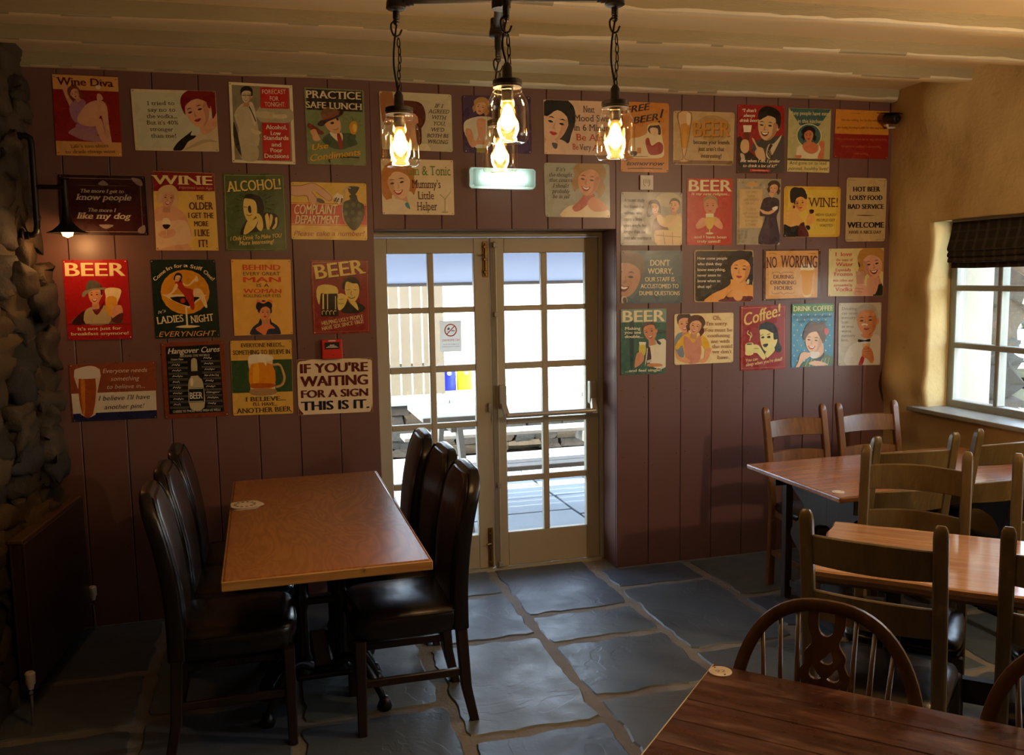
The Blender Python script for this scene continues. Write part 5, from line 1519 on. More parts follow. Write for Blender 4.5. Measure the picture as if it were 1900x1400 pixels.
('s',89,'246 84 233 112 249 116 244 107'),
('s',91,'216 123 242 129 268 126 249 149 228 146'),
('s',34,'222 126 242 132 261 128 249 140 231 137'),
('t',92,[68,44,122,44,20.5],"If it's",20),
('t',92,[29,73,162,72,20.5],"the thought",20),
('t',92,[31,101,165,101,20.5],"that counts.",20),
('t',92,[51,132,142,132,20.6],"I should",20),
('t',92,[45,161,148,161,20.6],"probably",20),
('t',92,[48,189,147,189,20.6],"be in jail",20),
]),
("orange tin sign lettered free beer tomorrow, behind the right jar lamp", 1.9869, 2.6507, -0.006, [0,0,274,0,273,380,-19,381], 16, 99, -1, [
('t',94,[12,65,163,38,36.2],"FREE",5),
('t',94,[58,120,209,92,36.4],"BEER",5),
('k',94,'10.8 236 33 222 81'),
('c',94,'213.5 101.8 6.5 5.8'),
('s',95,'35 207 93 190 139 167 145 125 185 108 221 123 233 191 245 253 234 296 140 304 36 296'),
('s',94,'145 151 159 125 215 120 224 170 204 170 180 150 168 172'),
('s',96,'159 140 203 139 204 176 168 174'),
('s',97,'159 114 209 107 212 120 162 125'),
('s',98,'131 204 151 193 169 235 210 212 239 232 228 275 163 285 140 251'),
('p',99,'82 248 105 247 105 278 82 279'),
('s',94,'44 270 79 269 76 290 47 290'),
('s',95,'64 201 78 206 73 243 61 243'),
('k',94,'2.7 41 297 146 294'),
('t',94,[21,346,246,342,25.1],"tomorrow",5),
('k',94,'4.9 24 363 140 359 234 360'),
]),
("worn cream tin sign with a tall glass, lettered beer because your friends aren't interesting", 2.2862, 2.6104, 0.0063, [0,0,386,0,377,297,-3,296], 18, 110, -1, [
('p',100,'1 271 374 272 373 293 0 292'),
('s',101,'25 11 114 9 102 129 83 216 73 263 102 271 98 281 67 285 28 282 28 272 57 263 50 199 38 96'),
('s',102,'33 15 106 13 96 130 79 209 68 263 94 273 67 280 36 275 63 263 55 206 46 117'),
('s',103,'44 76 100 74 94 143 81 199 56 199 49 137'),
('s',104,'83 15 108 16 102 71 85 71'),
('s',105,'56 117 83 116 75 192 59 192'),
('c',106,'246.8 91.8 115 72.9'),
('t',107,[131,143,356,138,86.1],"BEER",1),
('t',108,[126,139,352,134,86.0],"BEER",1),
('t',109,[126,181,352,179,23.5],"because your friends",1),
('t',109,[156,218,319,218,23.6],"just aren't that",1),
('t',109,[172,256,301,256,23.6],"interesting!",1),
]),
("red tin sign of a man in a grey suit pointing at his glass of beer", 2.6908, 2.6586, 0.006, [0,0,303,0,309,386,-6,388], 4, 125, -1, [
('s',111,'-6 388 -7 204 25 183 54 238 156 307 308 305 309 385'),
('s',112,'115 202 180 187 278 170 306 191 308 385 198 386 181 307 123 272 87 255'),
('s',113,'185 279 201 222 237 214 284 167 278 192 222 289 206 303'),
('s',114,'209 221 229 225 213 253 230 292 214 301 193 271'),
('k',115,'3.1 203 253 222 282'),
('k',115,'3.1 199 268 214 292'),
('s',116,'250 108 271 103 272 132 253 144'),
('s',116,'137 73 169 38 239 43 263 81 258 131 237 172 204 196 169 194 143 166 132 122'),
('s',117,'232 106 260 93 256 132 235 172 205 195 190 195 222 167'),
('s',118,'139 85 134 39 172 8 233 12 278 45 278 109 265 133 258 99 243 71 193 58'),
('s',118,'141 110 154 107 167 113 153 116'),
('s',118,'140 96 156 89 171 96 156 94'),
('s',118,'197 114 210 110 223 116 209 120'),
('s',118,'196 99 212 93 227 100 212 97'),
('s',117,'179 110 167 139 184 141 178 133'),
('s',119,'150 150 177 154 204 150 186 173 163 172'),
('s',34,'156 152 177 157 197 153 185 164 166 163'),
('s',118,'139 43 158 30 202 12 239 19 270 57 273 89 252 104 244 69 219 46 178 67 146 75'),
('p',120,'35 116 91 114 84 153 39 154'),
('p',121,'43 155 81 154 74 217 50 217'),
('s',116,'18 225 34 196 70 203 72 255 46 274 22 256'),
('s',116,'92 192 104 190 131 233 164 243 181 293 173 314 132 301 111 265 123 244'),
('s',122,'18 274 42 281 47 312 26 309'),
('t',120,[30,41,120,40,18.1],"\u201cI don't",21),
('t',120,[36,69,111,68,18.1],"always",21),
('t',120,[13,97,134,95,18.1],"drink beer,",21),
('t',120,[18,323,278,323,16.9],"but when I do, I prefer",21),
('t',120,[35,351,258,351,17.0],"to drink a lot of it!\u201d",21),
('p',123,'80 361 214 364 211 377 80 376'),
('k',124,'3.1 94 368 202 371'),
]),
("pale green kitchen tin sign of a dark-haired woman framed in a blue oval", 3.023, 2.6518, 0.0014, [0,0,286,0,282,369,-6,365], 3, 135, -1, [
('p',126,'2 0 286 0 204 100 76 98'),
('t',127,[7,40,283,37,22.2],"Many people have eaten",1),
('t',127,[63,84,226,83,22.3],"in this kitchen",1),
('c',128,'139.5 156.1 85.4 69.4'),
('c',126,'139.5 156.1 78.7 64.6'),
('s',129,'97 178 87 165 94 150 86 133 101 113 124 102 149 101 170 110 183 130 178 148 189 161 185 180 175 191 164 177 113 177 104 189'),
('p',6,'124 173 154 171 160 210 123 212'),
('s',130,'105 137 117 119 150 116 165 132 167 156 161 176 148 189 131 190 116 179 107 160'),
('s',6,'152 146 164 138 166 157 160 176 148 189 141 190 153 175'),
('s',129,'102 158 99 127 124 111 158 113 171 130 172 155 162 135 144 125 126 129 110 140'),
('s',129,'115 153 121 151 128 153 122 155'),
('s',129,'113 147 121 143 128 145 121 145'),
('s',129,'142 151 148 149 154 151 148 153'),
('s',129,'140 145 147 141 155 143 148 143'),
('s',6,'133 151 130 165 138 165 135 162'),
('s',125,'127 174 133 171 137 172 140 170 146 172 137 178'),
('s',131,'53 274 61 229 87 212 114 235 180 234 202 211 220 229 199 285 58 285'),
('s',130,'96 213 117 194 162 193 202 211 198 245 154 261 110 243'),
('s',130,'206 196 223 184 243 187 246 210 239 293 222 301 199 279 220 233'),
('s',130,'49 272 88 270 86 285 54 285'),
('p',132,'-5 288 283 291 282 303 -5 300'),
('p',133,'-5 301 282 303 282 365 -6 362'),
('t',134,[11,324,260,322,19.5],"And gone on to lead",0),
('t',134,[7,356,274,354,19.5],"normal, healthy lives!",0),
]),
("tin sign half orange half red with long faded lines, below the security camera", 3.3397, 2.6551, -0.0018, [0,0,376,0,375,283,-7,284], 18, 140, -1, [
('p',136,'-1 1 376 0 380 141 -8 142'),
('t',137,[38,68,348,63,13.6],"We the willing, led by the unknowing",1),
('t',137,[12,112,355,106,13.6],"are doing the impossible for the ungrateful",1),
('t',138,[10,179,364,174,13.6],"We have done so much for so long with so little",1),
('t',138,[45,220,322,218,13.7],"we are now qualified to do anything",1),
('t',138,[137,260,235,262,13.8],"with nothing",1),
('k',139,'4.3 104 21 172 20'),
]),
("dark maroon tin sign about people and my dog, partly behind the pipe wall lamp", -0.8794, 2.2131, -0.0093, [0,0,381,0,383,280,-6,280], 4, 143, 144, [
('k',141,'3.3 22 15 358 15 359 264 17 264 22 15'),
('s',141,'319 8 361 16 368 44 343 40'),
('s',141,'339 250 368 231 368 268 340 268'),
('s',141,'172 43 195 22 217 44'),
('s',141,'166 231 230 232 195 251'),
('k',141,'1.2 84 47 312 47'),
('t',142,[95,81,284,81,17.1],"The more I get to",21),
('t',142,[74,116,315,115,28.8],"know people",21),
('t',142,[123,170,244,171,17.2],"The more I",21),
('t',142,[73,203,310,203,28.9],"like my dog",21),
]),
("yellow tin sign of a blonde woman holding red wine under a dark red wine heading", -0.464, 2.2351, -0.0206, [0,0,282,0,293,375,4,378], 3, 158, -1, [
('p',145,'0 0 282 0 286 87 1 94'),
('t',146,[4,61,272,57,43.5],"WINE",17),
('t',147,[117,79,273,79,12.9],"Improves with Age",4),
('s',148,'2 188 46 164 82 158 137 198 154 235 170 300 150 347 165 375 4 378 2 303'),
('s',149,'3 266 13 238 66 237 145 235 169 319 150 343 83 353 5 368'),
('s',148,'15 294 82 274 94 301 45 321'),
('s',150,'22 149 16 132 26 115 22 94 41 72 65 63 89 64 107 79 115 104 106 125 114 142 106 163 93 175 86 158 38 150 27 162'),
('p',151,'49 147 78 148 75 196 39 193'),
('s',152,'39 101 54 81 86 83 97 104 94 132 84 156 68 169 52 168 40 153 36 129'),
('s',151,'82 119 95 111 93 133 83 156 68 168 62 169 77 153'),
('s',150,'31 126 36 88 63 73 95 80 104 103 99 133 94 107 79 93 61 95 43 106'),
('s',153,'49 122 55 120 61 123 55 126'),
('s',153,'49 114 57 110 63 114 56 113'),
('s',153,'75 124 81 122 87 125 81 127'),
('s',153,'75 116 82 112 89 116 82 114'),
('s',151,'67 122 61 138 69 139 66 135'),
('s',154,'53 144 65 147 78 144 69 157 58 157'),
('s',34,'56 146 65 148 74 146 69 152 60 152'),
('s',155,'40 226 66 224 73 255 38 256'),
('s',156,'38 254 73 254 60 274 47 274'),
('k',155,'2.5 54 274 53 307'),
('t',157,[198,131,231,130,23.3],"THE",1),
('t',157,[164,179,273,176,36.3],"OLDER",1),
('t',157,[158,220,275,218,27.0],"I GET THE",1),
('t',157,[184,259,249,257,25.2],"MORE",1),
('t',157,[185,307,252,306,33.7],"I LIKE",1),
('t',157,[203,360,242,359,36.7],"IT!",1),
]),
("green tin sign lettered alcohol, man pointing at the viewer, left of the hand grenade sign", -0.1398, 2.23, 0.0078, [0,0,293,0,291,384,-8,379], 4, 162, -1, [
('k',159,'1.6 7 9 286 10 283 374 -1 370 7 9'),
('t',160,[20,95,276,78,51.6],"ALCOHOL!",17),
('t',161,[19,91,273,75,51.6],"ALCOHOL!",17),
('k',7,'2.4 55 124 83 134'),
('k',7,'2.4 49 161 79 162'),
('k',7,'2.4 52 184 78 178'),
('k',7,'2.4 56 219 80 209'),
('k',7,'2.4 181 115 203 101'),
('k',7,'2.4 191 126 225 111'),
('k',7,'2.4 192 140 221 135'),
('k',7,'2.4 193 157 237 153'),
('k',7,'2.4 191 170 221 175'),
('k',7,'2.4 74 105 94 115'),
('s',7,'65 298 97 232 147 220 173 195 214 191 250 208 255 246 234 273 177 270 164 283 110 291'),
('s',161,'80 296 101 236 126 228 155 220 141 257 110 288'),
('s',161,'88 153 98 119 136 126 151 153 148 203 122 230 102 230 89 194'),
('s',7,'91 124 105 103 137 101 169 113 184 144 183 190 157 192 151 149 136 128 100 121'),
('s',7,'111 161 122 159 124 190 114 192 109 178'),
('k',7,'2.4 89 163 105 165'),
('l',7,'2.8 99 201 115 207 126 199'),
('s',161,'144 203 156 195 174 216 177 262 164 283 145 262 154 236'),
('s',161,'189 207 202 195 208 220 208 271 195 272 191 237'),
('s',161,'213 203 226 207 222 237 210 262'),
('s',161,'237 220 248 216 244 254 230 273 220 269 236 245'),
('t',161,[17,329,265,315,20.9],"I Only Drink To Make YOU",5),
('t',161,[59,352,227,343,21.0],"More Interesting!",5),
]),
("yellow and red complaint department tin sign with a hand reaching for a grenade", 0.1838, 2.193, -0.0104, [0,0,376,0,375,289,-7,285], 10, 164, -1, [
('p',163,'-3 102 375 104 375 218 -6 215'),
('p',164,'-3 105 375 107 375 111 -3 109'),
('p',164,'-5 208 375 211 375 214 -5 211'),
('s',165,'1 19 47 18 89 6 115 6 156 30 200 72 190 91 172 85 143 60 114 44 105 53 127 86 124 107 107 112 87 87 75 66 29 71 -1 63'),
('l',166,'2 89 6 115 6 156 30 200 72 190 91 172 85 122 48'),
('l',166,'2 1 19 47 18 89 6'),
('l',166,'2 -1 63 29 71 75 68 86 108'),
('l',166,'2 101 48 125 82 118 110'),
('s',167,'127 78 155 86 163 102 129 99'),
('t',168,[16,162,231,160,48.7],"COMPLAINT",5),
('t',169,[13,160,228,158,48.6],"COMPLAINT",5),
('t',168,[18,210,237,209,42.4],"DEPARTMENT",5),
('t',169,[15,207,235,207,42.4],"DEPARTMENT",5),
('p',36,'206 76 228 48 262 71 235 110'),
('t',7,[209,92,248,101,24.8],"#1",1),
('s',170,'256 101 291 83 288 62 322 57 334 91 360 108 363 160 340 212 309 240 279 217 259 169'),
('s',170,'284 19 336 18 336 31 318 57 292 53'),
('c',171,'273.3 113.5 10.3 12'),
('c',171,'307.9 108.6 10.4 12'),
('c',171,'338 112.5 10.4 12.1'),
('c',171,'267.9 152.2 10.3 12'),
('c',171,'302.5 147.4 10.4 12.1'),
('c',171,'339.2 151.2 10.4 12.1'),
('c',171,'279.9 186.4 10.4 12.1'),
('c',171,'308.1 183.9 10.4 12.1'),
('c',171,'331.9 181.5 10.4 12.1'),
('l',172,'4.8 297 27 271 24 264 58 251 127 254 178 271 212'),
('l',172,'2.4 254 50 263 32 284 23'),
('t',173,[6,268,362,267,25.5],"Please take a number!",4),
]),
("red beer tin sign of a hatted man raising a glass, near the stone wall", -0.8869, 1.8152, -0.0004, [0,0,285,0,285,384,0,381], 4, 188, -1, [
('t',174,[11,76,271,79,63.4],"BEER",1),
('s',175,'23 303 79 246 116 230 140 226 165 213 188 231 234 276 232 309'),
('s',176,'21 303 66 250 87 246 79 305'),
('s',177,'83 246 116 225 134 256 165 218 195 249 183 308 83 305'),
('s',178,'114 230 135 243 170 200 164 226 134 265'),
('p',6,'119 190 146 189 148 234 115 236'),
('s',179,'154 160 164 156 165 171 158 179'),
('s',179,'104 148 116 127 147 125 159 145 159 172 152 195 139 210 124 211 111 197 104 175'),
('s',6,'147 160 158 151 158 173 151 195 139 209 133 210 145 193'),
('s',90,'101 171 98 140 109 118 135 110 159 118 167 142 164 169 158 166 157 145 139 137 120 140 106 151'),
('s',180,'111 167 117 165 123 167 117 170'),
('s',180,'110 160 117 155 124 158 117 158'),
('s',180,'136 166 141 163 147 166 141 169'),
('s',180,'134 158 141 154 148 157 141 156'),
('s',6,'128 165 124 181 131 181 128 178'),
('s',181,'117 188 129 189 141 185 134 199 124 199'),
('s',34,'120 189 129 190 138 187 133 194 125 194'),
('s',23,'74 168 89 147 146 133 190 136 177 144 129 143 100 160 83 177'),
('s',182,'95 142 104 104 132 98 155 113 158 133 126 136'),
('s',183,'177 144 202 134 246 141 247 167 230 206 225 219 179 218 179 174'),
('s',184,'181 183 227 184 216 267 180 262'),
('s',179,'204 232 245 220 250 273 221 289 201 276'),
('s',185,'201 284 251 255 240 303 208 302'),
('k',186,'1.9 1 305 287 311'),
('t',187,[47,336,239,337,15.7],"It's not just for",1),
('t',187,[16,359,270,362,15.7],"breakfast anymore!",1),
]),
("dark green tin sign with a woman sitting in a martini glass before an orange moon", -0.4976, 1.8126, -0.0109, [0,0,300,0,308,383,7,385], 4, 197, -1, [
('c',189,'153.9 158.3 113.6 109.4'),
('s',190,'56 176 67 169 243 173 234 184 169 237 162 236'),
('s',191,'81 184 213 183 200 201 165 228'),
('c',192,'140.6 200.4 11.8 12.5'),
('k',190,'8.6 154 232 156 321'),
('s',190,'101 330 148 321 216 327 169 335'),
('s',193,'107 116 137 98 152 134 189 147 192 192 194 237 181 246 166 210 142 165'),
('s',194,'194 145 219 141 239 166 254 229 243 233 217 183 192 179'),
('s',194,'111 116 92 155 60 175 70 180 100 160 121 129'),
('s',194,'145 112 169 123 200 90 204 99 173 127 148 125'),
('s',195,'103 98 105 84 112 70 123 63 135 66 142 75 142 89 136 102 132 110 127 106 108 99'),
('s',194,'115 76 123 70 135 74 137 84 133 95 127 104 119 107 113 105 110 97 111 86'),
('s',6,'130 88 136 87 133 96 126 103 119 107 117 106 124 101'),
('s',195,'109 85 115 70 127 67 139 74 140 85 135 96 136 85 131 77 124 76 116 78'),
('s',7,'115 85 117 85 119 87 117 87'),
('s',7,'115 81 119 81 121 83 118 82'),
('s',7,'125 89 127 89 129 91 126 91'),
('s',7,'125 85 129 85 131 87 128 86'),
('s',6,'122 87 118 93 120 94 120 92'),
('s',8,'114 96 117 96 118 97 120 97 122 99 117 100'),
('s',190,'198 103 209 76 217 103 204 107'),
('t',190,[18,104,70,58,17.6],"Come",1),
('t',190,[76,54,99,44,17.6],"In",1),
('t',190,[109,41,146,37,17.7],"for",1),
('t',190,[152,36,171,36,17.7],"a",1),
('t',190,[181,40,236,54,17.7],"Stiff",1),
('t',190,[240,61,283,104,17.8],"One!",1),
('t',190,[25,265,63,253,15.1],"It's",4),
('t',190,[20,314,140,303,35.6],"LADIES",17),
('t',190,[177,311,281,301,35.9],"NIGHT",17),
('t',196,[22,376,291,376,25.9],"EVERYNIGHT",4),
]),
("plain orange-yellow behind every great man tin sign with a woman rolling her eyes", -0.1228, 1.8096, -0.0138, [0,0,288,0,289,378,3,380], 3, 206, -1, [
('t',198,[55,53,236,53,27.9],"BEHIND",1),
('t',199,[56,79,234,79,17.8],"EVERY GREAT",0),
('t',198,[56,113,236,113,26.2],"MAN",1),
('t',199,[119,137,179,137,17.9],"IS A",0),
('t',198,[55,167,237,168,21.2],"WOMAN",1),
('t',199,[54,188,235,189,16.1],"ROLLING HER EYES",0),
('s',200,'87 381 90 344 120 319 145 311 170 307 203 325 223 347 218 383'),
('s',201,'106 347 136 328 145 298 174 299 186 329 202 346 168 350 155 380 143 376'),
('s',202,'120 319 133 294 138 324 111 323'),
('s',202,'179 294 188 325 178 324'),
('s',202,'125 266 123 236 132 213 148 203 165 208 178 201 190 218 188 245 184 270'),
('p',6,'142 284 167 284 168 325 137 324'),
('s',203,'130 245 142 228 170 228 181 246 180 270 173 290 160 303 146 302 135 290 129 269'),
('s',6,'169 259 180 252 179 271 172 290 160 302 155 303 167 288'),
('s',202,'126 266 126 235 149 221 177 225 186 245 183 266 178 246 159 235 138 244'),
('s',157,'139 263 145 261 150 264 144 266'),
('s',157,'138 256 145 253 151 256 145 255'),
('s',157,'162 264 167 261 172 264 167 266'),
('s',157,'161 257 167 253 174 256 167 255'),
('s',6,'154 262 150 276 157 277 155 273'),
('s',204,'147 285 152 283 155 284 158 283 163 285 155 290'),
('s',201,'113 216 124 199 148 212 186 200 190 221 148 225'),
('s',205,'112 233 123 212 148 221 173 210 190 226 186 247 168 236 135 240 118 251'),
]),
("dark red beer tin sign of a grinning man with a frothing black tankard", 0.2637, 1.802, -0.0066, [0,0,295,0,293,377,2,380], 4, 211, -1, [
('k',207,'1.6 9 11 286 11 285 366 10 369 9 11'),
('t',208,[28,101,273,72,73.4],"BEER",17),
('t',161,[26,97,270,69,73.4],"BEER",17),
('k',209,'2 123 90 148 110'),
('k',209,'2 109 110 139 119'),
('k',209,'2 249 94 239 111'),
('k',209,'2 266 107 248 120'),
('k',209,'2 270 129 250 133'),
('k',209,'2 264 155 249 153'),
('s',7,'148 268 167 215 202 212 228 216 266 239 268 257 226 274'),
('s',161,'184 211 201 220 223 216 235 261 201 229'),
('s',7,'158 150 161 110 188 89 223 89 244 116 242 159 204 141'),
('s',161,'169 141 179 111 209 120 235 124 242 159 233 194 210 220 189 211 172 176'),
('k',7,'2.4 177 154 195 152'),
('k',7,'2.4 212 152 229 155'),
('l',7,'3.2 183 189 202 198 220 190'),
('l',7,'2.4 203 159 198 176 205 180'),
('s',161,'24 165 32 135 66 124 117 132 134 154 129 184 107 171 73 175 47 170 37 226 27 200'),
('p',7,'45 172 129 171 134 289 43 287'),
('p',161,'54 172 62 172 60 251 51 250'),
('p',161,'77 172 82 173 80 251 75 251'),
('p',161,'118 184 122 184 120 252 116 252'),
('l',161,'2.8 51 279 49 266 57 258 63 262'),
('l',161,'2.8 70 279 69 266 77 258 83 262'),
('l',161,'2.8 89 280 88 266 96 259 102 262'),
('l',161,'2.8 109 280 107 267 115 259 121 263'),
('s',161,'133 175 172 180 178 207 157 246 131 254'),
('k',7,'2 135 202 158 200'),
('k',7,'2 134 224 162 224'),
('t',210,[48,333,258,301,20.1],"HELPING UGLY PEOPLE",1),
('t',210,[48,360,259,325,20.2],"HAVE SEX SINCE 1862!",1),
]),
("brown, white and blue banded tin sign with a tall pint of beer", -0.8916, 1.3165, -0.0015, [0,0,389,0,383,282,-2,280], 3, 220, -1, [
('p',212,'2 141 383 144 381 241 4 239'),
('p',213,'4 239 381 241 383 282 -2 280'),
('s',214,'22 30 135 26 115 149 102 249 38 245 38 145'),
('s',215,'39 72 113 71 92 244 44 241'),
('s',216,'46 81 65 82 57 237 47 237'),
('s',217,'22 31 36 20 82 10 115 14 132 33 126 69 31 67'),
('t',218,[147,47,349,49,21.0],"Everyone needs",4),
('t',218,[181,87,312,88,21.1],"something",4),
('t',218,[162,125,333,127,21.1],"to believe in...",4),
('t',219,[121,181,354,183,23.8],"I believe I'll have",4),
('t',219,[144,225,327,226,23.0],"another pint!",4),
]),
("black chalkboard-style hangover cures tin sign with a beer bottle and a rust-red border", -0.4721, 1.4048, 0.0114, [0,0,294,0,295,382,-6,377], 3, 230, -1, [
('p',221,'20 19 273 19 274 359 15 355'),
('t',222,[29,55,273,55,27.8],"Hangover Cures",5),
('t',223,[82,74,223,75,11.2],"AROUND THE WORLD",17),
('t',224,[41,87,99,89,9.3],"Coconut Water",5),
('k',225,'1.6 26 94 117 97'),
('k',225,'1.6 26 100 117 103'),
('l',224,'2.8 43 114 49 108 54 112 59 109 64 114 70 107 75 116 80 109'),
('k',225,'1.6 25 122 116 125'),
('k',225,'1.6 25 128 116 131'),
('l',224,'2.8 43 142 48 136 53 140 59 138 64 142 69 135 74 144 80 137 85 142'),
('k',225,'1.6 25 150 115 153'),
('k',225,'1.6 24 156 115 160'),
('l',224,'2.8 42 171 48 164 53 168 58 166 63 170 69 164 73 172 79 166 84 170 90 168'),
('k',225,'1.6 24 178 114 182'),
('k',225,'1.6 24 184 114 188'),
('l',224,'2.8 42 199 47 192 52 197 58 194 62 199 68 192 73 201'),
('k',225,'1.6 24 207 113 210'),
('k',225,'1.6 23 213 113 216'),
('l',224,'2.8 41 227 47 220 52 225 57 222 62 227 68 220 72 229 78 222'),
('k',225,'1.6 23 235 112 239'),
('k',225,'1.6 23 241 112 245'),
('l',224,'2.8 40 255 46 249 51 253 56 251 61 255 67 249 72 257 77 251 82 255'),
('k',225,'1.6 22 263 112 267'),
('k',225,'1.6 22 269 111 273'),
('l',224,'2.8 40 284 45 277 50 282 56 279 61 284 66 277 71 286 77 279 82 284 87 281'),
('k',225,'1.6 22 291 111 295'),
('k',225,'1.6 21 298 110 302'),
('l',224,'2.8 39 312 45 305 50 310 55 308 60 312 66 305 71 314'),
('k',225,'1.6 21 320 110 324'),
('k',225,'1.6 21 326 109 330'),
('l',224,'2.8 193 87 199 80 204 85 209 82 214 87 220 80 225 89 231 82'),
('k',225,'1.6 180 96 270 99'),
('k',225,'1.6 180 102 270 105'),
('l',224,'2.8 194 115 200 109 205 113 210 111 215 115 221 108 226 117 231 110 237 115'),
('k',225,'1.6 182 125 270 128'),
('k',225,'1.6 181 131 270 134'),
('l',224,'2.8 195 144 200 137 205 142 211 139 216 144 222 137 227 146 232 139 237 143 243 141'),
('k',225,'1.6 183 153 270 156'),
('k',225,'1.6 183 159 270 162'),
('t',224,[192,174,261,176,9.4],"Hair of the Dog",5),
('k',225,'1.6 185 182 270 185'),
('k',225,'1.6 185 188 270 191'),
('l',224,'2.8 196 201 202 194 207 199 213 196 218 201 223 194 228 203 234 196'),
('k',225,'1.6 187 210 270 213'),
('k',225,'1.6 186 216 270 220'),
('l',224,'2.8 197 230 203 223 208 227 213 225 219 230 224 223 229 232 235 225 240 229'),
('k',225,'1.6 189 239 270 242'),
('k',225,'1.6 188 245 270 248'),
('t',224,[196,260,262,262,9.4],"Ginger",5),
('k',225,'1.6 190 268 270 271'),
('k',225,'1.6 190 274 270 277'),
('l',224,'2.8 199 287 205 280 210 285 215 282 220 287 226 280 231 289 237 282 242 287 247 284 252 289'),
('k',225,'1.6 192 297 270 300'),
('k',225,'1.6 192 303 270 306'),
('l',224,'2.8 200 316 205 309 211 314 216 311 221 316 227 309 232 318 238 311'),
('k',225,'1.6 194 325 270 329'),
('k',225,'1.6 193 331 270 335'),
('s',226,'135 90 161 90 162 169 183 204 182 331 115 331 114 204 130 167'),
('p',7,'131 146 163 146 163 169 130 170'),
('p',221,'114 230 184 231 182 303 112 302'),
('t',227,[117,284,176,285,32.9],"BEER",1),
('k',227,'2.4 115 233 181 235'),
('k',227,'2.4 113 297 179 299'),
('s',228,'125 186 136 182 136 215 125 219'),
('t',229,[33,349,257,353,12.2],"CHEERS TO THOSE WHO WISH US WELL!",1),
]),
("cream and green tin sign with a glass beer tankard, left of the call point", -0.147, 1.4045, -0.0133, [0,0,300,0,297,381,1,379], 8, 241, -1, [
('p',231,'0 100 299 100 298 266 1 265'),
('t',232,[52,34,264,34,20.4],"EVERYONE NEEDS...",17),
('t',232,[12,71,290,72,23.1],"SOMETHING TO BELIEVE IN",17),
('t',232,[67,310,260,311,22.5],"I BELIEVE...",17),
('t',232,[101,333,220,336,17.1],"I'LL HAVE...",17),
('t',232,[20,369,286,368,25.2],"ANOTHER BEER",17),
('s',233,'83 115 88 80 119 68 166 71 204 83 203 123 211 277 150 284 94 277 91 183'),
('s',234,'97 123 201 126 204 241 95 241'),
('s',235,'108 125 134 126 130 229 105 228'),
('s',236,'98 219 202 223 203 241 98 242'),
('s',237,'83 111 88 80 119 68 166 72 206 88 199 105 177 109 168 131 156 113 100 116'),
('s',238,'93 248 207 250 210 277 150 284 95 277'),
('l',239,'10.8 205 126 237 127 254 166 259 197 247 229 216 241'),
('l',240,'3.3 207 133 235 134 247 165 252 197 242 224 217 234'),
]),
("distressed cream tin sign reading if you're waiting for a sign this is it", 0.1735, 1.2959, -0.0151, [0,0,384,0,384,285,2,287], 2, 245, -1, [
('s',242,'1 0 74 0 43 6 8 14 2 59'),
('s',242,'4 285 2 214 7 255 27 281'),
('s',242,'373 280 343 286 383 285 383 238'),
('s',242,'321 2 383 1 385 29 376 8'),
('t',243,[19,71,360,69,49.0],"IF YOU'RE",2),
('t',243,[18,140,359,139,53.7],"WAITING",2),
('t',243,[20,199,359,199,40.2],"FOR A SIGN",2),
('t',244,[19,265,363,264,47.6],"THIS IS IT.",2),
]),
("blue grey tin sign of an embracing couple, lettered a recent study, below the wall switch", 1.9686, 2.1596, 0.0013, [0,0,376,0,375,298,-3,294], 14, 258, -1, [
('c',246,'290.1 42.1 79 40.5'),
('s',247,'217 128 268 143 313 154 358 118 367 133 364 297 223 296 201 219'),
('s',248,'268 143 290 128 324 123 369 133 370 225 279 215'),
('s',249,'190 214 201 164 234 123 268 174 290 215 223 219'),
('s',250,'217 133 245 128 279 179 347 133 358 143 290 194 234 179'),
('s',251,'206 214 370 225 369 296 234 296'),
('k',252,'3.2 257 220 268 291'),
('k',252,'3.2 313 222 316 294'),
('k',252,'3.2 212 240 369 251'),
('s',253,'241 116 241 82 232 56 214 42 190 42 170 55 166 79 170 109 171 134 191 124 229 112'),
('p',6,'218 98 194 102 198 135 227 131'),
('s',254,'224 65 211 52 184 57 177 73 180 92 190 108 203 116 216 114 225 102 228 84'),
('s',6,'189 82 178 77 181 93 190 108 203 116 208 115 195 105'),
('s',253,'231 82 226 56 203 47 177 55 171 72 176 93 179 74 191 63 206 63 221 69'),
('s',7,'220 81 214 80 210 83 215 83'),
('s',7,'219 75 213 73 208 76 213 75'),
('s',7,'199 84 193 83 189 86 194 87'),
('s',7,'198 78 192 76 186 80 192 78'),
('s',6,'205 82 211 93 204 94 206 91'),
('s',8,'218 97 207 100 197 99 205 107 213 106'),
('s',34,'215 98 207 100 200 99 205 104 212 102'),
('s',180,'159 133 162 83 178 58 190 103 184 133'),
('p',6,'337 92 311 90 305 126 337 129'),
('s',255,'306 66 297 63 294 75 301 82'),
('s',255,'355 59 345 42 316 39 303 54 300 76 305 95 316 107 330 108 344 98 353 80'),
('s',6,'313 67 303 59 301 76 305 95 316 106 322 108 311 93'),
('s',256,'355 74 359 50 346 37 324 32 304 40 297 66 302 66 307 51 330 47 351 56'),
('s',7,'337 73 332 71 326 73 331 75'),
('s',7,'339 67 333 63 326 65 333 65'),
('s',7,'314 71 309 69 303 71 308 73'),
('s',7,'316 65 310 61 303 63 309 63'),
('s',6,'322 71 324 84 317 84 320 81'),
('s',8,'327 92 321 90 318 90 315 89 310 91 317 96'),
('t',257,[19,54,142,54,18.9],"A recent study",0),
('t',257,[19,88,141,89,19.0],"has found that",0),
('t',257,[19,123,129,124,19.0],"women who",0),
('t',257,[18,158,126,159,19.0],"carry a little",0),
('t',257,[18,193,154,194,19.0],"extra weight live",0),
('t',257,[18,227,149,229,19.1],"longer than the",0),
('t',257,[18,262,184,264,19.1],"men who mention it",0),
]),
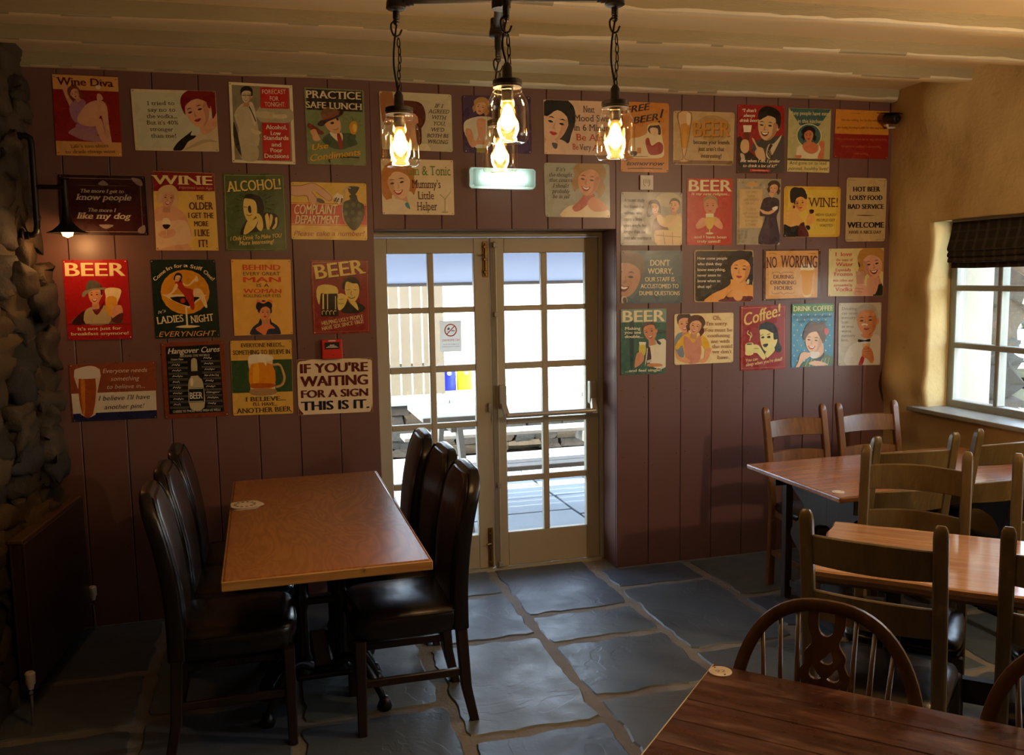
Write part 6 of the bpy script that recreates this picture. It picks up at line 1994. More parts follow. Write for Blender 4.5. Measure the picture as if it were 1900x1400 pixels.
("red beer tin sign of a man kissing a beer glass, lettered my new religion", 2.3757, 2.2394, 0.0081, [0,0,286,0,282,381,-5,374], 8, 271, -1, [
('t',259,[11,73,279,73,64.9],"BEER",1),
('t',95,[25,94,269,95,15.3],"Is my new religion...",5),
('s',260,'52 264 87 223 121 229 133 254 98 275 64 285'),
('s',261,'156 224 185 219 220 255 223 286 197 281 162 255'),
('p',6,'126 181 165 181 169 235 120 235'),
('s',262,'177 147 190 143 193 162 182 171'),
('s',262,'105 129 122 106 166 106 184 130 184 162 174 189 155 206 133 206 115 189 105 162'),
('s',6,'166 147 183 137 183 163 173 189 155 205 146 206 164 186'),
('s',263,'103 152 100 116 122 98 155 94 184 108 190 147 183 147 177 124 144 116 111 126'),
('s',264,'118 153 127 150 135 154 127 157'),
('s',264,'117 144 127 139 137 143 127 142'),
('s',264,'154 153 162 150 170 154 162 157'),
('s',264,'152 144 162 139 172 143 162 142'),
('s',6,'142 152 137 170 148 171 143 167'),
('s',265,'131 182 140 179 144 181 149 179 156 182 144 189'),
('p',266,'115 198 166 198 166 224 115 223'),
('s',267,'113 223 168 224 162 270 139 288 118 270'),
('k',268,'5.4 140 288 140 309'),
('s',269,'112 310 139 303 166 311 139 317'),
('t',270,[22,337,247,341,16.4],"...and I have been",1),
('t',270,[59,362,207,365,16.5],"truly saved!",1),
]),
("patterned grey tin sign of a woman in a long purple dress with folded arms", 2.6912, 2.2421, 0.0043, [0,0,290,0,285,382,0,377], 3, 283, -1, [
('c',272,'11.8 10.2 8.2 7.2'),
('c',273,'69.3 37.1 8.3 7.2'),
('c',272,'126.6 22.7 8.3 7.3'),
('c',273,'184.8 49.8 8.4 7.3'),
('c',272,'242.9 35.3 8.4 7.3'),
('c',273,'38.4 22.9 8.3 7.2'),
('c',272,'96 49.9 8.3 7.3'),
('c',273,'153.6 35.5 8.4 7.3'),
('c',272,'211.4 21 8.4 7.3'),
('c',273,'270.2 48.2 8.5 7.3'),
('c',272,'65.1 35.6 8.3 7.2'),
('c',273,'122.4 21.2 8.3 7.3'),
('c',272,'180.6 48.3 8.4 7.3'),
('c',273,'238.6 33.8 8.4 7.3'),
('c',273,'11.5 297.8 9.5 8.3'),
('c',273,'35.9 317.3 9.5 8.4'),
('c',273,'60.4 336.8 9.5 8.4'),
('c',273,'13.8 355.8 9.5 8.4'),
('c',273,'37.5 302.1 9.5 8.4'),
('c',273,'62.1 321.7 9.5 8.4'),
('c',273,'15.4 340.6 9.5 8.4'),
('c',273,'39.9 360.2 9.5 8.4'),
('c',273,'63.7 306.5 9.5 8.4'),
('c',273,'17 325.5 9.5 8.4'),
('s',274,'50 43 86 17 127 22 139 43'),
('p',275,'15 59 165 59 170 282 17 283'),
('t',276,[51,82,131,82,12.4],"I CAN ONLY",0),
('t',276,[66,105,116,105,12.4],"PLEASE",0),
('t',276,[45,126,137,126,12.4],"ONE PERSON",0),
('t',276,[57,147,120,147,12.5],"PER DAY.",0),
('t',276,[61,183,123,183,12.5],"TODAY IS",0),
('t',276,[39,205,141,205,12.5],"NOT YOUR DAY.",0),
('t',276,[52,226,139,226,12.5],"TOMORROW",0),
('t',276,[52,247,136,247,12.5],"ISN'T GOOD",0),
('t',276,[59,269,124,270,12.5],"EITHER.",0),
('s',277,'170 121 206 105 260 110 279 131 276 184 262 226 282 374 143 372 178 246 183 215 153 215 150 183'),
('s',278,'196 236 220 236 210 372 173 372'),
('s',279,'150 173 207 189 267 157 261 178 219 204 171 199'),
('s',280,'231 168 261 157 267 173 243 181'),
('s',279,'206 84 242 84 230 110'),
('s',281,'202 71 196 58 205 46 201 30 217 14 238 9 259 10 276 22 284 40 277 55 284 68 277 84 267 92 259 79 217 72 207 81'),
('s',282,'216 36 229 22 258 24 268 40 266 61 257 77 244 87 230 86 219 74 214 56'),
('s',6,'255 50 267 45 265 61 257 77 244 86 238 87 251 75'),
('s',281,'210 54 213 27 237 16 265 22 274 39 270 61 266 42 251 31 235 32 220 40'),
('s',7,'219 51 224 50 230 52 224 54'),
('s',7,'218 45 225 43 231 46 225 44'),
('s',7,'242 53 247 52 253 54 247 56'),
('s',7,'241 47 248 45 254 48 248 46'),
('s',6,'234 52 230 63 237 64 234 61'),
('s',8,'223 68 234 70 245 68 237 78 228 77'),
('s',34,'225 69 234 71 242 69 237 74 229 73'),
]),
("yellow wine tin sign of a dark-haired woman in an off-shoulder black dress", 3.0014, 2.2029, -0.0013, [0,0,386,0,388,296,0,297], 20, 294, -1, [
('p',284,'27 18 358 18 361 282 27 282'),
('s',285,'3 230 10 168 35 146 72 146 103 171 133 208 95 230 53 235'),
('s',285,'54 95 88 91 114 124 111 153 94 160 47 146'),
('s',286,'3 223 49 237 104 230 110 294 2 295'),
('s',287,'104 230 137 208 146 233 169 270 169 296 105 296'),
('s',288,'84 92 70 90 70 108 83 115'),
('s',288,'153 68 132 47 89 52 75 76 79 107 93 132 114 146 136 144 152 127 158 99'),
('s',289,'95 91 77 83 80 108 94 132 114 146 122 146 102 128'),
('s',286,'152 76 154 47 130 29 92 33 65 54 66 94 75 108 78 87 87 69 118 60'),
('s',286,'134 93 126 91 118 96 126 98'),
('s',286,'134 84 124 81 115 85 124 83'),
('s',286,'99 97 91 95 83 99 92 101'),
('s',286,'100 88 89 84 80 89 89 87'),
('s',289,'110 94 119 112 108 114 111 109'),
('s',290,'126 122 116 120 112 122 108 121 101 125 113 130'),
('s',286,'46 92 41 30 65 6 99 8 124 9 145 29 142 51 104 55 83 73 71 93'),
('c',287,'68.4 120.5 7.6 9.4'),
('s',288,'156 197 166 167 187 153 209 171 214 200 184 222 159 230'),
('s',291,'174 136 204 137 200 156 179 158'),
('s',286,'151 230 176 230 181 248 168 255 155 244'),
('t',292,[168,119,367,119,54.7],"WINE!",16),
('t',293,[217,173,362,173,16.1],"HOW CLASSY",0),
('t',293,[225,205,352,205,16.2],"PEOPLE GET",0),
('t',293,[245,236,335,236,16.2],"WASTED",0),
]),
("tall beige tin sign reading hot beer lousy food bad service welcome, beside the window wall", 3.428, 2.258, -0.0047, [0,0,285,0,284,378,2,381], 20, 299, -1, [
('k',295,'2.9 17 56 16 15 66 14'),
('k',295,'2.9 220 12 270 14 269 55'),
('k',295,'2.9 12 341 13 369 57 369'),
('k',295,'2.9 221 369 268 367 269 333'),
('t',296,[49,82,236,79,28.8],"HOT BEER",18),
('t',296,[26,133,255,130,28.1],"LOUSY FOOD",18),
('t',296,[16,185,267,183,28.1],"BAD SERVICE",18),
('t',296,[15,297,273,296,33.5],"WELCOME",18),
('t',297,[27,333,255,332,18.6],"HAVE A NICE DAY",17),
('s',298,'69 223 135 220 211 223 135 226'),
]),
("blue tin sign with half a smiling man's face, lettered don't worry our staff", 1.9687, 1.8366, -0.0105, [0,0,380,0,383,300,1,296], 16, 310, -1, [
('p',300,'15 15 369 15 372 288 16 284'),
('s',301,'-35 121 -61 109 -71 148 -51 170'),
('s',301,'123 103 93 48 1 36 -43 82 -53 151 -41 213 -7 254 39 260 83 230 113 173'),
('s',302,'-12 124 -43 99 -51 153 -39 213 -7 252 11 257 -19 209'),
('s',303,'123 164 144 85 120 25 41 -2 -33 14 -65 74 -66 143 -48 136 -36 82 20 68 76 80 114 111'),
('s',304,'77 150 61 141 42 147 59 155'),
('s',304,'83 130 64 117 42 123 63 123'),
('s',304,'3 140 -13 132 -31 137 -15 145'),
('s',304,'10 121 -9 107 -31 113 -10 114'),
('s',302,'28 140 34 182 10 181 21 172'),
('s',305,'52 202 14 201 -19 188 -3 224 27 229'),
('s',34,'42 204 14 204 -10 193 1 212 26 216'),
('s',303,'1 45 6 10 54 5 103 32 127 67 117 72 74 67 54 54 6 47'),
('s',306,'4 294 6 258 32 258 39 290'),
('s',307,'13 267 32 265 35 292 15 293'),
('s',308,'-1 0 20 1 6 14 1 89 0 178'),
('t',309,[179,85,299,85,33.0],"DON'T",1),
('t',309,[164,131,319,131,32.2],"WORRY,",1),
('t',309,[147,174,330,174,25.1],"OUR STAFF IS",1),
('t',309,[121,212,355,214,25.1],"ACCUSTOMED TO",1),
('t',309,[113,251,364,254,24.2],"DUMB QUESTIONS",1),
]),
("black tin sign of a woman in red lipstick leaning on her hand", 2.4215, 1.8356, -0.008, [0,0,383,0,388,303,4,299], 16, 320, 321, [
('s',311,'65 296 126 251 203 219 238 187 222 132 231 82 241 95 253 164 275 197 244 234 204 270 168 298'),
('s',311,'243 178 332 179 343 202 382 207 384 273 256 275 214 266 254 224'),
('s',312,'163 298 219 275 360 268 385 277 382 301'),
('s',313,'214 170 206 113 220 45 261 7 323 4 376 33 395 93 386 150 378 191 345 180 242 169'),
('s',314,'242 66 272 32 341 39 365 78 360 128 340 169 309 192 274 188 248 159 237 116'),
('s',315,'335 102 362 90 358 129 339 169 309 190 295 190 325 163'),
('s',313,'227 110 234 44 291 19 359 34 379 76 370 129 359 82 325 56 287 58 251 76'),
('s',316,'257 105 270 101 282 108 269 111'),
('s',316,'255 90 272 84 286 91 271 88'),
('s',316,'311 110 325 107 337 113 324 117'),
('s',316,'310 95 326 89 341 97 326 94'),
('s',315,'294 106 282 134 299 137 293 129'),
('s',317,'272 151 286 148 293 151 300 149 311 155 291 164'),
('s',314,'255 243 296 234 318 262 308 290 277 294 255 271'),
('s',318,'345 175 358 170 356 198 341 195'),
('t',319,[21,55,211,55,16.3],"How come people",1),
('t',319,[21,87,177,87,16.3],"who think they",1),
('t',319,[22,120,200,120,16.4],"know everything,",1),
('t',319,[22,152,171,152,16.4],"never seem to",1),
('t',319,[23,184,168,185,16.4],"know when to",1),
('t',319,[23,217,111,217,16.4],"shut up?",1),
]),
("tan tin sign with a full pint and dark border, lettered no working during drinking hours", 2.8699, 1.8351, 0, [0,0,390,0,390,300,3,302], 3, 329, -1, [
('p',322,'17 9 372 9 372 289 20 291'),
('p',323,'39 105 350 105 350 270 40 271'),
('t',264,[26,109,92,106,64.7],"NO",17),
('t',264,[119,106,364,111,71.5],"WORKING",17),
('t',324,[70,172,205,174,22.6],"DURING",17),
('t',324,[51,205,224,208,22.6],"DRINKING",17),
('t',324,[78,238,198,240,22.6],"HOURS",17),
('l',325,'2.9 59 146 69 134 103 134 119 143 136 135 158 135 198 136 211 144'),
('l',325,'2.9 58 246 71 260 106 260 121 252 138 265 161 257 201 262 211 252'),
('l',325,'2.9 37 25 57 21 87 26'),
('l',325,'2.9 302 28 327 24 357 28'),
('s',326,'252 119 258 93 298 89 339 94 345 120 343 151 336 182 328 278 272 276 262 180 256 150'),
('s',327,'256 127 342 125 340 151 334 182 325 265 273 265 264 180 258 150'),
('s',328,'253 119 258 95 298 91 339 96 343 122 299 126'),
]),
("pale yellow tin sign with red lettering and a laughing blonde woman holding a glass", 3.3158, 1.836, 0.0038, [0,0,390,0,391,293,0,285], 3, 133, -1, [
('t',330,[47,45,160,45,23.8],"I  love",1),
('t',330,[51,75,167,76,16.8],"the taste of",1),
('t',330,[50,105,170,106,23.0],"Water",1),
('t',330,[50,136,157,137,17.7],"Especially",1),
('t',330,[41,164,167,165,23.1],"Frozen",1),
('t',330,[33,197,173,200,16.9],"into cubes and",1),
('t',330,[39,227,169,229,16.9],"surrounded by",1),
('t',330,[49,256,170,258,24.0],"Vodka",1),
('s',331,'318 288 353 201 389 233 389 291'),
('s',332,'204 73 216 19 252 2 278 2 255 100 245 136 218 122'),
('s',333,'411 138 423 105 399 77 406 37 362 0 309 -12 256 -7 216 22 201 66 223 103 207 135 227 171 254 192 270 159 375 141 401 162'),
('p',334,'350 136 286 142 297 226 376 219'),
('s',335,'369 52 333 19 262 26 241 65 250 115 274 156 310 179 345 175 371 146 378 102'),
('s',334,'274 90 245 77 252 116 276 156 309 177 324 177 290 150'),
('s',333,'388 96 375 30 312 6 243 22 226 64 240 116 247 69 280 43 320 45 360 62'),
('s',166,'354 91 339 88 327 95 341 98'),
('s',166,'353 77 336 71 321 79 337 75'),
('s',166,'297 97 282 94 270 101 284 104'),
('s',166,'296 83 279 77 264 84 280 81'),
('s',334,'315 93 329 121 312 124 317 116'),
('s',336,'348 131 320 137 292 134 313 157 336 154'),
('s',34,'341 134 320 140 300 136 313 147 332 145'),
('s',335,'278 181 358 183 334 281 280 253'),
('p',337,'193 139 250 140 253 216 200 215'),
('s',335,'185 251 205 215 258 226 291 253 318 288 191 285'),
('k',338,'2.4 190 242 248 246'),
('k',338,'2.4 191 260 243 266'),
]),
("green beer tin sign of a man with bottle and glass, lettered making you see double", 1.9644, 1.5087, -0.0081, [0,0,284,0,283,376,4,375], 3, 356, -1, [
('p',339,'2 2 284 1 284 81 2 75'),
('s',340,'56 76 82 77 79 310 62 332'),
('s',341,'170 117 284 128 284 144 179 137'),
('t',342,[15,74,272,74,65.4],"BEER",1),
('s',343,'158 211 196 192 230 181 285 187 286 336 197 333 171 274 151 332 163 234'),
('s',344,'222 177 252 198 243 209 226 197'),
('s',344,'158 195 171 184 175 219 158 226'),
('p',6,'170 160 207 154 223 206 178 214'),
('s',345,'211 118 222 112 229 130 221 141'),
('s',345,'139 113 150 87 191 80 213 100 221 132 218 160 204 180 183 183 162 170 146 144'),
('s',6,'200 120 214 108 220 133 217 160 204 179 196 181 208 159'),
('s',346,'142 135 131 100 148 80 178 70 208 79 223 116 216 118 205 95 173 93 144 108'),
('s',347,'152 135 159 131 168 133 161 137'),
('s',347,'148 126 157 120 167 122 157 123'),
('s',347,'185 129 192 125 201 127 194 131'),
('s',347,'181 120 190 114 200 116 190 117'),
('s',6,'174 130 173 149 184 148 178 144'),
('s',348,'166 158 183 157 197 151 192 168 178 170'),
('s',34,'170 159 183 159 194 153 189 162 178 164'),
('p',349,'114 188 158 191 154 211 116 209'),
('s',350,'116 209 155 211 150 265 119 264'),
('s',351,'87 329 100 256 129 249 146 273 138 304 104 330'),
('s',352,'171 223 182 223 191 298 163 305 167 258'),
('p',353,'163 297 191 290 191 306 164 312'),
('s',354,'163 320 197 314 253 319 255 333 180 333'),
('t',355,[28,118,122,119,17.0],"Making",1),
('t',355,[24,140,125,142,17.0],"you see",1),
('t',355,[27,164,139,166,17.0],"double...",1),
('t',355,[31,359,254,361,16.4],"...and feel single!",1),
]),
("cream tin sign of a smiling couple, the woman in a pink apron", 2.2986, 1.4715, -0.0034, [0,0,380,0,382,293,1,294], 14, 366, -1, [
('s',357,'2 150 15 119 49 104 75 117 59 255 33 246 7 213'),
('p',6,'49 84 86 82 96 133 50 136'),
('s',358,'94 48 106 43 110 61 101 70'),
('s',358,'24 36 37 12 78 9 98 30 102 61 96 89 80 106 59 107 40 92 27 67'),
('s',6,'83 48 98 38 101 62 95 89 80 105 72 106 86 86'),
('s',359,'23 62 14 27 26 1 61 -9 94 0 108 28 107 58 100 55 95 31 70 23 44 26 27 39'),
('s',347,'38 58 45 54 53 57 46 61'),
('s',347,'35 49 44 44 53 47 44 46'),
('s',347,'71 55 78 52 86 55 79 58'),
('s',347,'68 47 77 41 86 44 77 44'),
('s',6,'60 55 57 73 67 73 62 69'),
('s',360,'48 81 65 82 80 77 73 93 59 94'),
('s',34,'53 82 65 83 76 79 71 87 59 88'),
('s',361,'4 189 41 135 92 113 128 138 171 124 215 157 225 205 198 212 172 187 168 251 76 247 50 183 20 206'),
('s',362,'58 136 88 137 119 169 145 143 171 139 168 251 155 286 85 287 68 239'),
('s',261,'7 205 33 246 76 255 103 276 72 285 16 257'),
('s',261,'198 208 238 209 208 280 164 286 160 270 190 259'),
('s',153,'78 91 73 71 86 55 84 32 109 12 138 8 168 14 189 33 197 61 184 81 192 102 180 122 164 133 156 112 98 95 83 106'),
('p',6,'112 93 147 101 139 151 96 141'),
('s',363,'104 43 124 25 163 33 174 58 168 87 153 110 133 121 114 117 100 98 97 72'),
('s',6,'155 70 172 65 167 88 152 110 134 120 125 120 145 105'),
('s',153,'92 68 101 29 136 18 174 32 183 58 174 89 171 60 153 42 131 41 108 49'),
('s',347,'108 66 116 65 123 70 115 71'),
('s',347,'108 57 118 55 126 60 118 58'),
('s',347,'139 73 147 72 154 77 146 78'),
('s',347,'140 64 150 62 158 67 149 65'),
('s',6,'129 69 121 85 130 88 127 83'),
('s',364,'110 90 126 95 141 95 129 107 116 105'),
('s',34,'114 92 125 97 137 96 129 102 118 99'),
('t',365,[246,40,298,40,24.6],"Oh,",16),
('t',365,[206,71,344,73,22.2],"I'm sorry.",16),
('t',365,[189,107,372,111,20.6],"You must be",16),
('t',365,[212,140,357,142,19.9],"confusing",16),
('t',365,[237,174,355,176,20.7],"me with",16),
('t',365,[240,205,372,207,20.8],"the maid",16),
('t',365,[247,236,370,238,20.8],"we don't",16),
('t',365,[279,270,356,271,20.9],"have.",16),
]),
("dark red coffee tin sign of a woman holding a steaming mug", 2.7242, 1.507, 0.0071, [0,0,304,0,307,388,1,383], 4, 372, -1, [
('k',367,'2.2 11 13 294 13 296 374 12 370 11 13'),
('t',368,[30,117,277,63,72.7],"Coffee!",5),
('s',369,'123 133 139 109 183 100 233 122 256 182 262 227 280 267 258 286 229 275 213 294 169 311 146 291 135 221'),
('s',370,'131 143 184 140 217 161 223 206 248 207 235 245 213 264 179 277 154 262 135 221 131 177'),
('s',369,'123 143 139 129 189 138 223 156 212 166 167 144'),
('s',370,'168 282 224 255 229 275 191 308 174 312'),
('s',369,'137 190 154 183 159 193 145 197'),
('s',369,'176 189 195 182 201 195 184 197'),
('k',369,'3.2 134 180 153 173'),
('k',369,'3.2 176 177 200 170'),
('s',369,'149 234 184 229 179 245 163 250'),
('c',369,'254.4 261.2 24.7 23.7'),
('s',370,'33 227 58 219 88 227 86 288 36 291 33 261'),
('c',369,'60.4 227 19.8 3.9'),
('s',370,'88 234 118 235 141 261 169 307 152 323 113 284 88 278'),
('k',369,'2.2 91 254 124 255'),
('l',370,'5.4 52 145 46 164 66 179 60 208'),
('l',370,'4.3 65 155 76 175 68 189'),
('t',371,[37,332,116,324,17.6],"You can",5),
('t',371,[37,359,283,334,20.6],"sleep when you're dead!",5),
]),
("blue spotted coffee tin sign of a woman sipping under a green heading", 3.0676, 1.5107, -0.0108, [0,0,293,0,300,380,9,383], 5, 389, -1, [
('c',373,'17.8 65.1 5.1 4.4'),
('c',373,'40.3 96.1 5.1 4.4'),
('c',373,'19.8 126.3 5.1 4.4'),
('c',373,'42.3 157.4 5.1 4.5'),
('c',373,'21.8 187.6 5.1 4.5'),
('c',373,'44.3 218.8 5.1 4.5'),
('c',373,'23.8 249 5.1 4.5'),
('c',373,'46.3 280.4 5.1 4.5'),
('c',373,'25.8 310.7 5.1 4.5'),
('c',373,'48.4 342.2 5.1 4.5'),
('c',373,'66.4 65.9 5.1 4.4'),
('c',373,'89 97 5.1 4.5'),
('c',373,'68.5 127.2 5.1 4.5'),
('c',373,'91.1 158.4 5.1 4.5'),
('c',373,'70.5 188.7 5.1 4.5'),
('c',373,'93.2 220 5.1 4.5'),
('c',373,'72.6 250.3 5.1 4.5'),
('c',373,'95.3 281.8 5.1 4.5'),
('c',373,'74.6 312.1 5.1 4.5'),
('c',373,'97.4 343.8 5.1 4.5'),
('c',373,'115.2 66.8 5.1 4.5'),
('c',373,'137.9 97.9 5.1 4.5'),
('c',373,'117.3 128.2 5.1 4.5'),
('c',373,'140.1 159.5 5.1 4.5'),
('c',373,'119.5 189.8 5.1 4.5'),
('c',373,'142.2 221.2 5.2 4.5'),
('c',373,'121.6 251.6 5.1 4.5'),
('c',373,'144.4 283.2 5.2 4.5'),
('c',373,'123.7 313.6 5.2 4.5'),
('c',373,'146.6 345.3 5.2 4.5'),
('c',373,'164.2 67.6 5.1 4.5'),
('c',373,'187.1 98.8 5.2 4.5'),
('c',373,'166.4 129.2 5.2 4.5'),
('c',373,'189.3 160.5 5.2 4.5'),
('c',373,'168.6 191 5.2 4.5'),
('c',373,'191.6 222.5 5.2 4.5'),
('c',373,'170.9 252.9 5.2 4.5'),
('c',373,'193.8 284.6 5.2 4.5'),
('c',373,'173.1 315 5.2 4.5'),
('c',373,'196.1 346.8 5.2 4.5'),
('c',373,'213.5 68.4 5.2 4.5'),
('c',373,'236.5 99.7 5.2 4.5'),
('c',373,'215.8 130.2 5.2 4.5'),
('c',373,'238.9 161.6 5.2 4.5'),
('c',373,'218.1 192.1 5.2 4.5'),
('c',373,'241.2 223.7 5.2 4.5'),
('c',373,'220.4 254.2 5.2 4.5'),
('c',373,'243.5 285.9 5.2 4.5'),
('c',373,'222.7 316.5 5.2 4.5'),
('c',373,'245.8 348.4 5.2 4.5'),
('c',373,'263.1 69.3 5.2 4.5'),
('c',373,'265.4 131.2 5.2 4.5'),
('c',373,'267.8 193.3 5.2 4.5'),
('c',373,'270.1 255.5 5.2 4.5'),
('c',373,'272.5 317.9 5.2 4.5'),
('p',374,'0 0 293 0 294 55 3 57'),
('t',375,[12,44,283,43,30.5],"DRINK COFFEE",1),
('t',376,[14,86,282,84,18.7],"Do stupid things faster",16),
('t',376,[46,113,249,112,17.8],"with more energy",16),
('s',377,'80 383 102 349 170 331 233 308 297 330 300 379'),
('k',378,'2.7 103 379 124 335'),
('k',378,'2.7 129 379 148 334'),
('k',378,'2.7 155 379 173 333'),
('k',378,'2.7 181 378 197 332'),
('k',378,'2.7 206 378 221 332'),
('k',378,'2.7 232 378 245 331'),
('k',378,'2.7 259 378 269 330'),
('s',379,'159 336 205 327 227 298 234 313 205 347'),
('s',380,'174 266 219 237 227 298 193 327 159 326'),
('s',381,'91 218 89 162 112 120 149 105 187 117 217 106 243 143 235 192 225 240'),
('s',382,'104 180 132 150 196 157 219 193 215 239 197 277 168 297 136 293 111 266 100 226'),
('s',383,'191 215 216 204 213 240 196 276 168 296 155 295 183 271'),
('s',381,'94 218 96 160 149 138 213 153 232 192 222 233 214 193 171 168 121 180'),
('s',384,'111 215 123 212 134 219 122 221'),
('s',384,'109 202 124 197 138 204 124 201'),
('s',384,'162 221 174 218 186 225 173 227'),
('s',384,'160 208 175 202 189 210 175 207'),
('s',383,'145 217 135 243 151 246 145 238'),
('s',385,'119 252 145 258 169 255 153 275 132 273'),
('s',34,'126 255 145 260 163 257 152 267 134 265'),
('s',386,'110 170 141 141 186 127 232 137 245 183 224 237 200 207 176 171 141 165'),
('s',387,'233 147 259 158 257 178 240 193 228 167'),
('s',388,'123 295 198 294 187 326 147 330'),
('s',382,'66 303 94 289 135 300 130 320 85 348 58 382 35 382 56 342'),
('s',382,'125 360 171 346 235 358 258 374 172 376'),
]),
("pale grey tin sign of an old man with a moustache and bow tie", 3.3927, 1.5087, -0.0142, [0,0,307,0,316,387,13,383], 10, 404, -1, [
('t',390,[24,43,129,43,17.0],"Drinking",16),
('t',390,[25,70,136,70,17.0],"can cause",16),
('t',390,[25,97,124,98,17.1],"memory",16),
('t',390,[26,125,75,124,17.1],"loss.",16),
('t',390,[27,152,113,152,17.1],"or even",16),
('t',390,[27,179,100,180,17.1],"worse,",16),
('t',390,[28,207,126,208,17.1],"memory",16),
('t',390,[29,234,79,234,17.2],"loss.",16),
('s',391,'69 380 77 284 122 249 192 225 262 196 312 228 317 386'),
('s',392,'167 194 250 186 239 216 198 220'),
('s',393,'264 95 287 87 295 119 277 135'),
('s',393,'132 71 158 29 235 26 272 64 279 119 268 167 238 197 199 199 162 171 139 126'),
('s',394,'244 96 272 78 277 121 266 167 238 195 222 198 249 163'),
('s',395,'133 109 121 48 156 16 213 7 267 27 288 94 274 94 259 55 199 44 142 64'),
('s',396,'153 111 167 105 183 110 169 116'),
('s',396,'148 95 165 86 183 92 165 91'),
('s',396,'216 108 230 102 245 107 231 113'),
('s',396,'211 92 227 83 246 89 228 88'),
('s',394,'195 106 189 138 209 139 200 131'),
('s',397,'182 159 197 153 205 155 212 153 227 157 207 170'),
('l',398,'9.7 170 136 188 131 212 137'),
('s',399,'150 224 192 230 233 222 233 240 193 238 152 242'),
('p',400,'178 253 238 252 231 292 189 291'),
('s',401,'179 327 202 317 187 381 158 380'),
('s',402,'180 291 206 266 249 288 269 350 253 376 222 348 185 332'),
('k',403,'2.7 189 286 230 282'),
('k',403,'2.7 190 302 237 298'),
]),
]# ---------------------------------------------------------------- tin signs on the boarding
def paint(bm, lay, pts, y, col):
    """add one flat printed area; pts are mm from the sign's top left corner"""
    P3 = [Vector((a/1000, -b/1000, 0)) for a, b in pts]
    vv = [bm.verts.new((p.x, y, p.y)) for p in P3]
    for f in tessellate_polygon([P3]):
        try: fc = bm.faces.new([vv[i] for i in f])
        except ValueError: continue
        for lp in fc.loops: lp[lay] = (*col, 1)
def stroke_polys(pts, w):
    out = []
    n = len(pts)
    L, Rr = [], []
    for i, p in enumerate(pts):
        a = pts[max(0, i-1)]; b = pts[min(n-1, i+1)]
        d = Vector((b[0]-a[0], b[1]-a[1]))
        if d.length < 1e-6: d = Vector((1, 0))
        d.normalize(); k = Vector((-d.y, d.x))*w/2
        L.append((p[0]+k.x, p[1]+k.y)); Rr.append((p[0]-k.x, p[1]-k.y))
    for i in range(n-1): out.append([L[i], L[i+1], Rr[i+1], Rr[i]])
    return out
def clip_quad(pts, q):
    """keep printed shapes inside the plate (convex quad), small margin"""
    cx = sum(q[0::2])/4; cy = sum(q[1::2])/4
    Q = [(cx+(x-cx)*.992, cy+(y-cy)*.992) for x, y in zip(q[0::2], q[1::2])]
    out = list(pts)
    for i in range(4):
        a, b = Q[i], Q[(i+1) % 4]
        ins = lambda p: (b[0]-a[0])*(p[1]-a[1])-(b[1]-a[1])*(p[0]-a[0])
        res = []
        for k in range(len(out)):
            p, r = out[k], out[(k+1) % len(out)]
            ip, ir = ins(p), ins(r)
            if ip >= 0: res.append(p)
            if (ip >= 0) != (ir >= 0):
                t_ = ip/(ip-ir); res.append((p[0]+(r[0]-p[0])*t_, p[1]+(r[1]-p[1])*t_))
        out = res
        if len(out) < 3: return []
    return out
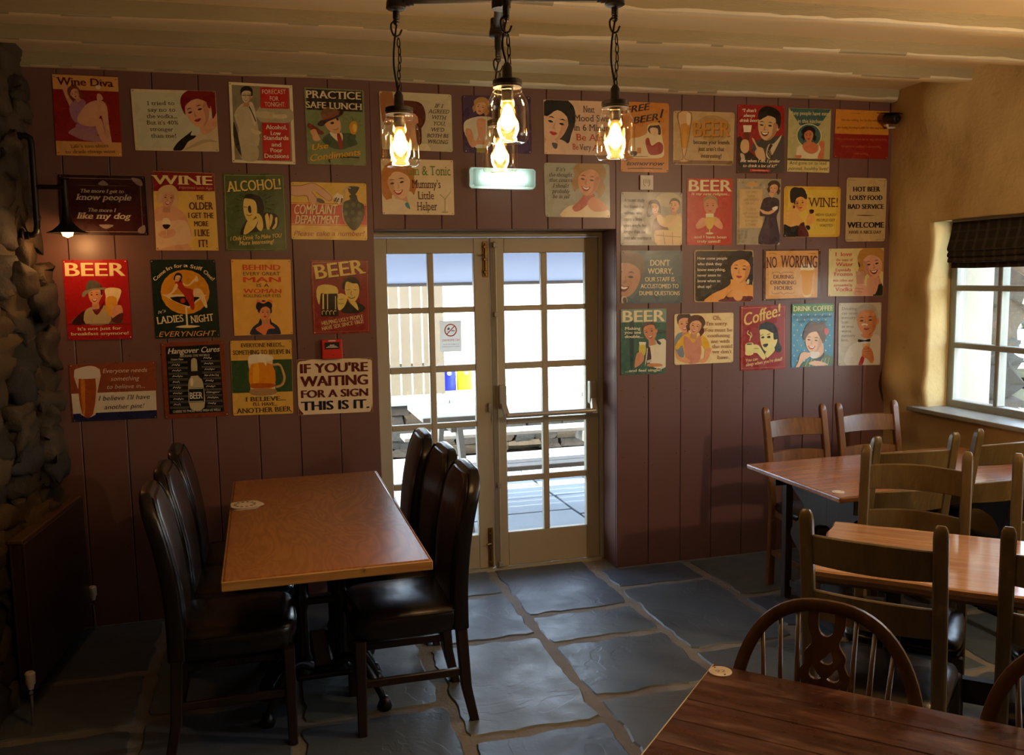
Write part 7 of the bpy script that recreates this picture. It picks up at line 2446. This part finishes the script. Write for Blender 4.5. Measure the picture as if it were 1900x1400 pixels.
def mk_signs():
    rnd = random.Random(9)
    PL = [lin(c) for c in PALETTE]
    texts = []
    for (label, X, Z, ang, quad, rad, bg, edge, items) in SIGNS:
        s = thing('tin_sign', label, 'sign', (X, 4.6785, Z), 0, 'tin signs on the plum boarding')
        s.rotation_euler = (0, -ang, 0)
        q = [(quad[i], quad[i+1]) for i in (0, 2, 4, 6)]
        # plate with rounded corners
        pts = []
        for i in range(4):
            p = Vector(q[i]); a = (Vector(q[i-1])-p).normalized(); b = (Vector(q[(i+1) % 4])-p).normalized()
            for k in range(5):
                t_ = k/4; c = p+a*rad*(1-t_)**2*1.0+b*rad*t_**2*1.0
                pts.append((c.x, c.y))
        bm = NB(); lay = bm.loops.layers.float_color.new('ink')
        base = PL[edge] if edge >= 0 else PL[bg]
        rings = [[Vector((x/1000, y_, -z/1000)) for x, z in pts] for y_ in (-.0004, -.0022)]
        V = loft(bm, rings, True, False); bm.faces.new(V[1]); bm.faces.new(list(reversed(V[0])))
        bmesh.ops.recalc_face_normals(bm, faces=bm.faces)
        for f in bm.faces:
            for lp in f.loops: lp[lay] = (*base, 1)
        if edge >= 0:
            c0 = (sum(x for x, _ in pts)/len(pts), sum(z for _, z in pts)/len(pts))
            paint(bm, lay, [(c0[0]+(x-c0[0])*.965, c0[1]+(z-c0[1])*.965) for x, z in pts], -.0024, PL[bg])
        obj('plate', bm, 'print', s)
        bm = NB(); lay = bm.loops.layers.float_color.new('ink'); y = -.0026; n = 0
        for it in items:
            y -= .00004
            k, col = it[0], PL[it[1]]
            if k == 't': texts.append((s, it, y-.0006)); continue
            v = [float(a) for a in it[2].split()]
            if k == 'c': polys = [[(v[0]+v[2]*math.cos(2*PI*a/20), v[1]+v[3]*math.sin(2*PI*a/20)) for a in range(20)]]
            elif k in 'lk':
                pp = list(zip(v[1::2], v[2::2]))
                if k == 'l' and len(pp) > 2: pp = spline(pp, 4, False)
                polys = stroke_polys(pp, v[0])
            else:
                pp = list(zip(v[::2], v[1::2])); polys = [spline(pp, 3) if k == 's' else pp]
            for p_ in polys:
                ar = sum(p_[i-1][0]*p_[i][1]-p_[i][0]*p_[i-1][1] for i in range(len(p_)))
                cp = clip_quad(p_, quad)
                if len(cp) >= 3: paint(bm, lay, cp, y, col); n += 1
        if n:
            for f in bm.faces:
                f.normal_update()
                if f.normal.y > 0: f.normal_flip()
            obj('printed_picture', bm, 'print', s, kind='stuff')
        else: bm.free()
        w_, h_ = quad[2], quad[7]
        for i in range(4):
            p = Vector(q[i]); c = Vector(((q[0][0]+q[2][0])/2, (q[0][1]+q[2][1])/2)); d = (c-p).normalized()*(11+rad*.25); p = p+d
            bm = NB(); lathe(bm, [(.0001, .0018), (.0022, .0012), (.0030, 0)], 8, mat=Matrix.Translation((p.x/1000, -.0046, -p.y/1000)) @ Matrix.Rotation(PI/2, 4, 'X'))
            obj('screw', bm, 'screw', s)
    # lettering: every line of one sign joined in one mesh
    tmp = []
    for s, it, y in texts:
        cu = bpy.data.curves.new('t', 'FONT'); cu.body = it[3]; cu.size = 1; cu.resolution_u = 3
        st = it[4]
        if st & 1: cu.offset = 0
        if st & 2: cu.offset = 0
        if st & 8: cu.offset = 0
        if st & 4: cu.shear = .28
        o = bpy.data.objects.new('t', cu); COL.objects.link(o); tmp.append(o)
    bpy.context.view_layer.update()
    dg = bpy.context.evaluated_depsgraph_get()
    by = {}
    for o, (s, it, y) in zip(tmp, texts):
        me = o.evaluated_get(dg).to_mesh()
        if not me.vertices: continue
        xs = [v.co.x for v in me.vertices]; x0, x1 = min(xs), max(xs)
        a0, b0, a1, b1, cap = it[2]
        d = Vector((a1-a0, b1-b0)); W = d.length; d.normalize(); up = Vector((d.y, -d.x))
        sx = W/(x1-x0); sy = cap/.70
        e = by.setdefault(s.name, (s, [], [], []))
        off = len(e[1]); col = (*PL[it[1]], 1)
        for di, dx in enumerate((-.045, -.015, .015, .045) if it[4] & 2 else ((-.026, .0, .026) if it[4] & 1 else (0,))):
            off = len(e[1])
            for v in me.vertices:
                q = d*((v.co.x-x0+dx)*sx)+up*((v.co.y+.008*(di % 2))*sy)
                e[1].append(((a0+q.x)/1000, y-.00001*di, -(b0+q.y)/1000))
            for p in me.polygons: e[2].append([off+i for i in p.vertices]); e[3].extend([col]*len(p.vertices))
        if it[4] & 16:              # bracket-less serifs on every stem end
            fo = o.data.offset; sh = o.data.shear
            for lev, sg in ((-fo, 1), (.682+fo, -1), (.449+fo, -1)):
                for ed in me.edges:
                    p, q_ = (me.vertices[i].co for i in ed.vertices)
                    if abs(p.y-lev) < .006 and abs(q_.y-lev) < .006 and .03 < abs(p.x-q_.x) < .21:
                        xa, xb = min(p.x, q_.x), max(p.x, q_.x); pd = .075
                        if lev > .4 and lev < .6: xb -= pd      # only a left flag at x-height
                        o2 = len(e[1]); th = .06*sg
                        for X_, Y_ in ((xa-pd, lev), (xb+pd, lev), (xb+pd+sh*th, lev+th), (xa-pd+sh*th, lev+th)):
                            q = d*((X_-x0)*sx)+up*(Y_*sy); e[1].append(((a0+q.x)/1000, y-.00003, -(b0+q.y)/1000))
                        e[2].append([o2, o2+1, o2+2, o2+3]); e[3].extend([col]*4)
        o.evaluated_get(dg).to_mesh_clear()
    for o in tmp:
        cu = o.data; bpy.data.objects.remove(o); bpy.data.curves.remove(cu)
    for s, vs_, fs, cols in by.values():
        me = bpy.data.meshes.new('lettering'); me.from_pydata(vs_, [], fs)
        at = me.color_attributes.new('ink', 'FLOAT_COLOR', 'CORNER')
        at.data.foreach_set('color', [c for col in cols for c in col])
        me.materials.append(M['print']); me.update()
        ob = link(bpy.data.objects.new('lettering', me), s); ob['kind'] = 'stuff'
mk_signs()
